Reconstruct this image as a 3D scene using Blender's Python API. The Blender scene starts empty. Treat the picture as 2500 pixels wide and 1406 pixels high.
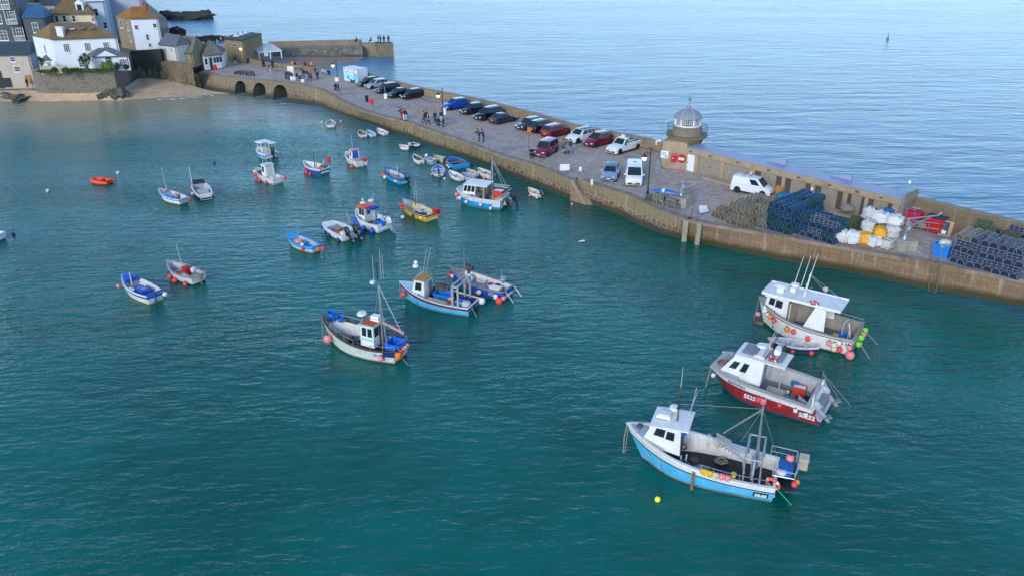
import bpy, bmesh, math, random
from mathutils import Vector, Matrix
from math import radians as R, sin, cos, pi, sqrt, atan2
random.seed(11)
scn = bpy.context.scene
COL = scn.collection
HC, TH, FP = 29.4, R(25.0), 1920.0
cam = bpy.data.cameras.new('camera'); cam.sensor_width = 36.0; cam.lens = FP/2500*36
cam.clip_start = 0.5; cam.clip_end = 20000
camo = bpy.data.objects.new('camera', cam); COL.objects.link(camo)
camo.location = (0, 0, HC); camo.rotation_euler = (R(65.0), 0, 0)
scn.camera = camo
SUN_AZ, SUN_EL = R(246), R(24)          # azimuth the light comes from, counted counter-clockwise from +X
world = bpy.data.worlds.new('World'); scn.world = world; world.use_nodes = True
wn = world.node_tree.nodes; wl = world.node_tree.links; wn.clear()
wo = wn.new('ShaderNodeOutputWorld'); wb = wn.new('ShaderNodeBackground'); sky = wn.new('ShaderNodeTexSky')
sky.sky_type = 'NISHITA'; sky.sun_disc = False; sky.sun_elevation = SUN_EL
sky.sun_rotation = pi/2 - SUN_AZ
sky.air_density = 1.0; sky.dust_density = 0.0; sky.ozone_density = 5.0
wb.inputs['Strength'].default_value = 0.15
tint = wn.new('ShaderNodeMix'); tint.data_type = 'RGBA'; tint.blend_type = 'MULTIPLY'; tint.inputs[0].default_value = 1.0; tint.inputs[7].default_value = (1.07, 1.0, .95, 1)
wl.new(sky.outputs[0], tint.inputs[6]); wl.new(tint.outputs[2], wb.inputs['Color']); wl.new(wb.outputs[0], wo.inputs['Surface'])
sl = bpy.data.lights.new('sun', 'SUN'); sl.energy = 1.2; sl.angle = R(20); sl.color = (1.0, 0.93, 0.84)
slo = bpy.data.objects.new('sun', sl); COL.objects.link(slo)
sd = Vector((cos(SUN_AZ)*cos(SUN_EL), sin(SUN_AZ)*cos(SUN_EL), sin(SUN_EL)))
slo.rotation_euler = (-sd).to_track_quat('-Z', 'Y').to_euler(); slo.location = (0, -50, 80)
scn.view_settings.view_transform = 'Standard'; scn.view_settings.look = 'None'
scn.view_settings.exposure = 1.2; scn.view_settings.gamma = 1.0; scn.view_settings.use_curve_mapping = False
def W(x, y, z=0.0):
 u = (x-1250)/FP; v = (y-703)/FP
 d = Vector((u, cos(TH)-v*sin(TH), -sin(TH)-v*cos(TH)))
 t = (z-HC)/d.z
 return Vector((d.x*t, d.y*t, z))
def zat(y, P):
 v = (y-703)/FP
 return HC - P.y*(v*cos(TH)+sin(TH))/(cos(TH)-v*sin(TH))
def interp(tab, x):
 if x <= tab[0][0]: a, b = tab[0], tab[1]
 elif x >= tab[-1][0]: a, b = tab[-2], tab[-1]
 else:
  for a, b in zip(tab, tab[1:]):
   if a[0] <= x <= b[0]: break
 return a[1] + (b[1]-a[1])*(x-a[0])/(b[0]-a[0])
ZD = 2.4                                  # height of the pier deck above the water
def lin(h):
 h = h.lstrip('#'); o = []
 for i in (0, 2, 4):
  c = int(h[i:i+2], 16)/255; o.append(c/12.92 if c <= .04045 else ((c+.055)/1.055)**2.4)
 return o
_mats = {}
def nodes_of(name):
 m = bpy.data.materials.new(name); m.use_nodes = True
 nt = m.node_tree; b = nt.nodes['Principled BSDF']; return m, nt, b
def N(nt, kind, **kw):
 n = nt.nodes.new(kind)
 for k, v in kw.items():
  if hasattr(n, k): setattr(n, k, v)
  else: n.inputs[k.replace('_', ' ')].default_value = v
 return n
def ramp(nt, src, stops):
 r = nt.nodes.new('ShaderNodeValToRGB'); e = r.color_ramp.elements
 while len(e) < len(stops): e.new(.5)
 for el, (p, c) in zip(e, stops):
  el.position = p; el.color = (*c, 1) if len(c) == 3 else c
 nt.links.new(src, r.inputs[0]); return r.outputs[0]
def mixc(nt, fac, a, b, mode='MIX'):
 n = nt.nodes.new('ShaderNodeMix'); n.data_type = 'RGBA'; n.blend_type = mode
 for s, v in ((n.inputs[0], fac), (n.inputs[6], a), (n.inputs[7], b)):
  if hasattr(v, 'is_linked'): nt.links.new(v, s)
  elif isinstance(v, (int, float)): s.default_value = v
  else: s.default_value = (*v, 1) if len(v) == 3 else v
 return n.outputs[2]
def M(name, hexc, rough=.5, metal=0.0, var=.18, scale=2.5, bump=0.0, dirt=None, dirtamt=.35, coat=0.0, spec=.5, wl=False):
 """painted or plain surface with a little unevenness and, if asked, stains"""
 key = (name, hexc, rough, metal, var, scale, bump, dirt, dirtamt)
 if key in _mats: return _mats[key]
 m, nt, b = nodes_of(name); c = lin(hexc) if isinstance(hexc, str) else list(hexc)
 tc = N(nt, 'ShaderNodeTexCoord')
 n1 = N(nt, 'ShaderNodeTexNoise', Scale=scale, Detail=5.0, Roughness=.65); nt.links.new(tc.outputs['Object'], n1.inputs['Vector'])
 lo = [x*(1-var) for x in c]; hi = [min(.82, x*(1+var*.7)) for x in c]
 col = ramp(nt, n1.outputs['Fac'], [(.3, lo), (.7, hi)])
 if dirt:
  n2 = N(nt, 'ShaderNodeTexNoise', Scale=scale*2.7, Detail=8.0, Roughness=.75); ms = N(nt, 'ShaderNodeMapping'); ms.inputs['Scale'].default_value = (1, 1, .3); nt.links.new(tc.outputs['Object'], ms.inputs['Vector']); nt.links.new(ms.outputs[0], n2.inputs['Vector'])
  f = ramp(nt, n2.outputs['Fac'], [(.47, (0, 0, 0)), (.7, (min(1, dirtamt*1.3),)*3)])
  col = mixc(nt, f, col, lin(dirt))
 if wl:
  sz = N(nt, 'ShaderNodeSeparateXYZ'); nt.links.new(tc.outputs['Object'], sz.inputs[0]); ma = N(nt, 'ShaderNodeMath', operation='MULTIPLY_ADD'); nt.links.new(n1.outputs['Fac'], ma.inputs[0]); ma.inputs[1].default_value = -.3; nt.links.new(sz.outputs[2], ma.inputs[2])
  mr = N(nt, 'ShaderNodeMapRange'); nt.links.new(ma.outputs[0], mr.inputs[0]); mr.inputs[1].default_value = .1; mr.inputs[2].default_value = -.08; mr.inputs[4].default_value = .85
  col = mixc(nt, mr.outputs[0], col, lin('#3f4430'))
 nt.links.new(col, b.inputs['Base Color'])
 b.inputs['Roughness'].default_value = rough; b.inputs['Metallic'].default_value = metal
 b.inputs['Specular IOR Level'].default_value = spec
 if coat: b.inputs['Coat Weight'].default_value = coat; b.inputs['Coat Roughness'].default_value = .08
 if bump:
  bp = N(nt, 'ShaderNodeBump', Strength=bump, Distance=.03); nt.links.new(n1.outputs['Fac'], bp.inputs['Height'])
  nt.links.new(bp.outputs[0], b.inputs['Normal'])
 _mats[key] = m; return m
def emis(name, hexc, st):
 key = (name, hexc, st)
 if key in _mats: return _mats[key]
 m, nt, b = nodes_of(name)
 b.inputs['Base Color'].default_value = (*lin(hexc), 1)
 b.inputs['Emission Color'].default_value = (*lin(hexc), 1); b.inputs['Emission Strength'].default_value = st
 _mats[key] = m; return m
def masonry(name, stone, stone2, mortar, sx, sz, kind='rubble', mw=.06, algae=None, streak=None, coord='UV', patch=None, zone=None):
 m, nt, b = nodes_of(name)
 tc = N(nt, 'ShaderNodeTexCoord'); L = nt.links.new
 mp = N(nt, 'ShaderNodeMapping'); L(tc.outputs[coord], mp.inputs['Vector'])
 nw = N(nt, 'ShaderNodeTexNoise', Scale=1.1, Detail=3.0); L(tc.outputs[coord], nw.inputs['Vector'])
 wv = N(nt, 'ShaderNodeVectorMath', operation='MULTIPLY_ADD'); L(nw.outputs['Color'], wv.inputs[0])
 wv.inputs[1].default_value = (.3, .25, .3); L(mp.outputs[0], wv.inputs[2])
 sc = N(nt, 'ShaderNodeVectorMath', operation='MULTIPLY'); L(wv.outputs[0], sc.inputs[0]); sc.inputs[1].default_value = (sx, sz, sx if coord != 'UV' else 1)
 if kind == 'rubble':
  vo = N(nt, 'ShaderNodeTexVoronoi', feature='DISTANCE_TO_EDGE', Scale=1.0, Randomness=.6)
  vc = N(nt, 'ShaderNodeTexVoronoi', feature='F1', Scale=1.0, Randomness=.6)
  if coord == 'UV': vo.voronoi_dimensions = vc.voronoi_dimensions = '2D'
  L(sc.outputs[0], vo.inputs['Vector']); L(sc.outputs[0], vc.inputs['Vector'])
  edge = ramp(nt, vo.outputs['Distance'], [(mw*.5, (1, 1, 1)), (mw*1.3, (0, 0, 0))])
  sep = N(nt, 'ShaderNodeSeparateColor'); L(vc.outputs['Color'], sep.inputs[0]); rnd = sep.outputs[0]
 else:
  br = N(nt, 'ShaderNodeTexBrick', Scale=1.0, Mortar_Size=mw, Brick_Width=1.0, Row_Height=.42, Bias=0.0)
  br.inputs['Color1'].default_value = (0, 0, 0, 1); br.inputs['Color2'].default_value = (1, 1, 1, 1); br.inputs['Mortar'].default_value = (.5, .5, .5, 1)
  L(sc.outputs[0], br.inputs['Vector']); edge = br.outputs['Fac']; rnd = br.outputs['Color']
 n2 = N(nt, 'ShaderNodeTexNoise', Scale=.45, Detail=6.0, Roughness=.65); L(tc.outputs[coord], n2.inputs['Vector'])
 n3 = N(nt, 'ShaderNodeTexNoise', Scale=6.0, Detail=6.0, Roughness=.7); L(tc.outputs[coord], n3.inputs['Vector'])
 col = mixc(nt, rnd, lin(stone), lin(stone2))
 if patch: col = mixc(nt, ramp(nt, n2.outputs['Fac'], [(.42, (0,)*3), (.62, (.8,)*3)]), col, lin(patch))
 fine = ramp(nt, n3.outputs['Fac'], [(.28, (.5,)*3), (.72, (1.35,)*3)])
 col = mixc(nt, 1.0, col, fine, 'MULTIPLY')
 em = N(nt, 'ShaderNodeMath', operation='MULTIPLY'); L(edge, em.inputs[0])
 L(ramp(nt, n2.outputs['Fac'], [(.35, (.35,)*3), (.6, (1,)*3)]), em.inputs[1])
 edge2 = em.outputs[0]
 sxy = N(nt, 'ShaderNodeSeparateXYZ'); L(tc.outputs['UV'], sxy.inputs[0])
 if zone:                                # upper courses: smoother, lichen-coloured stone
  zc, zcol = zone
  zz = N(nt, 'ShaderNodeMath', operation='MULTIPLY_ADD'); L(n2.outputs['Fac'], zz.inputs[0]); zz.inputs[1].default_value = 1.6; L(sxy.outputs[1], zz.inputs[2])
  zf = ramp(nt, zz.outputs[0], [(0, (0,)*3), (1, (1,)*3)])
  mr = N(nt, 'ShaderNodeMapRange'); L(zz.outputs[0], mr.inputs[0]); mr.inputs[1].default_value = zc+.5; mr.inputs[2].default_value = zc+1.1
  col = mixc(nt, mr.outputs[0], col, mixc(nt, 1.0, lin(zcol), fine, 'MULTIPLY'))
  iv = N(nt, 'ShaderNodeMath', operation='MULTIPLY_ADD'); L(mr.outputs[0], iv.inputs[0]); iv.inputs[1].default_value = -.8; iv.inputs[2].default_value = 1
  e3 = N(nt, 'ShaderNodeMath', operation='MULTIPLY'); L(edge2, e3.inputs[0]); L(iv.outputs[0], e3.inputs[1]); edge2 = e3.outputs[0]
 col = mixc(nt, edge2, col, lin(mortar))
 if streak:
  ms = N(nt, 'ShaderNodeMapping'); ms.inputs['Scale'].default_value = (2.2, .16, 1); L(tc.outputs['UV'], ms.inputs['Vector'])
  ns = N(nt, 'ShaderNodeTexNoise', Scale=1.0, Detail=5.0, Roughness=.7); L(ms.outputs[0], ns.inputs['Vector'])
  col = mixc(nt, ramp(nt, ns.outputs['Fac'], [(.54, (0,)*3), (.7, (.55,)*3)]), col, lin(streak))
  col = mixc(nt, ramp(nt, ns.outputs['Fac'], [(.3, (.4,)*3), (.44, (0,)*3)]), col, lin('#4a4034'))
 if algae:
  za = N(nt, 'ShaderNodeMath', operation='MULTIPLY_ADD'); L(n2.outputs['Fac'], za.inputs[0]); za.inputs[1].default_value = -.9; L(sxy.outputs[1], za.inputs[2])
  ma = N(nt, 'ShaderNodeMapRange'); L(za.outputs[0], ma.inputs[0]); ma.inputs[1].default_value = .5; ma.inputs[2].default_value = .0
  col = mixc(nt, ma.outputs[0], col, mixc(nt, 1.0, lin(algae), fine, 'MULTIPLY'))
 L(col, b.inputs['Base Color']); b.inputs['Roughness'].default_value = .88
 bp = N(nt, 'ShaderNodeBump', Strength=.5, Distance=.06); L(n3.outputs['Fac'], bp.inputs['Height']); L(bp.outputs[0], b.inputs['Normal'])
 return m
class MB:
 def __init__(s): s.v = []; s.f = []; s.m = []; s.mats = []; s.uv = {}
 def mi(s, mat):
  if mat not in s.mats: s.mats.append(mat)
  return s.mats.index(mat)
 def face(s, pts, mat, uv=None):
  i = len(s.v); s.v += [tuple(p) for p in pts]; s.f.append(list(range(i, i+len(pts)))); s.m.append(s.mi(mat))
  if uv: s.uv[len(s.f)-1] = uv
  return s
 def idx(s, ids, mat, uv=None):
  s.f.append(ids); s.m.append(s.mi(mat))
  if uv: s.uv[len(s.f)-1] = uv
 def box(s, c, d, mat, rz=0.0, top=1.0, ry=0.0):
  i = len(s.v); hx, hy, hz = d[0]/2, d[1]/2, d[2]/2; ca, sa = cos(rz), sin(rz); cb, sb = cos(ry), sin(ry)
  for z in (-hz, hz):
   k = top if z > 0 else 1.0
   for x, y in ((-hx*k, -hy*k), (hx*k, -hy*k), (hx*k, hy*k), (-hx*k, hy*k)):
    x2, z2 = x*cb+z*sb, -x*sb+z*cb
    s.v.append((c[0]+x2*ca-y*sa, c[1]+x2*sa+y*ca, c[2]+z2))
  for q in ((3, 2, 1, 0), (4, 5, 6, 7), (0, 1, 5, 4), (1, 2, 6, 5), (2, 3, 7, 6), (3, 0, 4, 7)): s.idx([i+k for k in q], mat)
  return s
 def bar(s, a, b, w, h, mat):
  a = Vector(a); b = Vector(b); d = (b-a).normalized(); up = Vector((0, 0, 1)) if abs(d.z) < .95 else Vector((1, 0, 0))
  sx = d.cross(up).normalized()*w/2; sz = d.cross(sx).normalized()*h/2; i = len(s.v)
  for p in (a, b): s.v += [tuple(p+sx+sz), tuple(p-sx+sz), tuple(p-sx-sz), tuple(p+sx-sz)]
  for q in ((0, 1, 2, 3), (7, 6, 5, 4), (0, 4, 5, 1), (1, 5, 6, 2), (2, 6, 7, 3), (3, 7, 4, 0)): s.idx([i+k for k in q], mat)
  return s
 def tube(s, pts, r, mat, n=6, closed=False):
  pts = [Vector(p) for p in pts]; k = len(pts); rs = r if isinstance(r, (list, tuple)) else [r]*k; i0 = len(s.v); pu = None
  for j, p in enumerate(pts):
   a = pts[(j-1) % k] if (closed or j > 0) else p; b = pts[(j+1) % k] if (closed or j < k-1) else p
   d = (b-a).normalized() if (b-a).length > 1e-9 else Vector((0, 0, 1))
   if pu is None: pu = d.orthogonal().normalized()
   u = (pu-d*pu.dot(d)); u = u.normalized() if u.length > 1e-6 else d.orthogonal().normalized(); pu = u; w = d.cross(u)
   for q in range(n):
    t = 2*pi*q/n; s.v.append(tuple(p+(u*cos(t)+w*sin(t))*rs[j]))
  for j in range(k if closed else k-1):
   a = i0+j*n; b = i0+((j+1) % k)*n
   for q in range(n): s.idx([a+q, a+(q+1) % n, b+(q+1) % n, b+q], mat)
  if not closed:
   s.idx([i0+q for q in range(n)][::-1], mat); s.idx([i0+(k-1)*n+q for q in range(n)], mat)
  return s
 def lathe(s, prof, mat, c=(0, 0, 0), n=12, ph=0.0, matf=None):
  i0 = len(s.v)
  for r, z in prof:
   for q in range(n):
    t = 2*pi*q/n+ph; s.v.append((c[0]+r*cos(t), c[1]+r*sin(t), c[2]+z))
  for j in range(len(prof)-1):
   mm = matf(j) if matf else mat
   for q in range(n): s.idx([i0+j*n+q, i0+j*n+(q+1) % n, i0+(j+1)*n+(q+1) % n, i0+(j+1)*n+q], mm)
  if prof[0][0] > 1e-4: s.idx([i0+q for q in range(n)][::-1], mat)
  if prof[-1][0] > 1e-4: s.idx([i0+(len(prof)-1)*n+q for q in range(n)], mat)
  return s
 def ball(s, c, r, mat, n=10, m=7, sc=(1, 1, 1)):
  i0 = len(s.v)
  for j in range(m+1):
   a = pi*j/m
   for q in range(n):
    t = 2*pi*q/n; s.v.append((c[0]+r*sc[0]*sin(a)*cos(t), c[1]+r*sc[1]*sin(a)*sin(t), c[2]+r*sc[2]*cos(a)))
  for j in range(m):
   for q in range(n): s.idx([i0+j*n+q, i0+(j+1)*n+q, i0+(j+1)*n+(q+1) % n, i0+j*n+(q+1) % n], mat)
  return s
 def grid(s, rows, mat, closed=False, matf=None, uvf=None):
  i0 = len(s.v); k = len(rows[0])
  for r in rows: s.v += [tuple(p) for p in r]
  for j in range(len(rows)-1):
   for q in range(k if closed else k-1):
    a, b = i0+j*k+q, i0+j*k+(q+1) % k
    s.idx([a, b, b+k, a+k], matf(j, q) if matf else mat, uvf(j, q) if uvf else None)
  return s
 def prism(s, poly, z0, z1, mat, side=None, uvside=False):
  n = len(poly); i = len(s.v)
  z0s = z0 if isinstance(z0, (list, tuple)) else [z0]*n; z1s = z1 if isinstance(z1, (list, tuple)) else [z1]*n
  s.v += [(p[0], p[1], z0s[j]) for j, p in enumerate(poly)]; s.v += [(p[0], p[1], z1s[j]) for j, p in enumerate(poly)]
  s.idx([i+k for k in range(n)][::-1], mat); s.idx([i+n+k for k in range(n)], mat); L = 0
  for k in range(n):
   k2 = (k+1) % n; d = sqrt((poly[k][0]-poly[k2][0])**2+(poly[k][1]-poly[k2][1])**2)
   s.idx([i+k, i+k2, i+n+k2, i+n+k], side or mat, [(L, z0s[k]), (L+d, z0s[k2]), (L+d, z1s[k2]), (L, z1s[k])]); L += d
  return s
 def extr(s, prof, y0, y1, mat):       # profile in x,z pushed from y0 to y1
  n = len(prof); i = len(s.v)
  s.v += [(p[0], y0, p[1]) for p in prof]; s.v += [(p[0], y1, p[1]) for p in prof]
  s.idx([i+k for k in range(n)], mat); s.idx([i+n+k for k in range(n)][::-1], mat)
  for k in range(n): s.idx([i+k, i+n+k, i+n+(k+1) % n, i+(k+1) % n], mat)
  return s
 def panel(s, q, u0, u1, v0, v1, off, th, mat):   # slab lying on the quad q = (bottom left, bottom right, top right, top left)
  A, B, Cc, D = [Vector(p) for p in q]; n = (B-A).cross(D-A).normalized()
  P = lambda u, v: (A*(1-u)+B*u)*(1-v)+(D*(1-u)+Cc*u)*v
  c = [P(u0, v0), P(u1, v0), P(u1, v1), P(u0, v1)]; i = len(s.v)
  s.v += [tuple(p+n*off) for p in c]+[tuple(p+n*(off+th)) for p in c]
  for f in ((3, 2, 1, 0), (4, 5, 6, 7), (0, 1, 5, 4), (1, 2, 6, 5), (2, 3, 7, 6), (3, 0, 4, 7)): s.idx([i+k for k in f], mat)
  return s
 def build(s, name, parent=None, smooth=0, loc=None, rz=0.0, norm=True):
  me = bpy.data.meshes.new(name); me.from_pydata(s.v, [], s.f)
  for m in s.mats: me.materials.append(m)
  me.polygons.foreach_set('material_index', s.m)
  if s.uv:
   ul = me.uv_layers.new(name='UVMap')
   for fi, uv in s.uv.items():
    for li, c in zip(me.polygons[fi].loop_indices, uv): ul.data[li].uv = c
  if norm:
   bm = bmesh.new(); bm.from_mesh(me); bmesh.ops.recalc_face_normals(bm, faces=bm.faces); bm.to_mesh(me); bm.free()
  if smooth:
   me.polygons.foreach_set('use_smooth', [True]*len(me.polygons)); me.set_sharp_from_angle(angle=R(smooth))
  me.update()
  o = bpy.data.objects.new(name, me); COL.objects.link(o)
  if parent is not None: o.parent = parent
  if loc is not None: o.location = loc
  o.rotation_euler[2] = rz
  return o
def tag(o, label=None, cat=None, group=None, kind=None):
 if label: o['label'] = label
 if cat: o['category'] = cat
 if group: o['group'] = group
 if kind: o['kind'] = kind
 return o
def thing(name, label, cat, loc=(0, 0, 0), rz=0.0, group=None):
 o = bpy.data.objects.new(name, None); COL.objects.link(o); o.location = loc; o.rotation_euler = (0, 0, rz)
 o.empty_display_size = .3
 return tag(o, label, cat, group)
KIDS = {}
def dup(root, loc, rz=0.0, label=None, group=None, remat=None):
 ch = {}
 for o in COL.objects:
  if o.parent is not None: ch.setdefault(o.parent, []).append(o)
 def cp(o, par):
  c = o.copy(); COL.objects.link(c)
  if par is not None: c.parent = par
  for k in ch.get(o, ()): cp(k, c)
  return c
 r = cp(root, None); r.location = loc; r.rotation_euler = (0, 0, rz)
 if label: r['label'] = label
 if group: r['group'] = group
 return r
def fontmat(m): return m
def text(s, parent, loc, rot, size, mat, name='lettering', ext=.004, align='CENTER', shear=0.0, space=1.0):
 cu = bpy.data.curves.new(name, 'FONT'); cu.body = s; cu.size = size; cu.extrude = ext; cu.align_x = align; cu.align_y = 'CENTER'
 cu.shear = shear; cu.space_character = space; cu.materials.append(mat)
 o = bpy.data.objects.new(name, cu); COL.objects.link(o); o.parent = parent; o.location = loc; o.rotation_euler = rot
 TEXTS.append(o); return o
TEXTS = []
def texts_to_mesh():
 dg = bpy.context.evaluated_depsgraph_get(); dg.update()
 for o in TEXTS:
  me = bpy.data.meshes.new_from_object(o.evaluated_get(dg)); n = o.name; cu = o.data
  q = bpy.data.objects.new('lettering', me); COL.objects.link(q); q.parent = o.parent; q.location = o.location; q.rotation_euler = o.rotation_euler
  bpy.data.objects.remove(o); bpy.data.curves.remove(cu)
def text_on(s, parent, p0, p1, up, size, mat, name='lettering', off=.012, bold=.0):
 """lettering centred between p0 and p1 (reading from p0 to p1), its top towards up"""
 p0 = Vector(p0); p1 = Vector(p1); x = (p1-p0).normalized(); up = Vector(up); y = (up-x*up.dot(x)).normalized(); z = x.cross(y)
 m = Matrix((x, y, z)).transposed()
 o = text(s, parent, (p0+p1)/2+z*off, m.to_euler(), size, mat, name); o.data.offset = bold
 return o
# SETTING: water, sand, ground, pier
def water_mat():
 m, nt, b = nodes_of('water'); L = nt.links.new
 geo = N(nt, 'ShaderNodeNewGeometry'); P = geo.outputs['Position']
 sx = N(nt, 'ShaderNodeSeparateXYZ'); L(P, sx.inputs[0])
 def math(op, a, b2=None, c=None):
  n = N(nt, 'ShaderNodeMath', operation=op)
  for k, v in enumerate((a, b2, c)):
   if v is None: continue
   if hasattr(v, 'is_linked'): L(v, n.inputs[k])
   else: n.inputs[k].default_value = v
  return n.outputs[0]
 def rng(v, a, b2, lo=0, hi=1):
  n = N(nt, 'ShaderNodeMapRange', interpolation_type='SMOOTHSTEP'); L(v, n.inputs[0])
  for k, x in ((1, a), (2, b2), (3, lo), (4, hi)): n.inputs[k].default_value = x
  return n.outputs[0]
 nz = N(nt, 'ShaderNodeTexNoise', Scale=.07, Detail=5.0, Roughness=.6); L(P, nz.inputs['Vector'])
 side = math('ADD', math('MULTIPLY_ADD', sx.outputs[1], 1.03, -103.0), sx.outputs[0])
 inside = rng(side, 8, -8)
 shore = math('ADD', math('MULTIPLY_ADD', nz.outputs['Fac'], 22.0, -11.0), math('MULTIPLY_ADD', sx.outputs[0], -.10, sx.outputs[1]))
 shal = math('MULTIPLY', rng(shore, 116, 142), inside)
 shal2 = math('MULTIPLY', rng(shore, 80, 132), inside)
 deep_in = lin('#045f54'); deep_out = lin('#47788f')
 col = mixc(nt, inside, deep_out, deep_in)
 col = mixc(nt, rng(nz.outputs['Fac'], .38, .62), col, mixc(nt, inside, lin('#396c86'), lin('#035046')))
 col = mixc(nt, math('MULTIPLY', shal2, .55), col, lin('#20706c'))
 col = mixc(nt, math('MULTIPLY', shal, .9), col, lin('#8f8a70'))
 L(col, b.inputs['Base Color'])
 L(rng(inside, 0, 1, .25, .09), b.inputs['Roughness']); L(rng(inside, 0, 1, 1.28, 1.33), b.inputs['IOR'])
 def waves(rot, sx_, sy_, det, rough):
  mp = N(nt, 'ShaderNodeMapping'); mp.inputs['Rotation'].default_value = (0, 0, R(rot)); mp.inputs['Scale'].default_value = (sx_, sy_, .5)
  L(P, mp.inputs['Vector'])
  n = N(nt, 'ShaderNodeTexNoise', Scale=1.0, Detail=det, Roughness=rough); L(mp.outputs[0], n.inputs['Vector']); return n.outputs['Fac']
 w1 = waves(-24, .42, 1.15, 4.0, .58)       # chop
 w2 = waves(-10, .10, .30, 3.0, .55)        # longer waves
 w3 = waves(-38, .9, 2.6, 2.0, .5)          # ripples
 w4 = waves(-17, .012, .05, 3.0, .6)        # gust patches
 gust = rng(w4, .35, .68, .35, 1.0)
 gust = math('MULTIPLY', gust, rng(inside, 0, 1, 1.0, .8))
 h = math('ADD', math('MULTIPLY', w1, rng(inside, 0, 1, .3, .66)), math('MULTIPLY_ADD', w3, rng(inside, 0, 1, .05, .2), math('MULTIPLY', w2, rng(inside, 0, 1, .8, .55))))
 bp = N(nt, 'ShaderNodeBump', Distance=.62); L(h, bp.inputs['Height']); L(gust, bp.inputs['Strength'])
 L(bp.outputs[0], b.inputs['Normal'])
 return m
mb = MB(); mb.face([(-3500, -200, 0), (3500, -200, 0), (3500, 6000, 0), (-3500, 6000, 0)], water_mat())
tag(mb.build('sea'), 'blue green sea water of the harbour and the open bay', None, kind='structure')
HT = [(440, 150), (474.8, 164.6), (500, 175.5), (524, 184.4), (572, 191), (668, 198.8), (728, 205.4), (784.6, 219.9), (833, 247), (881, 268.9), (941.8, 286.4), (1000, 300), (1021, 309),
 (1123, 343), (1225, 381), (1300, 402), (1365, 427), (1393.8, 441)]
HB = [(440, 200), (478, 213), (524, 224), (561, 229.4), (704, 250.4), (740, 256.4), (777, 258.6), (821, 276.7), (869, 292.5), (930, 310.6), (960, 325), (1000, 337), (1041.6, 353.8),
 (1123, 381), (1211.6, 412.3), (1286.4, 444), (1351, 471), (1400, 491), (1428, 501)]
HT2 = [(1405, 435.5), (1436.5, 446.9), (1536, 478.1), (1564, 493), (1607.6, 512), (1675.6, 537.1), (1716.4, 545.3), (1900, 575.4), (2284, 644), (2500, 684), (2700, 722)]
HB2 = [(1410, 487), (1462, 506.6), (1530.4, 532.2), (1532, 536.5), (1560, 550), (1628, 575.2), (1673, 584.7), (1709.6, 594.2), (1737, 601), (1832, 621.4), (1900, 635.3), (2044, 658.4), (2274, 707.6), (2500, 748.4), (2700, 784)]
wall_left = masonry('harbour_wall_stone', '#806a50', '#524335', '#b09c7e', 1.3, 2.1, 'rubble', .075, algae='#3d3a26', streak='#b5a587', zone=(1.25, '#7f6e50'))
wall_right = masonry('quay_wall_ashlar', '#866e55', '#6a5641', '#564636', .55, 1.0, 'brick', .014, algae='#3b381c', streak='#b3a186', patch='#876a4c')
def ruled(name, T, B, xs, mat, label, ztop=None, zbot=None, rows=5):
 mb = MB(); L = 0; prev = None; rr = []; uvs = []
 for x in xs:
  t = W(x, interp(T, x), ZD)
  fx = x + (0 if x < 1250 else -(x-1250)*.012)
  b = W(fx, interp(B, fx), 0.0); b2 = b+(b-t)*.35
  if prev is not None: L += (t-prev).length
  prev = t
  rr.append([t+(b-t)*(k/(rows-1)) for k in range(rows)]+[b2]); uvs.append(L)
 zz = [ZD*(1-k/(rows-1)) for k in range(rows)]+[-.84]
 mb.grid(rr, mat, uvf=lambda j, q: [(uvs[j], zz[q]), (uvs[j], zz[q+1]), (uvs[j+1], zz[q+1]), (uvs[j+1], zz[q])])
 return mb
arch_top = [W(x, interp(HT, x), ZD) for x in (561, 704)]
xsA = [440, 474.8, 490, 510, 524, 545, 561]
mbw = ruled('w', HT, HB, xsA, wall_left, '')
xsB = [704+(1393.8-704)*k/44 for k in range(45)]
m2 = ruled('w', HT, HB, xsB, wall_left, '')
def merge(a, b):
 i0 = len(a.v); a.v += b.v
 for f, m_, k in zip(b.f, b.m, range(len(b.f))):
  a.idx([i0+q for q in f], b.mats[m_], b.uv.get(k))
merge(mbw, m2)
A0 = W(561, 229.4, 0); A1 = W(704, 250.4, 0); dA = (A1-A0); lenA = dA.length; dA.normalize()
T0 = W(561, interp(HT, 561), ZD); T1 = W(704, interp(HT, 704), ZD); backA = Vector((-dA.y, dA.x, 0))
if backA.y < 0: backA = -backA
def apt(s_, z):
 f = s_/lenA; b = A0+(A1-A0)*f; t = T0+(T1-T0)*f; p = b+(t-b)*(z/ZD); p.z = z; return p
arches = []
for l_, r_ in ((574, 601.5), (620, 650.5), (668.5, 702)):
 s0 = (l_-561)/143*lenA; s1 = (r_-561)/143*lenA; arches.append((s0, min(s1, lenA-.3)))
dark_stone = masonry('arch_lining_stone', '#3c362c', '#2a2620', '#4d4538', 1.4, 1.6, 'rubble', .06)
edges = [0]
for a in arches: edges += list(a)
edges.append(lenA)
def quadw(s0, s1, z00, z01, z10, z11):
 mbw.face([apt(s0, z00), apt(s1, z10), apt(s1, z11), apt(s0, z01)], wall_left, [(s0, z00), (s1, z10), (s1, z11), (s0, z01)])
for k in range(0, len(edges), 2): quadw(edges[k], edges[k+1], -.8, ZD, -.8, ZD)
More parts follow.
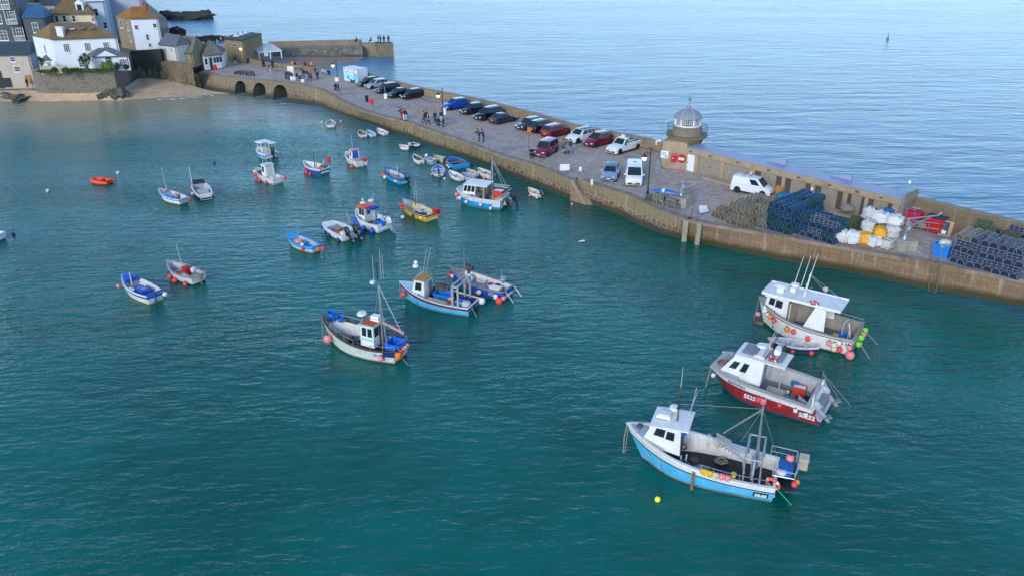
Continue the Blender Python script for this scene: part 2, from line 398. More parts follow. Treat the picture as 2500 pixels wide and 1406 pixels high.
for s0, s1 in arches:
 n = 12; zs = .75; zt = 2.02
 pr = [(s0+(s1-s0)*(1-cos(pi*k/n))/2, zs+(zt-zs)*sin(pi*k/n)**.8) for k in range(n+1)]
 for (a, za), (b, zb) in zip(pr, pr[1:]): quadw(a, b, za, ZD, zb, ZD)
 full = [(s0, -.8)]+pr+[(s1, -.8)]
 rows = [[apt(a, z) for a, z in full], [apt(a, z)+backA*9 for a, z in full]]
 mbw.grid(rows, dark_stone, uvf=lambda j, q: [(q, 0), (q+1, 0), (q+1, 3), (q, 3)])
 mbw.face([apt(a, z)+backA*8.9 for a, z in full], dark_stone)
e_t = W(1393.8, 441, ZD); e_b = W(1428, 501, 0); e_c = W(1393.8, 489, 0)
hw = mbw.build('harbour_wall', norm=False)
tag(hw, 'long old stone harbour wall with three low arches at its far end', 'wall')
mb = MB()
mb.face([e_t, e_b+(e_b-e_t)*.3, e_c+Vector((0, 0, -.8))], wall_left, [(0, 2.4), (3.2, -.8), (0, -.8)])
cop = M('granite_coping', '#9c8a78', .85, var=.3, scale=3)
mb.bar(e_t+Vector((.1, .1, .03)), e_b+Vector((.1, .1, .05)), .35, .16, cop)
i_t = W(1408, 434, ZD); i_b = W(1466, 503, 0); dS = (i_b-i_t); nS = 13
step_m = M('worn_step_stone', '#8a735c', .9, var=.35, scale=2, dirt='#4f4030', dirtamt=.5)
for k in range(nS):
 f0 = k/nS; f1 = (k+1)/nS
 o0 = e_t.lerp(e_b, f0); o1 = e_t.lerp(e_b, f1); q0 = i_t.lerp(i_b, f0); q1 = i_t.lerp(i_b, f1); z = ZD*(1-f0)-.19
 mb.prism([(o0.x, o0.y), (o1.x, o1.y), (q1.x, q1.y), (q0.x, q0.y)], -.8, z, step_m)
tag(mb.build('stone_steps'), 'worn stone steps running down the harbour wall to the water', 'steps')
xsC = [1400+(2700-1400)*k/64 for k in range(65)]+[]
mb = ruled('w', HT2, HB2, xsC[:14], wall_left, ''); merge(mb, ruled('w', HT2, HB2, xsC[13:], wall_right, ''))
tag(mb.build('quay_wall', norm=False), 'brown ashlar quay wall below the stacked pots, stained along the waterline', 'wall')
def deck_mat():
 m, nt, b = nodes_of('deck_setts'); L = nt.links.new
 tc = N(nt, 'ShaderNodeTexCoord'); P = tc.outputs['Object']
 n1 = N(nt, 'ShaderNodeTexNoise', Scale=.22, Detail=6.0, Roughness=.65); L(P, n1.inputs['Vector'])
 n2 = N(nt, 'ShaderNodeTexNoise', Scale=3.0, Detail=6.0, Roughness=.75); L(P, n2.inputs['Vector'])
 vo = N(nt, 'ShaderNodeTexVoronoi', feature='DISTANCE_TO_EDGE', Scale=2.6, Randomness=.8); L(P, vo.inputs['Vector'])
 vc = N(nt, 'ShaderNodeTexVoronoi', Scale=2.6, Randomness=.8); L(P, vc.inputs['Vector'])
 col = ramp(nt, n1.outputs['Fac'], [(.3, lin('#9c8f85')), (.5, lin('#b5a599')), (.62, lin('#ae957c'))])
 sv = N(nt, 'ShaderNodeSeparateColor'); L(vc.outputs['Color'], sv.inputs[0]); col = mixc(nt, .3, col, mixc(nt, 1.0, col, sv.outputs[0], 'MULTIPLY'))
 col = mixc(nt, ramp(nt, vo.outputs['Distance'], [(.02, (.45,)*3), (.08, (0,)*3)]), col, lin('#5d5650'))
 col = mixc(nt, ramp(nt, n2.outputs['Fac'], [(.56, (0,)*3), (.75, (.5,)*3)]), col, lin('#8a7a68'))
 col = mixc(nt, ramp(nt, n1.outputs['Fac'], [(.28, (.75,)*3), (.42, (0,)*3)]), col, lin('#6d6668'))
 L(col, b.inputs['Base Color']); b.inputs['Roughness'].default_value = .8
 bp = N(nt, 'ShaderNodeBump', Strength=.35, Distance=.03); L(n2.outputs['Fac'], bp.inputs['Height']); L(bp.outputs[0], b.inputs['Normal'])
 return m
deckm = deck_mat()
PARX = [(893, 197.5), (972.6, 222), (1036, 238), (1159, 262.7), (1300, 299.7), (1397, 329.8), (1565, 363.4)]
par_in = [W(x, y, ZD) for x, y in PARX]
pdir = (par_in[-1]-par_in[-3]).normalized()
far_end = par_in[-1]+pdir*62
edgeA = [W(x, interp(HT, x), ZD) for x in [474.8, 500, 524, 548, 572, 620, 668, 728, 757, 784.6, 810, 833, 857, 881, 912, 941.8, 970, 1000, 1021, 1060, 1100, 1123, 1170, 1225, 1260, 1300, 1340, 1365, 1393.8]]
edgeB = [i_t.copy()]+[W(x, interp(HT2, x), ZD) for x in [1415, 1436.5, 1480, 1536, 1564, 1607.6, 1640, 1675.6, 1716.4, 1780, 1900, 2050, 2284, 2500, 2700]]
back = [W(800, 181, ZD), W(738, 173, ZD), W(690, 169.5, ZD), W(643, 163, ZD), W(597, 150, ZD), W(575, 112, ZD), W(440, 100, ZD), W(430, 140, ZD)]
off = Vector((-pdir.y, pdir.x, 0)); off = off if off.y > 0 else -off
poly = edgeA+edgeB+[far_end+off*1.0]+[p+off*.4 for p in par_in[::-1]]+back
mb = MB(); mb.face([(p.x, p.y, ZD) for p in poly], deckm)
tag(mb.build('pier_deck'), 'grey cobbled deck of the pier used as a car park', kind='structure')
kerb = M('edge_granite', '#857668', .85, var=.35, scale=.8, dirt='#5c5044')
mb = MB()
def edge_strip(pts, w, z0, z1, m_):
 for a, b in zip(pts, pts[1:]):
  d = (b-a).normalized(); nrm = Vector((-d.y, d.x, 0)); nrm = nrm if nrm.y > 0 else -nrm
  mb.prism([(a.x, a.y), (b.x, b.y), ((b+nrm*w).x, (b+nrm*w).y), ((a+nrm*w).x, (a+nrm*w).y)], z0, z1, m_)
edge_strip(edgeA, .8, ZD-.3, ZD+.02, kerb); edge_strip(edgeB[1:], .9, ZD-.3, ZD+.02, kerb)
tag(mb.build('kerb'), 'granite edging stones along the harbour edge of the deck', kind='structure')
par_m = masonry('parapet_stone', '#8a7a62', '#705f4b', '#9c8b72', 2.0, 2.4, 'rubble', .05, streak='#9d8d73', patch='#7f6d54')
mb = MB(); L = 0; PH = 1.35
pts = par_in+[par_in[-1]+pdir*k for k in (6, 12)]
for a, b in zip(pts, pts[1:]):
 d = (b-a); l = d.length; nrm = off*.85
 mb.face([(a.x, a.y, ZD), (b.x, b.y, ZD), (b.x, b.y, ZD+PH), (a.x, a.y, ZD+PH)], par_m, [(L, 0), (L+l, 0), (L+l, PH), (L, PH)])
 mb.face([(a.x, a.y, ZD+PH), (b.x, b.y, ZD+PH), (b.x+nrm.x, b.y+nrm.y, ZD+PH), (a.x+nrm.x, a.y+nrm.y, ZD+PH)], M('parapet_top', '#8b7d6a', .9, var=.3, scale=1.2), )
 mb.face([(a.x+nrm.x, a.y+nrm.y, ZD+PH), (b.x+nrm.x, b.y+nrm.y, ZD+PH), (b.x+nrm.x*1.6, b.y+nrm.y*1.6, -1), (a.x+nrm.x*1.6, a.y+nrm.y*1.6, -1)], par_m, [(L, 3), (L+l, 3), (L+l, 0), (L, 0)])
 e = -off*.55
 mb.prism([(a.x, a.y), (b.x, b.y), (b.x+e.x, b.y+e.y), (a.x+e.x, a.y+e.y)], ZD-.1, ZD+.22, kerb); L += l
a = pts[0]; mb.face([(a.x, a.y, -1), (a.x, a.y, ZD+PH), (a.x+off.x*.85, a.y+off.y*.85, ZD+PH), (a.x+off.x*1.36, a.y+off.y*1.36, -1)], par_m)
tag(mb.build('sea_parapet', norm=False), 'long rubble stone parapet on the seaward side behind the parked cars', 'wall')
SF0 = W(1679, 416.8, ZD); SF1 = W(2186, 551, ZD); sdir = (SF1-SF0).normalized(); sin_ = Vector((-sdir.y, sdir.x, 0)); sin_ = sin_ if sin_.y > 0 else -sin_
ZR = zat(483.4, SF1); SDEP = .55*max(3.5, min(6.5, (W(2224.6, 470.6, ZR)-W(2199, 483.4, ZR)).length))
slen = (SF1-SF0).length
LB0 = W(1613.5, 409, ZD)      # left end of the lighthouse base
srz = atan2(sdir.y, sdir.x)
stores = thing('store_row', 'long low stone store building with wooden and lattice doors on the pier', 'building', SF0, srz)
tan = M('stores_render', '#9c8870', .9, var=.2, scale=.9, dirt='#7a6650', dirtamt=.4)
roofm = M('stores_roof_sky_sheen', '#858fa8', .45, var=.12, scale=.5, dirt='#747a8c')  # bluish tone of the reflected sky is put into the felt colour
hS = ZR-ZD; mb = MB()
mb.box((slen/2, SDEP/2, hS/2-.1), (slen+.3, SDEP, hS-.02), tan)
bays = [(1679, 1703), (1712, 1768), (1776, 1836), (1841, 1906), (1914, 1980), (1988, 2061), (2066, 2113), (2121, 2186)]
def bx(x):      # photo column along the facade -> metres from SF0
 y = 416.8+(x-1679)*(551-416.8)/(2186-1679)
 return (W(x-8+8*(x > 1900), y, ZD)-SF0).dot(sdir)
bs = []
cols_px = [(1676, 1700), (1706, 1764), (1769, 1833), (1841, 1906), (1910, 1976), (1981, 2054), (2060, 2106), (2110, 2172)]
tot = 2190-1672
for a, b in cols_px:
 bs.append((bx(a)+.15, bx(b)-.05))
mb.box((slen/2, -.09, hS-.42), (slen+.3, .18, .62), tan)
ends = [-.15]+[q for p_ in bs for q in p_]+[slen+.15]
for k in range(0, len(ends), 2):
 if ends[k+1] > ends[k]: mb.box(((ends[k]+ends[k+1])/2, -.09, (hS-.74)/2), (ends[k+1]-ends[k], .18, hS-.76), tan)
mb.build('wall', stores)
mb = MB(); mb.box((slen/2, SDEP/2-.05, hS-.03), (slen+.5, SDEP+.3, .1), roofm); mb.build('roof', stores)
for f in (.36, .66):
 mb = MB(); mb.extr([(0, 0), (2.6, 0), (2.6, .5)], SDEP-.35, SDEP-.1, roofm); mb.build('roof_upstand', stores, loc=(slen*f, 0, hS+.02))
mb = MB(); mb.box((slen+.28, SDEP/2+.4, hS/2+.05), (.3, SDEP+.9, hS+.5), M('grey_board_end', '#7d7468', .85, var=.3, scale=2)); mb.build('end_wall', stores)
mb = MB(); mb.box((slen/2+1.5, -.75, .07), (slen-3, 1.2, .18), M('plinth_concrete', '#9b8a74', .9, var=.2)); mb.build('plinth', stores)
wood = M('silver_timber', '#8f8474', .85, var=.25, scale=4, dirt='#6d6254'); white = M('white_paint', '#d8d9da', .45, var=.05)
def lattice_mat():
 m, nt, b = nodes_of('door_lattice'); L = nt.links.new
 tc = N(nt, 'ShaderNodeTexCoord'); br = N(nt, 'ShaderNodeTexBrick', Scale=4.6, Mortar_Size=.05, Brick_Width=1.0, Row_Height=1.0); br.offset = 0
 br.inputs['Color1'].default_value = br.inputs['Color2'].default_value = (*lin('#2e2a26'), 1); br.inputs['Mortar'].default_value = (*lin('#8c8071'), 1)
 mp = N(nt, 'ShaderNodeMapping'); mp.inputs['Rotation'].default_value = (R(90), 0, 0); L(tc.outputs['Object'], mp.inputs['Vector']); L(mp.outputs[0], br.inputs['Vector'])
 L(br.outputs['Color'], b.inputs['Base Color']); b.inputs['Roughness'].default_value = .9; return m
latt = lattice_mat()
for i, (a, b) in enumerate(bs):
 w = b-a; hd = hS-.85
 if i == 0:
  mb = MB(); mb.box(((a+b)/2, -.02, hd/2), (w-.1, .06, hd), white); d = mb.build('door', stores); d['label'] = 'plain white door'
  m2 = MB(); m2.box((a+.2, -.08, hd*.5), (.06, .07, .14), M('black_iron', '#1c1d20', .5)); m2.build('handle', d)
  m3 = MB(); m3.box((a-.02, -.05, hd/2), (.12, .1, hd), M('grey_frame', '#6b6d70', .6)); m3.build('frame', d)
 elif i < 3:
  n = 9; mb = MB()
  for k in range(n): mb.box((a+w*(k+.5)/n, -.02, hd/2), (w/n-.035, .06, hd), wood)
  d = mb.build('door', stores); d['label'] = 'wide grey plank door'
  m2 = MB(); m2.box(((a+b)/2, -.07, hd*.55), (.08, .05, .3), M('rust_iron', '#4a3a2c', .8)); m2.build('latch', d)
 else:
  lw = .22*w; mb = MB(); n = 6
  for k in range(n): mb.box((a+lw+(w-2*lw)*(k+.5)/n, -.02, hd/2), ((w-2*lw)/n-.03, .06, hd), wood)
  d = mb.build('door', stores); d['label'] = 'grey plank door between lattice panels'
  for xx in (a+lw/2, b-lw/2):
   m2 = MB(); m2.box((xx, -.02, hd/2), (lw-.06, .06, hd), latt); m2.build('lattice_panel', d)
 mb = MB(); mb.box(((a+b)/2, -.24, hS-.4), (.34, .12, .12), M('lamp_bronze', '#5b4c38', .6)); mb.build('wall_lamp', stores)
for k in (2, 4):
 mb = MB(); mb.box((bs[k][1]+.2, -.2, hS*.55), (.22, .03, .35), white); mb.build('notice', stores)
SFL = SF0-sdir*.2-sin_*.12; brz = atan2((SFL-LB0).y, (SFL-LB0).x)
lh = thing('lighthouse', 'small round stone lighthouse with grey domed lantern beside the store row', 'lighthouse', LB0, brz)
lbw = (SFL-LB0).length; hB = zat(347, LB0)-ZD
mb = MB(); mb.prism([(0, 0), (lbw+.05, 0), (lbw+.05, 5.2), (0, 5.2)], 0, hS, tan)
cxl = lbw*.93-.75; cyl = 3.1
hBB = hS+.55
mb.prism([(0, .02), (lbw*.96, .02), (lbw*.96, 4.2), (0, 4.2)], hS-.01, hS+.35, tan, )
mb.extr([(0, hS+.34), (lbw*.96, hS+.34), (lbw*.7, hBB-.1), (lbw*.25, hBB-.1)], .05, 4.2, tan)
mb.build('base', lh)
zg = hS+.75           # gallery floor above the deck
stone = M('tower_stone', '#857458', .9, var=.3, scale=1.5, dirt='#5d5a30', dirtamt=.6)
mb = MB(); mb.lathe([(1.85, 0), (1.8, zg-1.0), (1.9, zg-.85), (2.05, zg-.5), (2.45, zg-.2), (2.5, zg), (0, zg+.01)], stone, (cxl, cyl, 0), 24); mb.build('tower', lh, 40)
drum = M('drum_stone', '#8b7a63', .9, var=.3, scale=2.2, dirt='#6a5e4a')
mb = MB(); mb.lathe([(1.76, zg+.005), (1.76, zg+1.02), (1.56, zg+1.08), (0, zg+1.085)], drum, (cxl, cyl, 0), 24); mb.build('drum', lh, 40)
mb = MB(); mb.lathe([(1.58, zg+1.09), (1.58, zg+1.22), (1.38, zg+1.225), (0, zg+1.23)], white, (cxl, cyl, 0), 24)
zl = zg+1.22; hl = .85
for k in range(12):
 t = 2*pi*k/12+.2; t2 = 2*pi*(k+1)/12+.2; r = 1.45
 if k % 2 == 0: mb.box((cxl+r*cos(t), cyl+r*sin(t), zl+hl/2), (.13, .15, hl), white, t)
 p = [(cxl+r*cos(t), cyl+r*sin(t)), (cxl+r*cos(t2), cyl+r*sin(t2))]
 q = [(*p[0], zl), (*p[1], zl), (*p[1], zl+hl), (*p[0], zl+hl)]
 for u in (.0, .33, .66, 1): mb.bar(Vector(q[0]).lerp(Vector(q[1]), u), Vector(q[3]).lerp(Vector(q[2]), u), .032, .032, white)
 for v in (.25, .5, .75): mb.bar(Vector(q[0]).lerp(Vector(q[3]), v), Vector(q[1]).lerp(Vector(q[2]), v), .04, .04, white)
mb.build('lantern_frame', lh)
def glassm(name, hexc='#26323a', rough=.06): return M(name, hexc, rough, var=.25, scale=.7)
mb = MB(); mb.lathe([(1.38, zl), (1.38, zl+hl)], M('lantern_glass', '#4d4f4e', .08, var=.5, scale=1.3), (cxl, cyl, 0), 12, .2); mb.build('lantern_glass', lh)
zdm = zl+hl; lead = M('lead_dome', '#7b828c', .6, metal=.0, var=.15, scale=1.2)
prof = [(a*.86, zdm+b*.78) for a, b in ((1.98, -.06), (1.95, .03), (1.75, .45), (1.35, .86), (.85, 1.17), (.4, 1.35), (.3, 1.42), (.02, 2.0))]
mb = MB(); mb.lathe(prof, lead, (cxl, cyl, 0), 12, .2); dm = mb.build('dome', lh, 20)
mb = MB()
for k in range(6):
 t = 2*pi*k/6+.2+pi/6*0; mb.tube([(cxl+(r+.02)*cos(t), cyl+(r+.02)*sin(t), z+.02) for r, z in prof[1:6]], .05, M('dome_rib', '#9aa0a8', .5), 5)
mb.build('rib', dm)
mb = MB(); iron = M('grey_iron', '#5c6a78', .55, metal=.3)
mb.tube([(cxl, cyl, zdm+1.5), (cxl, cyl, zdm+2.2)], .035, iron)
for t in (0, pi/2): mb.bar((cxl-.3*cos(t), cyl-.3*sin(t), zdm+1.85), (cxl+.3*cos(t), cyl+.3*sin(t), zdm+1.85), .04, .04, iron)
mb.box((cxl, cyl, zdm+2.1), (.5, .03, .16), iron, .6); mb.build('weather_vane', lh)
mb = MB(); rg = 2.4; pts = [(cxl+rg*cos(2*pi*k/16), cyl+rg*sin(2*pi*k/16)) for k in range(16)]
for z in (zg+.12, zg+1.1): mb.tube([(x, y, z) for x, y in pts], .03, iron, 5, True)
for k in range(64):
 t = 2*pi*k/64; mb.bar((cxl+rg*cos(t), cyl+rg*sin(t), zg), (cxl+rg*cos(t), cyl+rg*sin(t), zg+1.1), .022, .022, iron)
mb.build('railing', lh)
def wall_thing(name, label, cat, parts):
 t = thing(name, label, cat, LB0, brz)
 for nm, b_, m_, kw in parts:
  b_.build(nm, t, **kw)
 return t
red = M('red_gloss', '#b3161c', .4, var=.1); offw = M('notice_white', '#cfd2d3', .6, var=.12, scale=9)
mb = MB(); mb.box((lbw*.36-.75, -.03, 1.62), (.95, .06, .9), offw)
nb = MB(); nb.box((lbw*.36-.9, -.065, 1.75), (.5, .01, .35), M('pale_blue_print', '#9db4c6', .6, var=.3, scale=12)); nb.box((lbw*.36-.55, -.065, 1.45), (.35, .01, .3), M('grey_print', '#a5a8a8', .6, var=.3, scale=14))
wall_thing('notice_board', 'white notice board of printed sheets on the lighthouse base wall', 'notice board', [('board', mb, None, {}), ('sheets', nb, None, {})])
mb = MB(); mb.box((lbw*.36+.42, -.14, 1.3), (.6, .28, .82), red); nb = MB(); nb.box((lbw*.36+.42, -.14, 1.78), (.7, .36, .14), red, top=.8); nc = MB(); nc.box((lbw*.36+.34, -.29, 1.35), (.14, .02, .1), offw)
wall_thing('telephone_box', 'red emergency box fixed to the lighthouse wall beside a red lifebuoy housing', 'box', [('case', mb, None, {}), ('lid', nb, None, {}), ('plate', nc, None, {})])
mb = MB(); cx = lbw*.36+1.32; mb.lathe([(.02, -.16), (.46, -.16), (.52, -.08), (.52, .02), (.02, .02)], red, (0, 0, 0), 20)
o_t = thing('lifebuoy_housing', 'round red lifebuoy housing with white letters on the lighthouse wall', 'lifebuoy', LB0, brz)
h_ = mb.build('case', o_t, 35); h_.rotation_euler = (R(-90), 0, 0); h_.location = (cx, 0, 1.35); h_.scale = (1, 1, 1)
mb = MB()
for k in (-1, 0, 1): mb.lathe([(.0, 0), (.11, 0), (.11, .02), (0, .02)], offw, (k*.24, 0, 0), 10)
q_ = mb.build('emblem', o_t); q_.rotation_euler = (R(90), 0, 0); q_.location = (cx, -.165, 1.35); q_.scale = (1, 1.7, 1)
end_m = masonry('end_parapet_stone', '#7f7059', '#6d5f4b', '#6b5d4a', .7, 1.1, 'brick', .012, streak='#9d8d73', patch='#6f6046')
mb = MB(); a = SF0+sdir*(slen+.5)+sin_*(SDEP+.15); b = a+sdir*40; hP = zat(485, a)-ZD
for q0, q1 in ((a, b),):
 n_ = sin_*.9; l = 40
 mb.face([(q0.x, q0.y, ZD), (q1.x, q1.y, ZD), (q1.x, q1.y, ZD+hP), (q0.x, q0.y, ZD+hP)], end_m, [(0, 0), (l, 0), (l, hP), (0, hP)])
 mb.face([(q0.x, q0.y, ZD+hP), (q1.x, q1.y, ZD+hP), (q1.x+n_.x, q1.y+n_.y, ZD+hP), (q0.x+n_.x, q0.y+n_.y, ZD+hP)], M('parapet_top', '#8b7d6a', .9, var=.3, scale=1.2))
 mb.face([(q0.x+n_.x, q0.y+n_.y, ZD+hP), (q1.x+n_.x, q1.y+n_.y, ZD+hP), (q1.x+n_.x, q1.y+n_.y, -1), (q0.x+n_.x, q0.y+n_.y, -1)], end_m)
print('SDEP',SDEP,'stores h', hS, 'dep', SDEP, 'len', slen, 'lbw', lbw, 'par h right', hP, 'lh base h', hB)
tag(mb.build('end_parapet', norm=False), 'tall weathered stone parapet behind the pots at the end of the store row', 'wall')
# FAR SHORE: beach, terrace, houses, jetty
from mathutils import noise
SH = [(-140, 256), (0, 252), (100, 249), (250, 246), (330, 246), (420, 242), (480, 238), (520, 233), (560, 229)]
BKY = [(-140, 224), (90, 222), (110, 229), (250, 226), (290, 222), (322, 203), (345, 186), (400, 183), (440, 197), (478, 213), (520, 224), (560, 228.5)]
BKZ = [(-140, .9), (110, 1.1), (250, 1.2), (345, 1.9), (400, 2.0), (440, 1.4), (478, .7), (520, .2), (560, .05)]
sandm = M('wet_sand', '#bb9c7a', .8, var=.2, scale=.35, dirt='#8d735c', dirtamt=.5, bump=.2)
mb = MB(); rows = []
xs = [-140+(560+140)*k/60 for k in range(61)]
for k in range(9):
 f = k/8; rw = []
 for x in xs:
  ys = interp(SH, x); yb = interp(BKY, x); zb = interp(BKZ, x); a = W(x, ys+4, -.25); b = W(x, yb, zb); p = a.lerp(b, f); p.z += .06*noise.noise(p*.6)*(f > 0); rw.append(p)
 rows.append(rw)
mb.grid(rows, sandm); tag(mb.build('beach', None, 60), 'small sandy beach below the stone terrace wall', kind='structure')
foam = M('sea_foam', '#cdd3d3', .7, var=.1, scale=3)
mb = MB()
for (x0, x1, dy, w) in ((385, 524, 0, 1.0), (455, 530, -3, .8), (684, 702, 4.5, .6)):
 pts = []
 for k in range(40):
  x = x0+(x1-x0)*k/39; y = (interp(SH, x) if x < 560 else 249)+dy+1.6*noise.noise(Vector((x*.05, dy, 0))); pts.append(W(x, y, .035))
 for k, (a, b) in enumerate(zip(pts, pts[1:])):
  ww = w*max(.04, .4+noise.noise(Vector((k*.33, dy, 3)))*1.6); mb.face([a, b, b+Vector((0, -ww, -.0)), a+Vector((0, -ww, 0))], foam)
o = mb.build('foam', None, norm=False); tag(o, 'thin line of white foam where small waves reach the beach', kind='stuff')
ROCK = M('shore_rock', '#5b564b', .9, var=.45, scale=.8, dirt='#33362f', dirtamt=.7, bump=.8); ROCKD = M('sea_rock', '#3a3733', .9, var=.5, scale=.25, dirt='#1d1f20', dirtamt=.8, bump=.8); ROCKB = M('brown_rock', '#6e6048', .9, var=.45, scale=.6, dirt='#454233', dirtamt=.7, bump=.8)
def rock(label, p, d, m, seed, rz=0.0, name='rock'):
 mb = MB(); bm = bmesh.new(); bmesh.ops.create_icosphere(bm, subdivisions=4, radius=1)
 for v in bm.verts:
  c = v.co; f = 1+.34*noise.noise(c*1.3+Vector((seed*5.1, 0, 0)))+.3*noise.noise(c*2.9+Vector((0, seed*3.3, 0)))+.15*noise.noise(c*6+Vector((0, 0, seed)))
  q = noise.cell(c*2.2+Vector((seed, 0, 0)))*.12; v.co = Vector((c.x*d[0]/2*(f+q), c.y*d[1]/2*(f+q), c.z*d[2]/2*(f-q)))
 me = bpy.data.meshes.new(name); bm.to_mesh(me); bm.free(); me.materials.append(m)
 o = bpy.data.objects.new(name, me); COL.objects.link(o); o.location = p; o.rotation_euler[2] = rz; return tag(o, label, 'rock')
TZ = 5.0
earth = M('town_ground', '#5e5a52', .9, var=.3, scale=.3)
terr = masonry('terrace_wall_stone', '#7d7768', '#504d45', '#938c7c', 3.4, 4.6, 'rubble', .045, algae='#3a3a34', patch='#6a6458')
def wallrun(name, label, pts, zs0, zs1, m, th=.5, cat='wall'):
 mb = MB(); L = 0
 for k, (a, b) in enumerate(zip(pts, pts[1:])):
  l = (b-a).xy.length; n = max(1, int(l/1.5))
  rows = []
  za0, za1, zb0, zb1 = zs0[k], zs0[k+1], zs1[k], zs1[k+1]
  for q in range(n+1):
   f = q/n; p = a.lerp(b, f); z0 = za0+(za1-za0)*f; z1 = zb0+(zb1-zb0)*f+(.12*noise.noise(p*.7) if 0 < q < n else 0); rows.append([(p.x, p.y, z0), (p.x, p.y, (z0+z1)/2), (p.x, p.y, z1), (p.x, p.y+th, z1)])
  mb.grid(rows, m, uvf=lambda j, q: [(L+j*l/n, q*2.0), (L+j*l/n, q*2.0+2.0), (L+(j+1)*l/n, q*2.0+2.0), (L+(j+1)*l/n, q*2.0)]); L += l
 return tag(mb.build(name, norm=False), label, cat)
fp = [W(90, 227, .9), W(120, 231.5, .9), W(200, 231, .9), W(288, 228, 1.0), W(318, 209, 1.3), W(331, 191, 1.6)]
wallrun('terrace_wall', 'high rubble stone terrace wall below the long white house', fp, [-.2]*6, [TZ+.1, TZ+.3, TZ+.25, TZ+.3, TZ+.2, TZ+.2], terr)
darkw = masonry('dark_wall_stone', '#3b3a33', '#2a2a26', '#4b483d', 3.2, 4.0, 'rubble', .05, patch='#2f3426')  # stone of its own dark tone with dark green ivy patches
q0 = W(329, 190, 1.6); q1 = W(402, 186, 1.9); q2 = W(412, 172, 2.4)
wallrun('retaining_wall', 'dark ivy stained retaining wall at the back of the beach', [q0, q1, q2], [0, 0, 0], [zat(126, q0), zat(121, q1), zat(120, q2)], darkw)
gp = [W(94, 214, 1.2)+Vector((.6, 9, 0)), Vector((fp[0].x+.3, fp[0].y+.4, 0))]+[p+Vector((-.1, .35, 0)) for p in fp[1:]]+[q0+Vector((0, .4, 0)), q1+Vector((-.2, .4, 0)), q2+Vector((-.5, .4, 0)), W(418, 95, TZ), W(412, 70, TZ), W(405, 45, TZ)]
poly = [(p.x, p.y) for p in gp]+[(-150, 330), (-240, 330), (-240, gp[0].y)]
mb = MB(); mb.prism(poly, -.5, TZ, earth); tag(mb.build('town_ground'), 'ground of the old town above the beach', kind='structure')
q3 = W(398, 190, 1.6); q4 = W(430, 203, 1.2); q5 = W(478, 213, .6)
wallrun('cottage_wall', 'brown stone wall rising from rocks under the grey roofed cottage', [q3, q4, q5], [0, 0, 0], [zat(152, q3), zat(150, q4), zat(160, q5)], masonry('cottage_wall_stone', '#77684f', '#5b503f', '#8d7d62', 2.2, 2.6, 'rubble', .05, patch='#55503c'))
for k, (x, y, z, d, m, lb) in enumerate(((285, 233, .6, (4.5, 3, 2.6), ROCK, 'grey boulder at the corner of the terrace wall on the beach'), (262, 235, .5, (3.2, 2.4, 1.8), ROCK, 'blue grey boulder at the foot of the terrace wall'), (350, 190, 1.5, (6, 3, 4), ROCK, 'dark rock mass at the back of the beach under the ivy wall'), (385, 187, 1.7, (6, 3, 3.4), ROCK, 'grey rock slab under the ivy wall beside the sand'),
  (455, 203, 1.0, (4.6, 3.6, 6.4), ROCKB, 'tall brown rock face under the white pier lodge'), (430, 192, 1.6, (4.5, 3, 4.5), ROCKB, 'brown rock between the sand and the cottage wall'), (474, 212, .4, (3, 2.5, 3.5), ROCKB, 'rounded rock where the pier wall meets the sand'), (60, 238, .2, (9, 2.6, 1.2), ROCK, 'flat layered rock ledge below the cream house'), (20, 236, .3, (8, 2.5, 1.3), ROCK, 'flat rock ledge at the left edge of the beach'), (112, 240, .1, (3.2, 1.8, 1.3), ROCK, 'small rock at the left end of the terrace wall'), (205, 243, -.05, (1.6, .9, .5), ROCKD, 'small dark rock on the sand at the water'))):
 rock(lb, W(x, y, z), d, m, k+1, k*.7)
for k, (x, y, d, lb) in enumerate(((462, 47, (15, 8, 4.6), 'long dark rock reef in the sea behind the town'), (503, 46, (4.6, 4, 5), 'pointed end of the dark reef in the sea'), (415, 44, (10, 6, 4), 'dark rocks by the shore behind the square white house'), (424, 90, (6, 6, 5), 'dark rocks at the foot of the square white house'), (445, 112, (9, 5, 3.2), 'dark rocks on the seaward side of the cottage'), (490, 104, (14, 6, 3), 'low dark rock behind the pier lodge'))):
 rock(lb, W(x, y, 0), d, ROCKD, k+30, .2*k)
WHW = M('house_white', '#cfd3d8', .7, var=.06, scale=.6, dirt='#a8aaa8', dirtamt=.25); CREAM = M('house_cream', '#cfc2a2', .7, var=.08, scale=.5, dirt='#a89a7c'); SAND = M('house_render_sand', '#b3a494', .8, var=.12, scale=.4, dirt='#8d8274')
SLATE = M('slate_roof', '#5a5f68', .6, var=.25, scale=.9, dirt='#484b50'); SLATED = M('slate_hung_dark', '#3c454c', .6, var=.25, scale=1.2, dirt='#2b3034'); LICH = M('lichen_roof', '#765c33', .8, var=.4, scale=.35, dirt='#6a6660', dirtamt=1.0); LICHO = M('orange_lichen_roof', '#8c5a26', .8, var=.35, scale=.5, dirt='#6d5a3c', dirtamt=.6)
BSLT = M('blue_slate_roof', '#2c5878', .5, var=.2, scale=.8); STONEW = M('house_stone_tan', '#8b7c66', .85, var=.3, scale=1.2, dirt='#665a48', dirtamt=.5); PALEB = M('house_pale_blue', '#a9b8c8', .7, var=.08)
WFR = M('window_frame_white', '#d8dadb', .5, var=.04); WGL = M('window_glass_house', '#2a3440', .1, var=.5, scale=1.5)
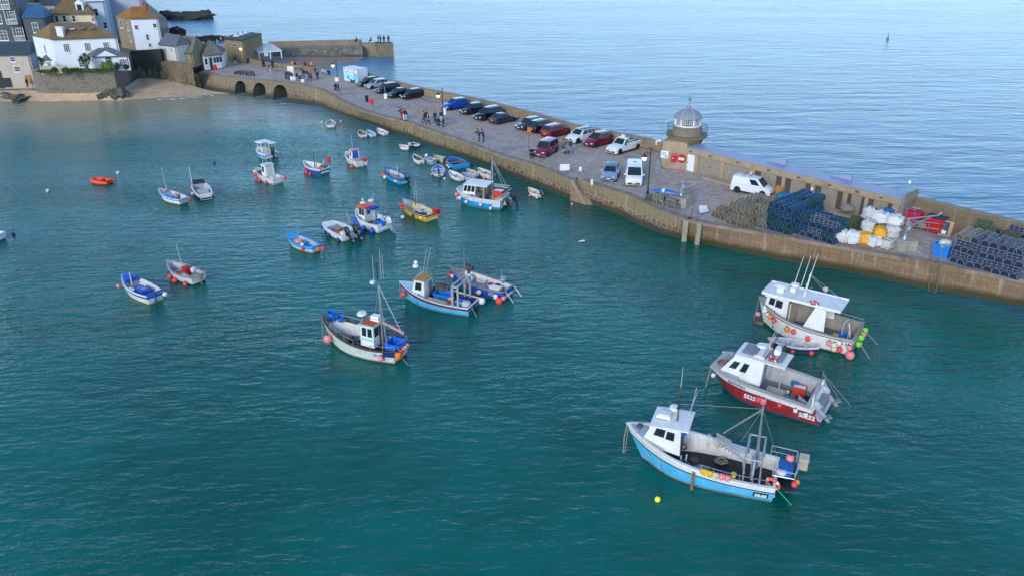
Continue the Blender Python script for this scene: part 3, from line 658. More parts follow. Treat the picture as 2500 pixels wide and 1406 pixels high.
def win(r, q, u, v, w, h_, wide, high, nu=2, nv=2, sill=True, frm=None):
 """window with frame, pane and glazing bars on wall quad q, centred at u,v in metres from its bottom left"""
 frm = frm or WFR; W_, H_ = wide, high; u0, u1, v0, v1 = (u-w/2)/W_, (u+w/2)/W_, (v-h_/2)/H_, (v+h_/2)/H_
 e = .07
 mb = MB()
 mb.panel(q, u0, u1, v1-e/H_, v1, .01, .07, frm); mb.panel(q, u0, u1, v0, v0+e/H_, .01, .07, frm); mb.panel(q, u0, u0+e/W_, v0+e/H_, v1-e/H_, .01, .07, frm); mb.panel(q, u1-e/W_, u1, v0+e/H_, v1-e/H_, .01, .07, frm)
 for k in range(1, nu): uu = u0+(u1-u0)*k/nu; mb.panel(q, uu-.025/W_, uu+.025/W_, v0+e/H_, v1-e/H_, .015, .03, frm)
 for k in range(1, nv): vv = v0+(v1-v0)*k/nv; mb.panel(q, u0+e/W_, u1-e/W_, vv-.025/H_, vv+.025/H_, .012, .03, frm)
 if sill: mb.panel(q, u0-.08/W_, u1+.08/W_, v0-.12/H_, v0-.01/H_, .01, .14, frm)
 f = mb.build('window', r); m2 = MB(); m2.panel(q, u0+.03/W_, u1-.03/W_, v0+.03/H_, v1-.03/H_, .002, .008, WGL); m2.build('pane', f); return f
def house(name, label, pts, z0, z1, wall, roofm, rise=2.0, ridge=None, over=.3, walls=None, roof='hip', dz=0):
 """pts: footprint corners, counter-clockwise seen from above, first edge = the front"""
 r = thing(name, label, 'house', (pts[0][0], pts[0][1], z0)); o = Vector((pts[0][0], pts[0][1], 0)); P = [Vector((p[0], p[1], 0))-o for p in pts]; n = len(P); H_ = z1-z0
 mb = MB()
 for k in range(n):
  a, b = P[k], P[(k+1) % n]; m = (walls or {}).get(k, wall); mb.face([(a.x, a.y, -.4), (b.x, b.y, -.4), (b.x, b.y, H_), (a.x, a.y, H_)], m)
 mb.face([(p.x, p.y, H_) for p in P], wall); mb.build('wall', r, norm=False)
 c = sum(P, Vector())/n
 if roof != 'none':
  mb = MB(); Q = [p+(p-c).normalized()*over for p in P]
  if roof == 'hip':
   if ridge is None: ridge = .45
   m0, m1 = (Q[0]+Q[3])/2, (Q[1]+Q[2])/2; a = m0.lerp(m1, (1-ridge)/2); b = m0.lerp(m1, (1+ridge)/2); A = (a.x, a.y, H_+rise); B = (b.x, b.y, H_+rise); q = [(p.x, p.y, H_-.03) for p in Q]
   mb.face([q[0], q[1], B, A], roofm); mb.face([q[1], q[2], B], roofm); mb.face([q[2], q[3], A, B], roofm); mb.face([q[3], q[0], A], roofm)
   mb.face(q[::-1], roofm)
   if ridge > 0: mb.tube([A, B], .1, M('ridge_tile', '#7c6a55', .8), 5)
  elif roof == 'gable':
   m0, m1 = (Q[0]+Q[3])/2, (Q[1]+Q[2])/2; A = (m0.x, m0.y, H_+rise); B = (m1.x, m1.y, H_+rise); q = [(p.x, p.y, H_-.03) for p in Q]; mb.face([q[0], q[1], B, A], roofm); mb.face([q[2], q[3], A, B], roofm); mb.face(q[::-1], roofm)
   g = MB(); g.face([(P[0].x, P[0].y, H_), (P[3].x, P[3].y, H_), (A[0], A[1], H_+rise-.1)], wall); g.face([(P[1].x, P[1].y, H_), (P[2].x, P[2].y, H_), (B[0], B[1], H_+rise-.1)], wall); g.build('gable', r)
  else:
   mb.prism([(p.x, p.y) for p in Q], H_-.02, H_+.2, roofm)
  rr = mb.build('roof', r)
 else: rr = None
 if roof != 'none':
  g = MB(); a, b = P[0], P[1]; d = (b-a).normalized(); q = Vector((d.y, -d.x, 0))*(over*.8+.05); g.bar(a+q+Vector((0, 0, H_-.1)), b+q+Vector((0, 0, H_-.1)), .12, .1, M('gutter', '#33373c', .6)); q2 = Vector((d.y, -d.x, 0))*.08; e_ = b+q2-d*.25; g.tube([b+q-d*.25+Vector((0, 0, H_-.12)), e_+Vector((0, 0, H_-.5)), e_+Vector((0, 0, 0))], .05, M('gutter', '#33373c', .6), 5); g.build('gutter', r)
 Qs = []
 for k in range(n):
  a, b = P[k], P[(k+1) % n]; Qs.append(([(a.x, a.y, 0), (b.x, b.y, 0), (b.x, b.y, H_), (a.x, a.y, H_)], (b-a).length, H_))
 return r, Qs, rr
def chim(r, x, y, z, h_, m, w=.9, d=.7, pots=2):
 mb = MB(); mb.box((x, y, z+h_/2), (w, d, h_), m); mb.box((x, y, z+h_+.06), (w*1.15, d*1.15, .12), m)
 c = mb.build('chimney', r)
 for k in range(pots):
  mb = MB(); mb.lathe([(.14, 0), (.17, .45), (.1, .45), (.1, .1)], M('chimney_pot', '#8a4a34', .8), (x+(k-(pots-1)/2)*.4, y, z+h_+.12), 8); mb.build('chimney_pot', c)
def up(px, P):  # height at which the vertical through P shows at photo row px
 return zat(px, P)
fl = W(143, 171, TZ); fr_ = W(300, 164, TZ); bl = W(97, 161, TZ); zE = zat(96.5, fl); br = fr_+(bl-fl)*1.2
lw = (fr_-fl).length
r, Q, rf = house('long_white_house', 'long white house with brown lichened hipped roof above the beach terrace', [fl, fr_, br, bl], TZ, zE, WHW, LICH, 2.3, .62)
q, w_, h_ = Q[0]
for f in (.2, .52, .81): win(r, q, w_*f, h_*.7, 1.0, 1.5, w_, h_, 3, 4)
for f in (.38,): win(r, q, w_*f, h_*.2, 1.1, 1.6, w_, h_, 3, 4)
q3_, w3, h3 = Q[3]; win(r, q3_, w3*.55, h3*.62, .5, 1.5, w3, h3, 1, 1, frm=WHW)
chim(r, *(( (fr_-fl)*.09).xy+Vector((.4, .9))), h_-.2, 2.1, WHW, 1.1, .8, 1)
chim(r, *((fr_-fl)*.93+(bl-fl)*.8).xy, h_-.2, 2.4, WHW, 1.0, .8, 1)
A_ = Vector((0, 0, 0)).lerp((fr_-fl), .5)
for k, f in enumerate((.3, .43, .58, .73)):
 a = (fr_-fl)*f+(bl-fl)*.28; mb = MB(); d = (fr_-fl).normalized(); ang = atan2(d.y, d.x)
 mb.box((a.x, a.y, h_+1.45), (.9, .8, .08), (WFR, WFR, M('skylight_blue', '#5f8fb0', .15), M('skylight_blue', '#5f8fb0', .15))[k], ang); o = mb.build('skylight', rf); o.rotation_euler = (0, 0, 0)
pl = W(234, 171, TZ); pr_ = W(319, 167, TZ); pz = zat(140, pl); dv = (bl-fl).normalized()*3.6
r, Q, _ = house('white_porch_wing', 'low white wing with arched window and grey slate roof before the long white house', [pl, pr_, pr_+dv, pl+dv], TZ, pz, WHW, SLATE, 1.25, .35)
q, w_, h_ = Q[0]
win(r, q, w_*.42, h_*.45, 1.1, 1.3, w_, h_, 3, 3); win(r, q, w_*.82, h_*.45, 1.3, 1.3, w_, h_, 4, 3); mb = MB()
cpt = Vector(q[0]).lerp(Vector(q[1]), .42); mb.lathe([(.02, -.05), (.55, -.05), (.55, .03), (.02, .03)], WGL, (0, 0, 0), 16); o = mb.build('window_arch', r); o.location = cpt+Vector((0, -.02, h_*.45+.62)); o.rotation_euler = (R(90), 0, atan2((pr_-pl).y, (pr_-pl).x))
gq = [Vector(q[0]).lerp(Vector(q[1]), .08), Vector(q[0]).lerp(Vector(q[1]), .68)]; mb = MB(); mb.face([gq[0]+Vector((0, -.06, h_)), gq[1]+Vector((0, -.06, h_)), (gq[0]+gq[1])/2+Vector((0, -.06, h_+1.0))], WHW); mb.build('gable', r)
sl_ = W(108, 168, TZ); sr_ = W(150, 168, TZ); sz = zat(146, sl_)
r, Q, _ = house('lean_to', 'small white lean to with grey roof at the left end of the long white house', [sl_, sr_, sr_+Vector((-.5, 2.2, 0)), sl_+Vector((-.5, 2.2, 0))], TZ, sz, WHW, SLATE, .95, .4)
q, w_, h_ = Q[0]; win(r, q, w_*.35, h_*.5, .7, .8, w_, h_); win(r, q, w_*.78, h_*.5, .7, .8, w_, h_)
mb = MB(); a = W(100, 178, TZ); b = W(165, 177, TZ); d = (b-a); mb.prism([(a.x, a.y), (b.x, b.y), (b.x, b.y+.25), (a.x, a.y+.25)], TZ-.2, TZ+1.1, M('garden_wall', '#a59a86', .85, var=.2)); tag(mb.build('garden_wall'), 'low pale garden wall on the terrace left of the palm tree', 'wall')
a = W(-60, 214, 1.2); b = W(91, 211, 1.2); zE = zat(134, b); dv = Vector((-1.5, 7, 0))
r, Q, _ = house('sand_rendered_house', 'sand coloured rendered house with dark slate roof at the left edge of the beach', [a, b, b+dv, a+dv], 1.2, zE, SAND, SLATED, 1.9, .9, walls={1: PALEB})
q, w_, h_ = Q[0]
xL = lambda px: (W(px, 212, 1.2)-a).dot((b-a).normalized())
win(r, q, xL(48), h_*.86, 1.0, .9, w_, h_, 1, 2); win(r, q, xL(53), h_*.55, 1.1, 1.0, w_, h_, 1, 2)
mb = MB(); mb.panel(q, (xL(73)-.5)/w_, (xL(73)+.5)/w_, .08, .36, .01, .06, M('door_ply', '#a0723f', .7)); mb.build('door', r)
mb = MB(); mb.panel(q, (xL(20)-.9)/w_, (xL(20)+.9)/w_, -.02, .28, .01, .03, M('doorway_shade', '#26303c', .8, var=.4)); d_ = mb.build('doorway', r); d_['label'] = 'dark open doorway'  # dark panel on the wall stands for the shade inside the doorway
mb = MB(); mb.panel(q, (xL(6)-3.2)/w_, (xL(6))/w_, .5, .99, .008, .03, WHW); mb.panel(q, (xL(14)-4.2)/w_, (xL(14))/w_, -.05, .5, .008, .03, terr); mb.build('wall_patch', r)
mb = MB(); a2 = W(-80, 224, .5); b2 = W(100, 218, .5); mb.prism([(a2.x, a2.y), (b2.x, b2.y), (b.x+1, b.y+.2), (a.x-3, a.y+.2)], -.5, 1.2, M('ledge_stone', '#837868', .9, var=.35, scale=.6)); tag(mb.build('stone_ledge'), 'stone ledge path in front of the sand coloured house', kind='structure')
a = W(-90, 160, 2.5); b = W(77, 157, 2.5); zE = zat(-26, b); dv = Vector((-2.2, 8, 0))
r, Q, _ = house('slate_hung_house', 'tall dark slate hung house with white windows and stacked balconies', [a, b, b+dv, a+dv], 2.5, zE, SLATED, SLATED, 1.5, .7, walls={1: M('slate_hung_blue', '#40566a', .6, var=.2, scale=1)})
q, w_, h_ = Q[0]; sdn = (b-a).normalized()
for row in (95, 54, 18):
 zz = zat(row-8, b)-2.5
 xw = 19-(95-row)*.1
 win(r, q, (W(xw, 158, 2.5)-a).dot(sdn), zz, 3.0, 1.9, w_, h_, 4, 3)
 xb = 58-(95-row)*.22; u = (W(xb+8, 158, 2.5)-a).dot(sdn); win(r, q, u, zz+.3, 1.5, 2.2, w_, h_, 3, 3, sill=False)
 mb = MB(); o_ = Vector(q[0])+sdn*(u-.95); n_ = Vector((sdn.y, -sdn.x, 0))
 fl0 = zz-.95; c4 = [o_, o_+n_*.8, o_+sdn*2.0+n_*.8, o_+sdn*2.0]
 mb.prism([(p.x, p.y) for p in c4], fl0-.1, fl0, WFR)
 for k in range(10): p = c4[1].lerp(c4[2], k/9); mb.bar((p.x, p.y, fl0), (p.x, p.y, fl0+.85), .1, .03, WFR)
 mb.bar((c4[1].x, c4[1].y, fl0+.9), (c4[2].x, c4[2].y, fl0+.9), .08, .08, WFR)
 for p in (c4[1], c4[2]): mb.bar((p.x, p.y, fl0), (p.x, p.y, fl0+2.6), .08, .08, WFR)
 mb.build('balcony', r)
a = W(76, 130, 5); b = W(128, 130, 5); zE = zat(44, a); dv = Vector((-1.5, 6, 0))
r, Q, _ = house('blue_roofed_house', 'dark slate house with blue slate roof between the slate hung house and the cream house', [a, b, b+dv, a+dv], 5, zE, SLATED, BSLT, 2.4, .5)
q, w_, h_ = Q[0]; win(r, q, w_*.5, h_*.72, 1.2, 1.9, w_, h_, 2, 2)
a = W(140, 105, 6); b = W(242, 103, 6); zE = zat(35, a); dv = Vector((-2.5, 9, 0))
r, Q, rf = house('cream_house', 'cream house with lichened hipped roof and white dormer behind the long white house', [a, b, b+dv, a+dv], 6, zE, CREAM, LICH, 4.0, .1, over=.5)
q, w_, h_ = Q[0]
for f in (.12, .3, .52): win(r, q, w_*f, h_*.83, .7, 1.3, w_, h_, 1, 2)
mb = MB(); c = (b-a)*.68+Vector((0, 1.6, 0)); mb.box((c.x, c.y, h_+1.1), (1.5, 2.2, 1.7), WFR); mb.box((c.x, c.y-1.12, h_+1.15), (.95, .04, 1.2), WGL); mb.prism([(c.x-.9, c.y-1.2), (c.x+.9, c.y-1.2), (c.x+.9, c.y+1.2), (c.x-.9, c.y+1.2)], h_+1.95, [h_+2.0]*4, WFR); mb.extr([(c.x-.85, h_+2), (c.x+.85, h_+2), (c.x, h_+2.7)], c.y-1.1, c.y+1.1, WFR); mb.build('dormer', rf)
a = W(232, 112, 5); b = W(276, 110, 5); zE = zat(4, a); dv = Vector((-2, 7, 0))
r, Q, _ = house('pale_blue_house', 'tall pale blue white house with flat roof behind the cream house', [a, b, b+dv, a+dv], 5, zE, PALEB, WHW, .3, roof='flat')
q, w_, h_ = Q[0]; win(r, q, w_*.45, h_*.75, .8, 1.6, w_, h_, 1, 2); win(r, q, w_*.8, h_*.45, .8, 1.4, w_, h_, 1, 2)
a = W(284, 100, 5); b = W(362, 98, 5); zE = zat(-6, a); dv = Vector((-2, 7, 0))
r, Q, _ = house('grey_gabled_house', 'tall grey rendered house behind the square white house', [a, b, b+dv, a+dv], 5, zE, M('grey_render', '#9aa1ad', .7, var=.1), SLATE, 2.5, .4)
a = W(262, 95, 5); b = W(284, 94, 5); zE = zat(2, a)
r, Q, _ = house('narrow_stone_house', 'narrow brown stone house between pale blue and grey houses', [a, b, b+dv, a+dv], 5, zE, STONEW, SLATE, 1.5, .2)
q, w_, h_ = Q[0]; win(r, q, w_*.55, h_*.78, .7, 1.3, w_, h_, 1, 2)
for k, (x0, x1, yb, yt, m, rm, lb) in enumerate(((66, 100, 60, 3, STONEW, SLATED, 'stone house high on the far left behind the blue roof'), (100, 150, 58, 12, M('grey_render', '#9aa1ad', .7, var=.1), SLATED, 'grey house with dark roof behind the cream house'), (86, 128, 40, -8, CREAM, SLATE, 'cream house at the top edge of the photo'), (128, 190, 44, -12, M('house_tan', '#a89270', .8, var=.15), SLATE, 'tan house at the top edge of the photo'), (190, 260, 40, -10, STONEW, LICHO, 'brown stone house at the top edge of the photo'))):
 a = W(x0, yb+40, 6); b = W(x1, yb+39, 6); a = a+Vector((a.x*.06, a.y*.06+k, 0)); b = b+Vector((b.x*.06, b.y*.06+k, 0)); zE = zat(yt, a)
 r, Q, _ = house('rear_house', lb, [a, b, b+dv, a+dv], 6, zE, m, rm, 2.0, .5); q, w_, h_ = Q[0]; win(r, q, w_*.35, h_*.75, .8, 1.4, w_, h_, 2, 2); win(r, q, w_*.7, h_*.75, .8, 1.4, w_, h_, 2, 2)
fl = W(333, 123, TZ); fr_ = W(399, 121, TZ); zE = zat(46, fl); bl = fl+Vector((-4.6, 3.6, 0)); br = fr_+Vector((-4.2, 5.0, 0))
r, Q, rf = house('square_white_house', 'square white house with orange lichened roof standing by the open sea', [fl, fr_, br, bl], TZ, zE, WHW, LICHO, 2.0, .3, walls={3: STONEW})
q, w_, h_ = Q[0]
for u, v, ww, hh in ((.16, .72, .75, .9), (.84, .76, .75, .9), (.5, .4, .6, 1.2), (.53, .14, .6, .8)): win(r, q, w_*u, h_*v, ww, hh, w_, h_, 1, 2)
q, w_, h_ = Q[3]; win(r, q, w_*.3, h_*.78, 1.2, 1.6, w_, h_, 2, 2); win(r, q, w_*.75, h_*.72, .6, 1.5, w_, h_, 1, 2); win(r, q, w_*.75, h_*.35, .6, 1.3, w_, h_, 1, 2)
chim(r, *(fr_-fl).xy*.62+Vector((-1.0, 2.0)), h_+.9, 1.5, M('chimney_brick', '#8a4b33', .85, var=.2), .8, .6, 2)
fl = W(396, 152, 4.2); fr_ = W(437, 158, 4.2); zE = zat(108, fl); dv = Vector((1.5, 3.4, 0))
r, Q, _ = house('white_gabled_cottage', 'small whitewashed cottage with steep grey roof on the rocks beside the pier', [fl, fr_, fr_+dv, fl+dv], 4.2, zE, M('whitewash', '#c7c5bb', .8, var=.12, scale=1, dirt='#9a927e', dirtamt=.5), SLATE, 1.7, .8)
q, w_, h_ = Q[0]; win(r, q, w_*.35, h_*.7, .45, 1.0, w_, h_, 1, 1, frm=WHW); win(r, q, w_*.7, h_*.74, .45, .7, w_, h_, 1, 1, frm=WHW)
fl = W(430, 158, 3.8); fr_ = W(474, 160, 3.8); zE = zat(128, fl); dv = Vector((1.0, 6, 0))
r, Q, _ = house('brown_stone_cottage', 'brown stone cottage with lichened slate roof between the whitewashed cottage and the lodge', [fl, fr_, fr_+dv, fl+dv], 3.8, zE, STONEW, M('slate_brownish', '#6d675c', .8, var=.3, scale=.8, dirt='#8a7a55'), 2.6, .7)
q, w_, h_ = Q[0]; win(r, q, w_*.55, h_*.75, .5, .9, w_, h_, 1, 2)
fl = W(474, 161, ZD+.2); fm = W(502, 174, ZD); fr_ = W(547, 168, ZD); zE = zat(137, fm)
r, Q, _ = house('pier_lodge', 'white single storey lodge with hipped slate roof at the landward end of the pier', [fm, fr_, fr_+Vector((-1.2, 5.5, 0)), fl+Vector((.2, 1, 0))], ZD, zE, WHW, M('slate_brownish', '#6d675c', .8, var=.3, scale=.8, dirt='#8a7a55'), 2.3, .05, over=.35)
q, w_, h_ = Q[0]; win(r, q, w_*.72, h_*.62, 2.0, 1.2, w_, h_, 3, 1); win(r, q, w_*.1, h_*.6, .7, 1.3, w_, h_, 1, 1)
mb = MB(); mb.panel(q, .28, .42, 0, .82, .01, .06, M('door_black', '#20252c', .5)); mb.build('door', r); mb = MB(); mb.panel(q, .0, 1, -.02, .05, .01, .04, BLK_ if 'BLK_' in globals() else M('plinth_black', '#1d2024', .7)); mb.build('plinth', r)
q, w_, h_ = Q[3]; win(r, q, w_*.5, h_*.62, .8, 1.4, w_, h_, 1, 1)
mb = MB(); p0 = W(508, 160, ZD); mb.tube([(0, 0, 0), (0, 0, zat(104, p0)-ZD)], .07, M('pole_brown', '#8a5a48', .7), 6); mb.ball((-.3, 0, zat(106, p0)-ZD), .22, WH_ if 'WH_' in globals() else WFR, 8, 6); mb.bar((-.5, 0, zat(108, p0)-ZD), (.4, 0, zat(108, p0)-ZD), .06, .06, WFR); o = mb.build('aerial_mast', None, loc=p0); tag(o, 'tall mast with white instruments rising beside the pier lodge', 'mast')
fl = W(556, 150, ZD); fm = W(601, 156, ZD); zE = zat(100, fm); fr_ = W(645, 138, ZD); bl = fl+(fr_-fm)
r, Q, _ = house('stone_chapel_block', 'flat roofed brown stone building with white framed windows beside the small jetty', [fl, fm, fr_, bl], ZD, zE, M('block_stone', '#857456', .85, var=.25, scale=1.4, dirt='#665a45', dirtamt=.5), M('roof_dark_felt', '#34383d', .7, var=.2), .3, roof='flat', over=.15)
q, w_, h_ = Q[0]
for f in (.25, .52, .8): win(r, q, w_*f, h_*.76, 1.0, .6, w_, h_, 3, 1, sill=False, frm=M('window_surround', '#b5ad9c', .7))
mb = MB(); e = Vector(q[0]).lerp(Vector(q[1]), .82); mb.ball((e.x, e.y-.3, h_*.62), .16, emis('lamp_glow_warm', '#ffd9a0', 5), 8, 6); mb.build('lit_lamp', r)
for k in range(3): mb = MB(); mb.lathe([(.9, .2), (0, .9)], M('rooflight', '#b8bcc0', .4), (*((fm-fl)*.35+(fr_-fm)*(.3+.25*k)).xy, h_), 4, .7); mb.build('roof_lantern', r)
mb = MB(); p0 = W(640, 122, ZD); hp = zat(71, p0)-ZD; mb.tube([(0, 0, 0), (0, 0, hp)], .07, M('pole_pale', '#a9a08c', .6), 6); mb.tube([(0, 0, hp), (-.3, 0, hp+.4), (-.1, 0, hp+.7)], .05, WFR, 5); o = mb.build('flagpole', None, loc=p0); tag(o, 'tall pale pole at the far corner of the flat roofed stone building', 'pole')
a = W(634, 147, ZD); b = W(688, 143, ZD); r = thing('pergola', 'white slatted pergola canopy against the flat roofed stone building', 'pergola', a, atan2((b-a).y, (b-a).x)); L_ = (b-a).length; hp = zat(129, a)-ZD
for f in (0, .5, 1): mb = MB(); mb.bar((L_*f, 0, 0), (L_*f, 0, hp), .18, .18, WFR); mb.build('post', r)
mb = MB(); mb.bar((-.2, 0, hp), (L_+.2, 0, hp), .15, .2, WFR); mb.bar((-1.2, 5.0, hp+.9), (L_-.8, 5.0, hp+.9), .15, .2, WFR)
for k in range(10): f = k/9; mb.bar((L_*f, -.15, hp+.12), (L_*f-1.1, 5.0, hp+1.02), .3, .06, WFR)
mb.build('slatted_roof', r)
apr = M('apron_sand', '#8a7464', .85, var=.2, scale=.3, dirt='#6d5c50'); mb = MB()
n0 = [W(600, 150, 1.5), W(643, 164, 1.3), W(700, 170, 1.0), W(745, 174, .5), W(790, 178, -.2)]; n1 = [W(648, 138, 1.4), W(710, 139.5, 1.1), W(770, 139.5, .8), W(830, 139.5, .55), W(893, 140, .25)]; n2 = [a.lerp(b, .5) for a, b in zip(n0, n1)]
for k, p in enumerate(n2): p.z -= (0, 0, .15, .3, .5)[k]
mb.grid([n0, n2, n1], apr)
tag(mb.build('jetty_beach'), 'pinkish sand between the pier and the small jetty', kind='structure')
j0 = W(655, 139, .8); j1 = W(886, 137, .4); jb0 = zat(113, j0); jb1 = zat(112, j1); jt0 = zat(106, j0); jt1 = zat(97.5, j1)
jm = masonry('jetty_rubble', '#8a8578', '#5d5a52', '#3b3934', 1.6, 1.8, 'rubble', .08, algae='#4a4438'); jc = M('jetty_concrete', '#8a7a66', .9, var=.25, scale=.5, dirt='#6c604f')
r = thing('small_jetty', 'short stone breakwater jetty with raised back wall beyond the car park', 'jetty', j0, atan2((j1-j0).y, (j1-j0).x)); L_ = (j1-j0).length; hb_ = 1.7; ht_ = 2.75
mb = MB(); mb.face([(0, 0, -.8), (L_, 0, -.8), (L_, .3, hb_), (0, .3, hb_)], jm, [(0, 0), (L_, 0), (L_, 2.7), (0, 2.7)]); mb.build('rubble_face', r, norm=False)
mb = MB(); mb.box((L_/2, 2.3, hb_/2-.4), (L_, 3.9, hb_+.78), jc); mb.box((L_/2, 4.2, .9), (L_, .9, ht_*2-1.8), jc); mb.build('back_wall', r)
e0 = (j1-j0).normalized(); mb = MB(); mb.box((L_+2.0, 3.2, .5), (4.2, 2.0, 3.2), jc); mb.box((L_+5.2, 2.2, .4), (4.2, 3.8, 3.4), M('jetty_end_stone', '#7c6e5a', .9, var=.3, scale=1, dirt='#4c473b', dirtamt=.6)); mb.build('pierhead', r)
pts = [(L_+.5, 4.0), (L_+2.2, 4.0), (L_+4, 4.0), (L_+6.8, 4.0), (L_+7.1, 2.2), (L_+7.1, .6)]; mb = MB(); rw_ = M('rail_white', '#b8bcc0', .5)
for z in (3.1, 2.6): mb.tube([(x, y, z) for x, y in pts], .03, rw_, 5)
for x, y in pts: mb.tube([(x, y, 2.1), (x, y, 3.1)], .03, rw_, 5)
mb.build('railing', r) 
JET = (j0, j1, r)
swm = masonry('seat_wall_stone', '#85765e', '#6c5f4b', '#9b8b70', 1.8, 2.2, 'rubble', .05)
sp = [W(597, 151, ZD), W(643, 163.5, ZD), W(690, 169.5, ZD), W(738, 173.5, ZD), W(775, 178, ZD)]
wallrun('seat_wall', 'low stone wall with built in benches between the pier and the small beach', sp, [ZD-2.4]*5, [ZD+.95]*5, swm, .6)
mb = MB()
for k in range(9):
 p = sp[1].lerp(sp[3], k/8.5); q_ = sp[1].lerp(sp[3], (k+.62)/8.5); mb.bar(p+Vector((0, -.25, .42)), q_+Vector((0, -.25, .42)), .5, .07, M('seat_timber', '#5a4a3a', .7)); mb.box(p+Vector((0, -.25, .2)), (.25, .45, .4), jc)
tag(mb.build('wall_bench'), 'row of plain benches along the low stone wall by the small beach', 'bench')
LEAFD = M('leaf_dark', '#26361c', .7, var=.5, scale=2); LEAFM = M('leaf_mid', '#3c5a1e', .7, var=.45, scale=2); LEAFY = M('leaf_yellow_green', '#6a7a22', .7, var=.4, scale=2); PALMG = M('palm_leaf', '#46502c', .7, var=.45, scale=2); BARK = M('bark', '#5d5244', .9, var=.3)
def bush(label, p, d, m, n=420, seed=1, name='bush'):
 rn = random.Random(seed); mb = MB()
 for k in range(n):
  u = Vector((rn.gauss(0, 1), rn.gauss(0, 1), rn.gauss(0, 1))).normalized(); rr = rn.uniform(.55, 1.0)*(1+.25*noise.noise(u*2+Vector((seed, 0, 0)))); c = Vector((u.x*d[0]/2*rr, u.y*d[1]/2*rr, d[2]/2+u.z*d[2]/2*rr))
  if c.z < 0: continue
  t = Vector((rn.gauss(0, 1), rn.gauss(0, 1), rn.gauss(0, .6))).normalized(); s = t.cross(u).normalized() if abs(t.dot(u)) < .98 else u.orthogonal(); a = rn.uniform(.1, .2); mb.face([c-t*a-s*a*.5, c+t*a*.2-s*a*.6, c+t*a, c+t*a*.1+s*a*.6], m)
 mb.ball((0, 0, d[2]*.4), 1, LEAFD, 8, 6, (d[0]*.33, d[1]*.33, d[2]*.38)); o = mb.build('foliage', None, norm=False); r = thing(name, label, 'bush', p); o.parent = r
 mb = MB(); mb.tube([(0, 0, -.1), (0, 0, d[2]*.3)], [.07, .04], BARK, 6); mb.build('stem', r); return r
bush('round yellow green bush before the arched window', W(264, 174, TZ), (2.6, 1.8, 1.7), LEAFY, 600, 2); bush('small round dark bush at the right end of the terrace', W(309, 171, TZ), (1.0, .9, .9), LEAFD, 250, 3); bush('low green bush spilling over the terrace wall', W(162, 180, TZ), (1.6, 1.1, 1.0), LEAFM, 350, 4); bush('small dark bush behind the terrace wall near the garden wall', W(134, 178, TZ), (1.0, .9, .9), LEAFD, 250, 5); bush('yellow green low bush left of the palm', W(184, 175, TZ), (1.9, 1.0, .7), LEAFY, 350, 6)
bush('grey green bush beside the arched window bush', W(288, 170, TZ), (1.0, .8, 1.3), M('leaf_grey', '#5d6a5c', .7, var=.4, scale=2), 250, 8)
o = bush('low hedge of mixed green along the top of the terrace wall', W(212, 176, TZ), (9.5, .9, .6), LEAFM, 700, 9, 'hedge'); o['category'] = 'hedge'
o = bush('low hedge at the left part of the terrace wall', W(112, 179, TZ), (3.6, .7, .6), LEAFM, 400, 10, 'hedge'); o['category'] = 'hedge'
o = bush('ivy clump hanging on the dark retaining wall', W(392, 150, 3.6), (1.6, 1.2, 2.6), LEAFD, 400, 11, 'ivy'); o['category'] = 'ivy'
def palm(label, p, tr, seed):
 r = thing('palm_tree', label, 'palm', p); rn = random.Random(seed); mb = MB(); cr = MB()
 for x, y, h_ in tr:
  mb.tube([(0, 0, -.1), (x*.4, y*.4, h_*.55), (x, y, h_)], [.14, .1, .08], BARK, 7)
  for k in range(120):
   a = rn.uniform(0, 2*pi); e = rn.uniform(-.5, 1.3); L_ = rn.uniform(.7, 1.05); d = Vector((cos(a)*cos(e), sin(a)*cos(e), sin(e))); c = Vector((x, y, h_)); mid = c+d*L_*.6; tip = c+d*L_+Vector((0, 0, -.25)); s = d.cross(Vector((0, 0, 1))).normalized()*.045
   cr.face([c, mid-s, tip, mid+s], PALMG)
 mb.build('trunk', r, 60); cr.build('crown', r, norm=False)
palm('bushy cabbage palm with three heads before the long white house', W(214, 175, TZ), ((-.7, 0, 2.1), (.05, .1, 2.6), (.8, -.1, 2.0), (.3, -.3, 1.7)), 1); palm('small cabbage palm beside the left lean to', W(104, 177, TZ), ((0, 0, 2.1), (.3, .1, 1.7)), 2)
mb = MB(); p0 = W(533, 128, ZD); cl = [M('flag_red', '#c8202a', .6), M('flag_teal', '#1b9a9a', .6), M('flag_blue', '#3fa4d8', .6), M('flag_orange', '#e08a2c', .6)]
r = thing('bunting', 'line of small coloured flags on a pole behind the pier lodge', 'bunting', p0); hp = zat(96, p0)-ZD; mb.tube([(0, 0, 0), (0, 0, hp)], .05, WFR, 5); mb.build('pole', r)
for k, (x, z) in enumerate(((-2.0, -.3), (-1.0, -.5), (0, -.35), (.75, .3), (.9, -.6))): mb = MB(); mb.face([(x, 0, hp+z), (x+.5, .1, hp+z), (x+.25, .05, hp+z-.6)], cl[k % 4]); mb.face([(x, .03, hp+z), (x+.5, .13, hp+z), (x+.25, .08, hp+z-.6)], cl[k % 4]); mb.build('flag', r)
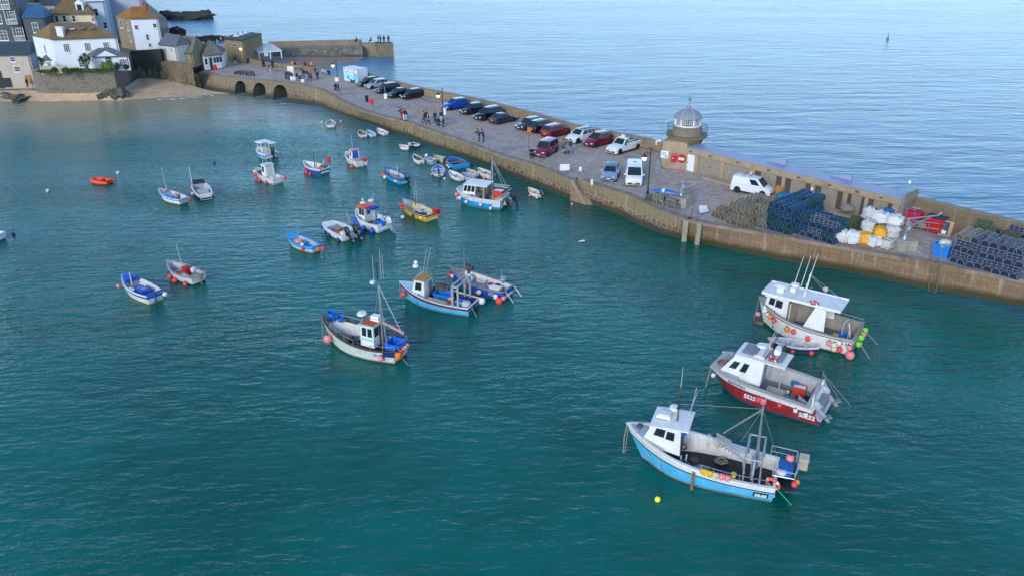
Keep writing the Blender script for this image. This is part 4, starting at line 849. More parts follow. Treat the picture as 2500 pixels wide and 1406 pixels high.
# BOATS
WH = M('boat_white', '#d6d6d2', .4, var=.08, scale=1.2, dirt='#a08d6c', dirtamt=.28, wl=True)
WH2 = M('boat_white_worn', '#c9c9c4', .5, var=.15, scale=2, dirt='#86745a', dirtamt=.45, wl=True)
SKY = M('boat_sky_blue', '#45acd8', .4, var=.14, scale=1.1, dirt='#8fb2bd', dirtamt=.5, wl=True)
AZ = M('boat_azure', '#1a93d4', .35, var=.12, scale=1.1, dirt='#0d5f93', dirtamt=.35, wl=True)
ROY = M('boat_royal_blue', '#1c4fae', .4, var=.12, scale=1.3, dirt='#3a5c94', wl=True)
NAVY = M('boat_navy', '#1a2a6b', .4, var=.15, scale=1.3, dirt='#39456f', wl=True)
REDH = M('boat_red', '#8f262c', .4, var=.12, scale=1.1, dirt='#a8585a', dirtamt=.3, wl=True)
MAROON = M('boat_maroon', '#5c2127', .5, var=.15, wl=True)
YELH = M('boat_yellow', '#d9a411', .45, var=.12, scale=1.3, dirt='#a87b1c', wl=True)
LW = M('letter_white', '#dededb', .5, var=.03)
GRN = M('boat_mint', '#93c4b8', .45, var=.12)
BLK = M('boat_black', '#15171a', .55, var=.2); DKB = M('deck_rubber', '#12141d', .6, var=.35, scale=2.2, dirt='#3a3d48', dirtamt=.35)
GRY = M('deck_grey', '#7f858a', .7, var=.2, scale=2, dirt='#5e5c56', dirtamt=.5); GRY2 = M('deck_pale_grey', '#a8adb0', .65, var=.15, scale=2, dirt='#77736a')
CRM = M('lining_cream', '#c4b594', .6, var=.2, scale=2, dirt='#8b7350', dirtamt=.5)
TANW = M('varnished_wood', '#7d5f42', .6, var=.3, scale=3, dirt='#4a3726'); BRW = M('brown_rail', '#5a4238', .6, var=.3, scale=2)
STEEL = M('galvanised_steel', '#a3a8aa', .4, metal=.6, var=.15, scale=3); ALU = M('aluminium', '#c4c8ca', .35, metal=.5, var=.1, scale=3)
OXR = M('wheelhouse_red', '#b4472f', .6, var=.2, scale=2, dirt='#8a3a28'); ORG = M('cabin_orange', '#e0562f', .5, var=.12)
GLS = M('boat_glass', '#1f2a31', .08, var=.4, scale=.9); ROPE = M('rope_tan', '#8f8772', .9, var=.3, scale=8); ROPG = M('rope_green', '#3c9a70', .9)
BLUEP = M('blue_plastic', '#1565c4', .45, var=.12, scale=2); RUST = M('winch_metal', '#4b4744', .6, metal=.3, var=.4, scale=4, dirt='#6b4a34')
TARP = M('blue_tarpaulin', '#1d3f9a', .5, var=.25, scale=3)
FC = {'pink': M('fender_pink', '#ee7f86', .55, var=.22, scale=4, dirt='#7d6f5c', dirtamt=.4), 'red': M('fender_red', '#e8403a', .55, var=.22, scale=4, dirt='#7d6f5c', dirtamt=.4), 'orange': M('fender_orange', '#f07a1e', .55, var=.22, scale=4, dirt='#7d6f5c', dirtamt=.4),
 'yellow': M('fender_yellow', '#eeb11c', .55, var=.22, scale=4, dirt='#7d6f5c', dirtamt=.4), 'white': M('fender_white', '#d8d8d2', .55, var=.22, scale=4, dirt='#7d6f5c', dirtamt=.4), 'navy': M('fender_navy', '#1b2f7c', .55, var=.22, scale=4, dirt='#7d6f5c', dirtamt=.4),
 'blue': M('fender_blue', '#1c50c0', .55, var=.22, scale=4, dirt='#7d6f5c', dirtamt=.4), 'green': M('fender_green', '#6fd02a', .55, var=.22, scale=4, dirt='#7d6f5c', dirtamt=.4), 'cream': M('fender_cream', '#cfc49f', .55, var=.22, scale=4, dirt='#7d6f5c', dirtamt=.4)}
def on(root, p):
 a = root.rotation_euler[2]; c, s = cos(a), sin(a)
 return Vector((root.location.x+p[0]*c-p[1]*s, root.location.y+p[0]*s+p[1]*c, root.location.z+p[2]))
class Hull: pass
def boat(label, L, B, zs, zm, zb, bands, bottom, tw=.8, draft=.4, full=2.3, rake=.45, flare=.84, zd=.3, lin_=None, dk=None, cap=None, capw=.12, fore=None, foremat=None,
  bw=0.0, cat='boat', name='fishing_boat', group=None, pos=None, rz=0.0, rub=None, trake=.08):
 r = thing(name, label, cat, (pos[0], pos[1], 0), rz, group); h = Hull(); h.r = r; h.L = L; h.B = B; h.zd = zd
 def zsh(t):
  a, b, c = (0, zs), (.42, zm), (1, zb)
  return sum(yi*((t-x2)*(t-x3))/((xi-x2)*(xi-x3)) for (xi, yi), (x2, _), (x3, _) in ((a, b, c), (b, a, c), (c, a, b)))
 def hw(t):
  if t < .42: return B/2*(tw+(1-tw)*sin(pi/2*t/.42))
  return B/2*((1-((t-.42)/.58)**full)*(1-bw)+bw)
 def pt(t, s, side):
  z = zsh(t)*s if s >= 0 else -draft*(-s); k = max(0, s)
  w = hw(t)*(flare+(1-flare)*k**.8)*(1-(1-k)*.55*t**5) if s >= 0 else hw(t)*flare*.62*(1-.45*t**4)
  x = -L/2+t*L-rake*(1-s)*t**3+trake*(1-k)*(1-t)**8
  return (x, side*max(w, .015), z)
 h.z = zsh; h.w = hw; h.pt = lambda t, s, side=1: Vector(pt(t, s, side))
 h.x = lambda t: -L/2+t*L
 ss = sorted({q for a, b, _ in bands for q in (a, b)} | {0.0, 1.0}); more = []
 for a, b in zip(ss, ss[1:]):
  n = max(1, int((b-a)/.28)); more += [a+(b-a)*k/n for k in range(n)]
 ss = more+[1.0]; ns = 17; ts = [1-(1-k/ns)**1.35 for k in range(ns+1)]
 def bm(s):
  if s < 0: return bottom
  for a, b, m in bands:
   if a-1e-6 <= s < b: return m
  return bands[-1][2]
 lv = [-1.0]+ss; mb = MB()
 rows = [[pt(t, s, 1) for s in lv[::-1]]+[pt(t, s, -1) for s in lv] for t in ts]; nl = len(lv)
 def mf(j, q):
  if q == nl-1: return bottom
  a = lv[::-1][q+1] if q < nl-1 else lv[q-nl]
  return bm(a)
 mb.grid(rows, bottom, matf=mf)
 for a, b in zip(lv, lv[1:]): mb.face([pt(0, a, 1), pt(0, a, -1), pt(0, b, -1), pt(0, b, 1)], bm(a))
 mb.build('hull', r, 50)
 cap = cap or WH; path = [(t, 1) for t in ts]+[(t, -1) for t in ts[::-1][1:]]
 mb = MB(); rows = []
 for t, sd in path:
  x, y, z = pt(t, 1, sd); yi = sd*max(abs(y)-capw, .0); xi = max(-L/2+capw, min(x, L/2-capw*1.7)); o = .03
  rows.append([(x, y+sd*o, z-.07), (x, y+sd*o, z+.025), (xi, yi, z+.025), (xi, yi, z-.05)])
 mb.grid(rows+[rows[0]], cap, matf=None)
 mb2 = MB()
 for k in range(len(rows)):
  a, b = rows[k], rows[(k+1) % len(rows)]
  for q in range(4): mb2.face([a[q], a[(q+1) % 4], b[(q+1) % 4], b[q]], cap)
 mb2.build('gunwale', r, norm=True)
 ip = [(max(-L/2+capw, min(h.x(t), L/2-capw*1.7)), sd*max(hw(t)-capw*.95, 0.005), t) for t, sd in path]
 lin_ = lin_ or WH2; dk = dk or GRY
 mb = MB()
 dp = []
 for x, y, t in ip:
  q = pt(t, min(.95, (zd-.03)/zsh(t)), 1); sg = 1 if y > 0 else -1
  dp.append((min(x, q[0]-capw*.6), sg*max(.004, min(abs(y)*.95, abs(q[1])-.14)), zd))
 n = len(ip)
 for k in range(n):
  a, b = ip[k], ip[(k+1) % n]; da, db = dp[k], dp[(k+1) % n]
  mb.face([(a[0], a[1], zsh(a[2])-.02), (b[0], b[1], zsh(b[2])-.02), db, da], lin_)
 mb.build('bulwark_lining', r, norm=False)
 mb = MB(); m_ = n//2
 for k in range(m_):
  if k+1 <= m_: mb.face([dp[k], dp[k+1], dp[n-2-k] if n-2-k > k+1 else dp[k+1], dp[n-1-k]], dk) if n-2-k > k+1 else mb.face([dp[k], dp[k+1], dp[n-1-k]], dk)
 mb.build('deck', r)
 if fore:
  tf = fore; mb = MB(); rows = []; fm = foremat or WH2
  for k in range(9):
   t = tf+(.985-tf)*k/8; w = max(hw(t)-capw*.8, .01); x = min(h.x(t), L/2-capw*1.7); z = zsh(t)-.035
   rows.append([(x, w, z), (x, w*.5, z+.05), (x, -w*.5, z+.05), (x, -w, z)])
  mb.grid(rows, fm); a = rows[0]
  mb.face([a[0], a[1], a[2], a[3], (a[3][0], a[3][1]*.95, zd), (a[0][0], a[0][1]*.95, zd)], lin_)
  mb.build('foredeck', r)
 if rub:
  mb = MB(); mb.tube([pt(t, .9, 1) for t in ts]+[pt(t, .9, -1) for t in ts[::-1]], .045, rub, 5); mb.build('rubbing_strake', r)
 return h
def cabin(r, x0, x1, wb, z0, hgt, wall, roof, fr=.25, bk=.05, wt=None, over=.1, side=(), front=(), rear=(), crown=.06, name='wheelhouse', frame=BLK, slope=0.0, rfront=.1, rback=.1, wf=1.0):
 wt = wt or wb*.92; z1 = z0+hgt; zf = z1+slope
 b = [(x0, wb/2, z0), (x1, wb/2*wf, z0), (x1, -wb/2*wf, z0), (x0, -wb/2, z0)]
 wg = (wt/2-wb/2*(1-wf)*(x1-fr-x0-bk)/(x1-x0))/(wt/2); t = [(x0+bk, wt/2, z1), (x1-fr, wt/2*wg, zf), (x1-fr, -wt/2*wg, zf), (x0+bk, -wt/2, z1)]
 mb = MB(); mb.grid([b, t], wall, closed=True); mb.face(t, wall)
 w_ = mb.build(name, r)
 Q = {'p': (b[1], b[0], t[0], t[1]), 's': (b[3], b[2], t[2], t[3]), 'f': (b[2], b[1], t[1], t[2]), 'r': (b[0], b[3], t[3], t[0])}
 def wins(q, ws):
  for w in ws:
   mb = MB(); mb.panel(Q[q], w[0]-.012, w[1]+.012, w[2]-.02, w[3]+.02, .004, .012, frame); mb.panel(Q[q], w[0], w[1], w[2], w[3], .012, .012, w[4] if len(w) > 4 else GLS)
   mb.build('window' if len(w) < 6 else w[5], r)
 wins('p', side); wins('s', [(1-w[1], 1-w[0])+tuple(w[2:]) for w in side]); wins('f', front); wins('r', rear)
 mb = MB(); o = over
 rw = []
 for x, z in ((x0+bk-rback, z1), (x0*.5+x1*.5+(bk-fr)/2, (z1+zf)/2+crown*.6), (x1-fr+rfront, zf)):
  rw.append([(x, wt/2+o, z+.0), (x, wt/4, z+crown), (x, -wt/4, z+crown), (x, -wt/2-o, z)])
 mb.grid(rw, roof); low = [[(p[0], p[1], p[2]-.09) for p in q] for q in rw]
 mb.grid(low, roof)
 bo = [rw[0][0], rw[1][0], rw[2][0], rw[2][1], rw[2][2], rw[2][3], rw[1][3], rw[0][3], rw[0][2], rw[0][1]]
 for k in range(len(bo)):
  a, c = bo[k], bo[(k+1) % len(bo)]; mb.face([a, c, (c[0], c[1], c[2]-.09), (a[0], a[1], a[2]-.09)], roof)
 mb.build(name+'_roof' if name != 'wheelhouse' else 'roof', r); return Q
FND = {}
def fender(r, p, col, label, kind='ball', rad=.2, group=None, cat='fender', loc=None):
 key = (col, kind, rad)
 if key not in FND:
  mb = MB(); m_ = FC[col]; nk = M('fender_neck', '#1e2644', .6)
  if kind == 'ball':
   mb.ball((0, 0, -rad), rad, m_, 12, 9, (1, 1, 1.08)); mb.lathe([(rad*.36, -.05), (rad*.22, rad*.25), (.0, rad*.3)], nk, (0, 0, 0), 8)
  else:
   L = rad*2.6; mb.lathe([(.01, -L), (rad*.6, -L+.04), (rad, -L+rad*.7), (rad, -rad*.7), (rad*.6, -.06), (.01, 0)], m_, (0, 0, 0), 12); mb.lathe([(rad*.45, -.08), (rad*.3, .03), (0, .05)], nk, (0, 0, 0), 8)
  o = mb.build(('ball_fender' if kind == 'ball' else 'fender'), None, 40); FND[key] = o; first = True
 else:
  o = FND[key].copy(); COL.objects.link(o)
  for k in ('group',):
   if k in o: del o[k]
 o.location = on(r, p) if r is not None else loc; o.rotation_euler[2] = random.uniform(0, 6)
 return tag(o, label, cat, group)
def row_f(h, lst, label, group, side=1):
 """fenders hung over one side: (t, drop below the gunwale, colour, kind, radius)"""
 for t, drop, col, kind, rad in lst:
  p = h.pt(t, 1, side); z = p.z-drop; q = h.pt(t, max(0.0, (z-rad)/p.z), side)
  fender(h.r, (p.x, q.y+side*(rad*.95), max(z, rad*1.0)), col, label.format(c=col), kind, rad, group.format(c=col))
def crate(r, p, d, m, label, rz=0.0, cat='box', name='fish_box', lidm=None, group=None, loc=None, open_=True):
 """plastic box with wall thickness and rim"""
 mb = MB(); x, y, z = d; t = .035; k = .93
 outb = [(-x/2*k, -y/2*k), (x/2*k, -y/2*k), (x/2*k, y/2*k), (-x/2*k, y/2*k)]; outt = [(-x/2, -y/2), (x/2, -y/2), (x/2, y/2), (-x/2, y/2)]
 innt = [(a*(1-2*t/x), b*(1-2*t/y)) for a, b in outt]; fl = .06 if open_ else z-.015
 rings = [[(a, b, 0) for a, b in outb], [(a, b, z-.06) for a, b in outt], [(a*1.04, b*1.04, z-.06) for a, b in outt], [(a*1.04, b*1.04, z) for a, b in outt], [(a, b, z) for a, b in innt], [(a*.96, b*.96, fl) for a, b in innt]]
 mb.grid(rings, m, closed=True); mb.face(rings[0][::-1], m); mb.face(rings[-1], lidm or m)
 o = mb.build(name, None)
 o.location = on(r, p) if r is not None else loc; o.rotation_euler[2] = (r.rotation_euler[2] if r is not None else 0)+rz
 return tag(o, label, cat, group)
def ring(r, p, rad, label, rot=(0, 0, 0), m=None, group=None, loc=None):
 t = thing('lifebuoy', label, 'lifebuoy', on(r, p) if r is not None else loc, 0, group)
 mb = MB(); mb.tube([(rad*cos(2*pi*k/20), rad*sin(2*pi*k/20), 0) for k in range(20)], rad*.24, m or M('lifebuoy_orange', '#e2603a', .5, var=.1), 8, True); mb.build('ring', t, 40)
 wht = M('lifebuoy_band', '#d9d9d4', .5)
 for k in range(4):
  a = pi/4+k*pi/2; mb = MB(); mb.tube([(rad*cos(a+e), rad*sin(a+e), 0) for e in (-.16, 0, .16)], rad*.255, wht, 8); mb.build('band', t, 40)
 t.rotation_euler = rot; t.rotation_euler[2] += r.rotation_euler[2] if r is not None else 0
 return t
def bucket(r, p, rad, hgt, m, label, cat='bin', name='plastic_bin', inner=None, loc=None, fill=None):
 mb = MB(); mb.lathe([(rad*.82, 0), (rad, hgt*.93), (rad*1.06, hgt*.93), (rad*1.06, hgt), (rad*.94, hgt), (rad*.8, hgt*.35 if not fill else hgt*.85), (0, hgt*.35 if not fill else hgt*.87)], m, (0, 0, 0), 14, matf=(lambda j: fill if (fill and j == 5) else m))
 o = mb.build(name, None, 40); o.location = on(r, p) if r is not None else loc; return tag(o, label, cat)
def outboard(r, x, y, z, tilt=0.0, cowl=BLK, s=1.0, leg=BLK):
 e = bpy.data.objects.new('outboard_motor', None); COL.objects.link(e); e.parent = r; e.location = (x, y, z); e.rotation_euler = (0, R(tilt), 0); e.empty_display_size = .2
 mb = MB()
 rows = []
 for zz, kx, ky in ((.1, .8, .85), (.3, 1, 1), (.55, .95, .95), (.68, .7, .75), (.72, .35, .4)):
  rows.append([((-.12+.27*kx*cos(a)*(1 if cos(a) > 0 else 1.35))*s, .2*ky*sin(a)*s, zz*s) for a in [2*pi*k/10 for k in range(10)]])
 mb.grid(rows, cowl, closed=True); mb.face(rows[-1], cowl); mb.face(rows[0][::-1], cowl); c = mb.build('cowl', e, 45)
 mb = MB(); mb.box((-.14*s, 0, -.22*s), (.2*s, .11*s, .7*s), leg, top=1.2); mb.box((-.2*s, 0, -.55*s), (.42*s, .3*s, .03), leg); mb.tube([(.02*s, 0, -.72*s), (-.4*s, 0, -.72*s)], [.06*s, .05*s], leg, 8)
 mb.box((-.1*s, 0, -.86*s), (.16*s, .03, .22*s), leg, top=1.3); mb.box((.06*s, 0, .05*s), (.16*s, .26*s, .3*s), leg); mb.build('leg', e)
 mb = MB()
 for k in range(3):
  a = 2*pi*k/3; mb.box((-.43*s, .09*s*cos(a), -.72*s+.09*s*sin(a)), (.03, .12*s, .1*s), STEEL, 0)
 mb.build('propeller', e); return e
def mast(r, x, y, z0, z1, m=STEEL, rad=.05, rake=0.0, name='mast'):
 mb = MB(); mb.tube([(x, y, z0), (x-rake, y, z1)], [rad, rad*.7], m, 7); mb.build(name, r, 60)
def aerials(r, lst, m=None):
 for x, y, z0, z1, lean in lst:
  mb = MB(); mb.tube([(x, y, z0), (x-lean, y, z1)], [.03, .018], m or ALU, 5); mb.build('aerial', r, 60)
def wires(r, segs, name='rigging', m=None, rad=.014):
 mb = MB()
 for a, b in segs: mb.tube([a, b], rad, m or STEEL, 4)
 mb.build(name, r)
def rails(r, pts, z0s, hh, m=STEEL, rad=.022, mid=True, every=1, name='railing', closed=False):
 mb = MB(); top = [(p[0], p[1], z0s[k]+hh) for k, p in enumerate(pts)]
 mb.tube(top, rad, m, 6, closed)
 if mid: mb.tube([(p[0], p[1], p[2]-hh*.5) for p in top], rad*.8, m, 5, closed)
 for k, p in enumerate(pts):
  if k % every == 0: mb.tube([(p[0], p[1], z0s[k]), top[k]], rad, m, 5)
 mb.build(name, r, 60)
def lump(name, label, cat, loc, d, m, rz=0.0, seed=0, group=None, amt=.18, sq=3.0, parent=None, n=14, k=9):
 """soft heap: a rounded block with uneven folds"""
 from mathutils import noise
 mb = MB(); rows = []
 for j in range(k+1):
  a = -pi/2+pi*j/k; ca = abs(cos(a))**(2/sq); sa = (1 if a > 0 else -1)*abs(sin(a))**(2/sq)
  rw = []
  for q in range(n):
   t = 2*pi*q/n; ct = (1 if cos(t) > 0 else -1)*abs(cos(t))**(2/sq); st = (1 if sin(t) > 0 else -1)*abs(sin(t))**(2/sq)
   p = Vector((ca*ct, ca*st, sa)); f = 1+amt*noise.noise(p*2.1+Vector((seed*3.7, seed, 0)))*2
   rw.append((p.x*d[0]/2*f, p.y*d[1]/2*f, d[2]/2+p.z*d[2]/2*(f if sa > 0 else 1)))
  rows.append(rw)
 mb.grid(rows, m, closed=True); o = mb.build(name, parent, 60); o.location = loc; o.rotation_euler[2] = rz
 return tag(o, label, cat, group) if label else o
def winch(r, x, y, z, s=1.0, name='pot_hauler', m=RUST):
 mb = MB(); mb.tube([(x, y, z), (x, y, z+.5*s)], .07*s, m, 7); mb.lathe([(.02, -.12), (.26, -.12), (.16, 0), (.26, .12), (.02, .12)], m, (x, y, z+.6*s), 12); mb.box((x-.18*s, y, z+.45*s), (.3*s, .2*s, .25*s), m); mb.build(name, r)
def place(bpx, zb, spx, zs, L=None, rz=None):
 p = W(*bpx, zb); q = W(*spx, zs); d = (p-q).xy
 a = atan2(d.y, d.x); c = ((p+q)/2).xy
 return c, (a if rz is None else R(rz)), d.length
c, a, l = place((1529, 1030), 2.3, (1899, 1154), 1.12)
h = boat('large sky blue and white fishing boat numbered SS20, nearest in the harbour', l, 3.55, 1.12, 1.3, 2.3, [(0, .09, WH), (.09, .64, SKY), (.64, .70, BLK), (.70, 1, WH)], MAROON,
  tw=.84, draft=.5, full=2.5, rake=1.15, flare=.86, zd=.32, lin_=WH2, dk=DKB, cap=WH, capw=.17, fore=.72, foremat=GRY2, pos=c, rz=a)
r = h.r; X = h.x; SS20 = h
cabin(r, X(.61), X(.88), 2.2, 1.55, 1.75, WH, WH, fr=.62, bk=.08, over=.07, side=[(.22, .5, .52, .80), (.58, .8, .50, .78)], front=[(.08, .34, .5, .85), (.37, .63, .5, .85), (.66, .92, .5, .85)], rear=[(.1, .55, .05, .8, BLK, 'door'), (.66, .9, .5, .8)], slope=-.15, rback=.45, wf=.55)
zr = 3.3
mb = MB(); mb.box((X(.75), .1, zr+.16), (.85, .62, .2), WH, top=.9); mb.box((X(.75), .1, zr+.28), (.6, .45, .06), WH); mb.build('roof_hatch', r)
mb = MB(); mb.lathe([(.26, 0), (.3, .08), (.28, .2), (.02, .26)], WH, (X(.7), -.55, zr+.22), 14); mb.build('radar_dome', r, 40)
mb = MB(); mb.tube([(X(.66), .25, zr), (X(.66), .25, zr+2.3)], [.05, .03], BRW, 7); mb.bar((X(.66), -.15, zr+1.2), (X(.66), .6, zr+1.2), .05, .05, BRW)
for yy, zz in ((.3, 1.35), (.1, 1.6), (.4, 1.0)): mb.ball((X(.66), yy, zr+zz), .1, BLK, 8, 6)
mb.build('mast', r, 60)
aerials(r, [(X(.66), .25, zr+2.2, zr+3.6, 0), (X(.6), -.55, zr-.1, zr+2.0, .25), (X(.605), -.75, zr-.1, zr+1.6, .35)])
lump('tarpaulin', 'bundled royal blue tarpaulin behind the wheelhouse roof of the near sky blue boat', 'tarpaulin', on(r, (X(.615), .55, 2.6)), (.5, .7, .7), ROY, seed=3, rz=a)
mb = MB(); mb.tube([(X(.61)+.2*cos(t*pi/6), -.2, 1.35+.2*sin(t*pi/6)) for t in range(12)], .05, RUST, 6, True); mb.build('hose_coil', r)
mb = MB(); mb.box((X(.5), .35, .36), (1.3, .95, .07), GRY2); mb.build('deck_plate', r)
winch(r, X(.59), .85, .35, 1.1); winch(r, X(.525), .3, .4, .8)
mb = MB(); mb.tube([(X(.6), 1.05, .4), (X(.6), 1.05, 1.6)], .05, ALU); mb.tube([(X(.57), 1.1, .4), (X(.57), .7, 1.5)], .045, ALU); mb.build('hauler_frame', r)
pts = [h.pt(t, 1) for t in (.46, .38, .3, .22, .14, .06)]
rails(r, [(p.x, p.y-.12) for p in pts], [p.z for p in pts], .38, mid=False)
for k, (t, cc, kk) in enumerate(((.44, 'yellow', .17), (.42, 'yellow', .15), (.40, 'yellow', .18), (.365, 'cream', .18), (.325, 'pink', .2), (.29, 'pink', .19))):
 p = h.pt(t, 1); fender(r, (p.x, p.y+.05, p.z+.34), cc, {'yellow': 'yellow buoy lashed along the near side rail of the sky blue boat', 'cream': 'pale yellow buoy lashed between yellow and pink buoys on the sky blue boat', 'pink': 'pink buoy lashed along the near side rail of the sky blue boat'}[cc], 'ball' if cc == 'pink' else 'fender', kk, cc+' buoys on the rail of the sky blue boat')
bucket(r, (X(.26), 1.3, 1.15), .16, .22, M('bucket_yellow', '#b9b53a', .5), 'small yellow green bucket on the near side rail of the sky blue boat', name='bucket', cat='bucket')
xm = X(.14)
mb = MB(); mb.tube([(xm, -.15, 1.1), (xm+.1, -.15, 5.1)], [.09, .06], STEEL, 8); mb.tube([(xm+.1, -.1, 5.0), (xm+2.05, -.95, 2.35)], .045, STEEL); mb.tube([(xm-.1, .1, 1.2), (xm+.1, -.1, 5.0)], .045, STEEL)
mb.bar((xm+.1, -.5, 4.95), (xm+.1, .3, 4.95), .08, .08, STEEL); mb.build('tripod_mast', r, 60)
wires(r, [((xm+.1, -.15, 5.0), (X(.66), .25, zr+1.2)), ((xm+.1, -.15, 5), (X(.02), -1.2, 1.4)), ((xm+.1, -.15, 5), (xm+1.0, -.5, 2.3))])
mb = MB(); mb.bar((xm+2.2, -1.5, 1.35), (xm+.6, -.35, 1.75), .1, .08, ALU); mb.bar((xm+2.35, -.95, 1.8), (xm+.55, .25, 1.6), .1, .08, ALU)
mb.panel([(xm+2.4, -1.0, 1.9), (xm+1.5, -.45, 1.85), (xm+1.5, -.3, 2.4), (xm+2.4, -.8, 2.4)], 0, 1, 0, 1, 0, .04, ALU)
for k in range(6): mb.tube([(xm+2.3-.22*k, -1.5+.12*k, 1.05), (xm+2.1-.22*k, -1.0+.1*k, 1.5)], .03, STEEL, 5)
mb.box((xm+2.6, -1.6, 1.2), (1.0, .1, .35), WH2, R(-45)); mb.build('pot_hauling_frame', r)
mb = MB(); mb.box((X(.155), .55, 1.7), (.1, .75, 1.0), M('grey_panel', '#9aa5b4', .5), .2); mb.tube([(X(.16), .2, .4), (X(.16), .2, 1.3)], .05, ALU); mb.tube([(X(.15), .9, .4), (X(.15), .9, 1.3)], .05, ALU); mb.bar((X(.22), -.1, 1.25), (X(.2), .9, 1.25), .08, .08, ALU); mb.build('sorting_table', r)
mb = MB()
for y in (-1.35, 1.35):
 for x in (.1, .2): mb.tube([(X(x), y, 1.1), (X(x)+.05, y*.9, 2.5)], .05, STEEL, 6)
 mb.tube([(X(.1)+.05, y*.9, 2.5), (X(.2)+.05, y*.9, 2.5)], .045, STEEL, 6)
mb.tube([(X(.1)+.05, -1.2, 2.5), (X(.1)+.05, 1.2, 2.5)], .05, STEEL, 6); mb.tube([(X(.2)+.05, -1.2, 2.5), (X(.2)+.05, 1.2, 2.5)], .05, STEEL, 6); mb.build('stern_gantry', r)
def coil(r, p, label, rad=.4, m=None):
 mb = MB()
 for q in range(4): mb.tube([(rad*(1-.14*q)*cos(2*pi*k/14)+.05*sin(q*3), rad*(.85-.12*q)*sin(2*pi*k/14)+.04*cos(q*2), .05+.045*q+.02*sin(k*2.3+q)) for k in range(14)], .035, m or ROPE, 5, True)
 tag(mb.build('rope_coil', None, 60, on(r, p)), label, 'rope')
coil(r, (X(.36), -.9, .34), 'tan rope coil on the dark deck of the sky blue boat', .38)
mb = MB(); mb.box((X(-.055), -.35, .75), (1.0, 2.2, .12), BLK); mb.build('stern_platform', r)
ps = [(X(.06), -1.5), (X(-.1), -1.45), (X(-.115), -.4), (X(-.1), .72), (X(.03), .8)]
rails(r, ps, [1.1]*5, .75, m=ALU, rad=.026)
lump('net_heap', 'heap of blue and teal netting on the stern platform of the sky blue boat', 'net', on(r, (X(-.045), -.5, .82)), (.85, 1.25, .65), M('blue_net', '#1c5fb0', .8, var=.5, scale=6, dirt='#12807f'), rz=a, seed=5)
lump('sack', 'crumpled white sack on the stern net of the sky blue boat', 'sack', on(r, (X(-.02), .15, 1.1)), (.5, .45, .35), WH, rz=a, seed=8)
fender(r, (X(-.06), -1.1, 1.75), 'pink', 'faded pink buoy among the nets on the stern platform of the sky blue boat', 'ball', .24)
fender(r, (X(-.105), .78, 1.35), 'red', 'red buoy hanging at the stern corner of the sky blue boat', 'ball', .17)
fender(r, (X(-.12), .62, 1.42), 'orange', 'orange buoy hanging at the stern corner of the sky blue boat', 'ball', .15)
mb = MB(); mb.box((0, 0, .35), (.5, .6, .7), M('beige_box', '#a89c86', .6, var=.15)); mb.box((0, 0, .72), (.54, .64, .06), M('beige_lid', '#b8ad97', .6)); o = mb.build('storage_box', None, loc=on(r, (X(-.145), -1.3, .95)), rz=a); tag(o, 'beige storage box hung outside the far stern corner of the sky blue boat', 'box')
ring(r, (X(.02), 1.1, 1.15), .36, 'orange lifebuoy leaning on the near stern corner of the sky blue boat', (R(70), 0, R(-20)))
mb = MB(); mb.tube([h.pt(0, .6)+Vector((-.1, -.3, .2)), h.pt(0, 0)+Vector((-1.2, -.2, -.15))], .03, ROPG, 5); mb.build('green_rope', r)
mb = MB(); p = h.pt(.99, 1); mb.tube([p, p+Vector((.12, .06, -1.0)), p+Vector((.1, .1, -2.1))], .035, ROPE, 5); mb.tube([p+Vector((-.1, .1, 0)), p+Vector((-.02, .2, -2.0))], .02, ROPE, 5); mb.build('mooring_rope', r)
mb = MB(); p = h.pt(.5, 1); mb.box((p.x, p.y+.06, .55), (.16, .12, 1.3), TANW); mb.build('timber_fender', r)
mb = MB(); mb.tube([(X(.9), -.5, h.z(.9)), (X(.9), .5, h.z(.9))], .03, STEEL); mb.lathe([(.12, 0), (.2, .1), (.12, .25)], RUST, (X(.91), -.1, h.z(.9)), 8); mb.build('anchor_winch', r)
p0 = h.pt(.135, .36); p1 = h.pt(.02, .36); mb = MB(); q = [h.pt(.125, .26), h.pt(.03, .26), h.pt(.03, .56), h.pt(.125, .56)]
mb.panel(q, 0, 1, 0, 1, .006, .008, BLK); mb.build('number_plate', r); text_on('SS20', r, h.pt(.125, .41), h.pt(.03, .41), (0, 0, 1), .34, LW, off=.022, bold=.012)
text_on('SS20', r, (X(.78), -.42, zr+.12), (X(.78), .5, zr+.12), (1, 0, .05), .3, NAVY)
for t in (.56, .3, .1): pass
c, a, l = place((1749, 874), 1.75, (1996, 964), 1.2)
h = boat('red and white catamaran fishing boat numbered SS252 with twin grey outboards', l*1.0, 4.1, 1.25, 1.45, 1.75, [(0, .1, ROY), (.1, .73, REDH), (.73, 1, WH)], ROY,
  tw=.97, draft=.35, full=3.2, rake=.9, flare=.9, zd=.3, lin_=GRY2, dk=GRY, cap=M('grey_gunwale', '#a9a49a', .6, var=.15), capw=.3, fore=.7, foremat=GRY2, bw=.58, pos=c, rz=a, trake=-.75)
r = h.r; X = h.x
cabin(r, X(.5), X(.93), 2.5, 1.3, 1.75, WH, WH, fr=1.15, bk=-.05, wt=2.0, over=.05, side=[(.12, .3, .42, .72), (.42, .58, .38, .74)], front=[(.06, .32, .2, .92), (.36, .64, .2, .92), (.68, .94, .2, .92)], rear=[(.1, .45, .03, .75, GRY, 'door')], rback=1.35, frame=GRY2)
zr = 3.15
for x, w_ in ((.66, 1.0), (.43, 1.1)):
 mb = MB(); mb.box((X(x), 0, zr+.035), (w_, 1.5, .03), GRY); mb.build('roof_panel', r)
mb = MB(); mb.box((X(.555), 0, zr+.2), (.35, 1.95, .18), WH); mb.box((X(.555), .85, zr+.1), (.7, .16, .16), WH); mb.box((X(.555), -.85, zr+.1), (.7, .16, .16), WH); mb.build('roof_arch', r)
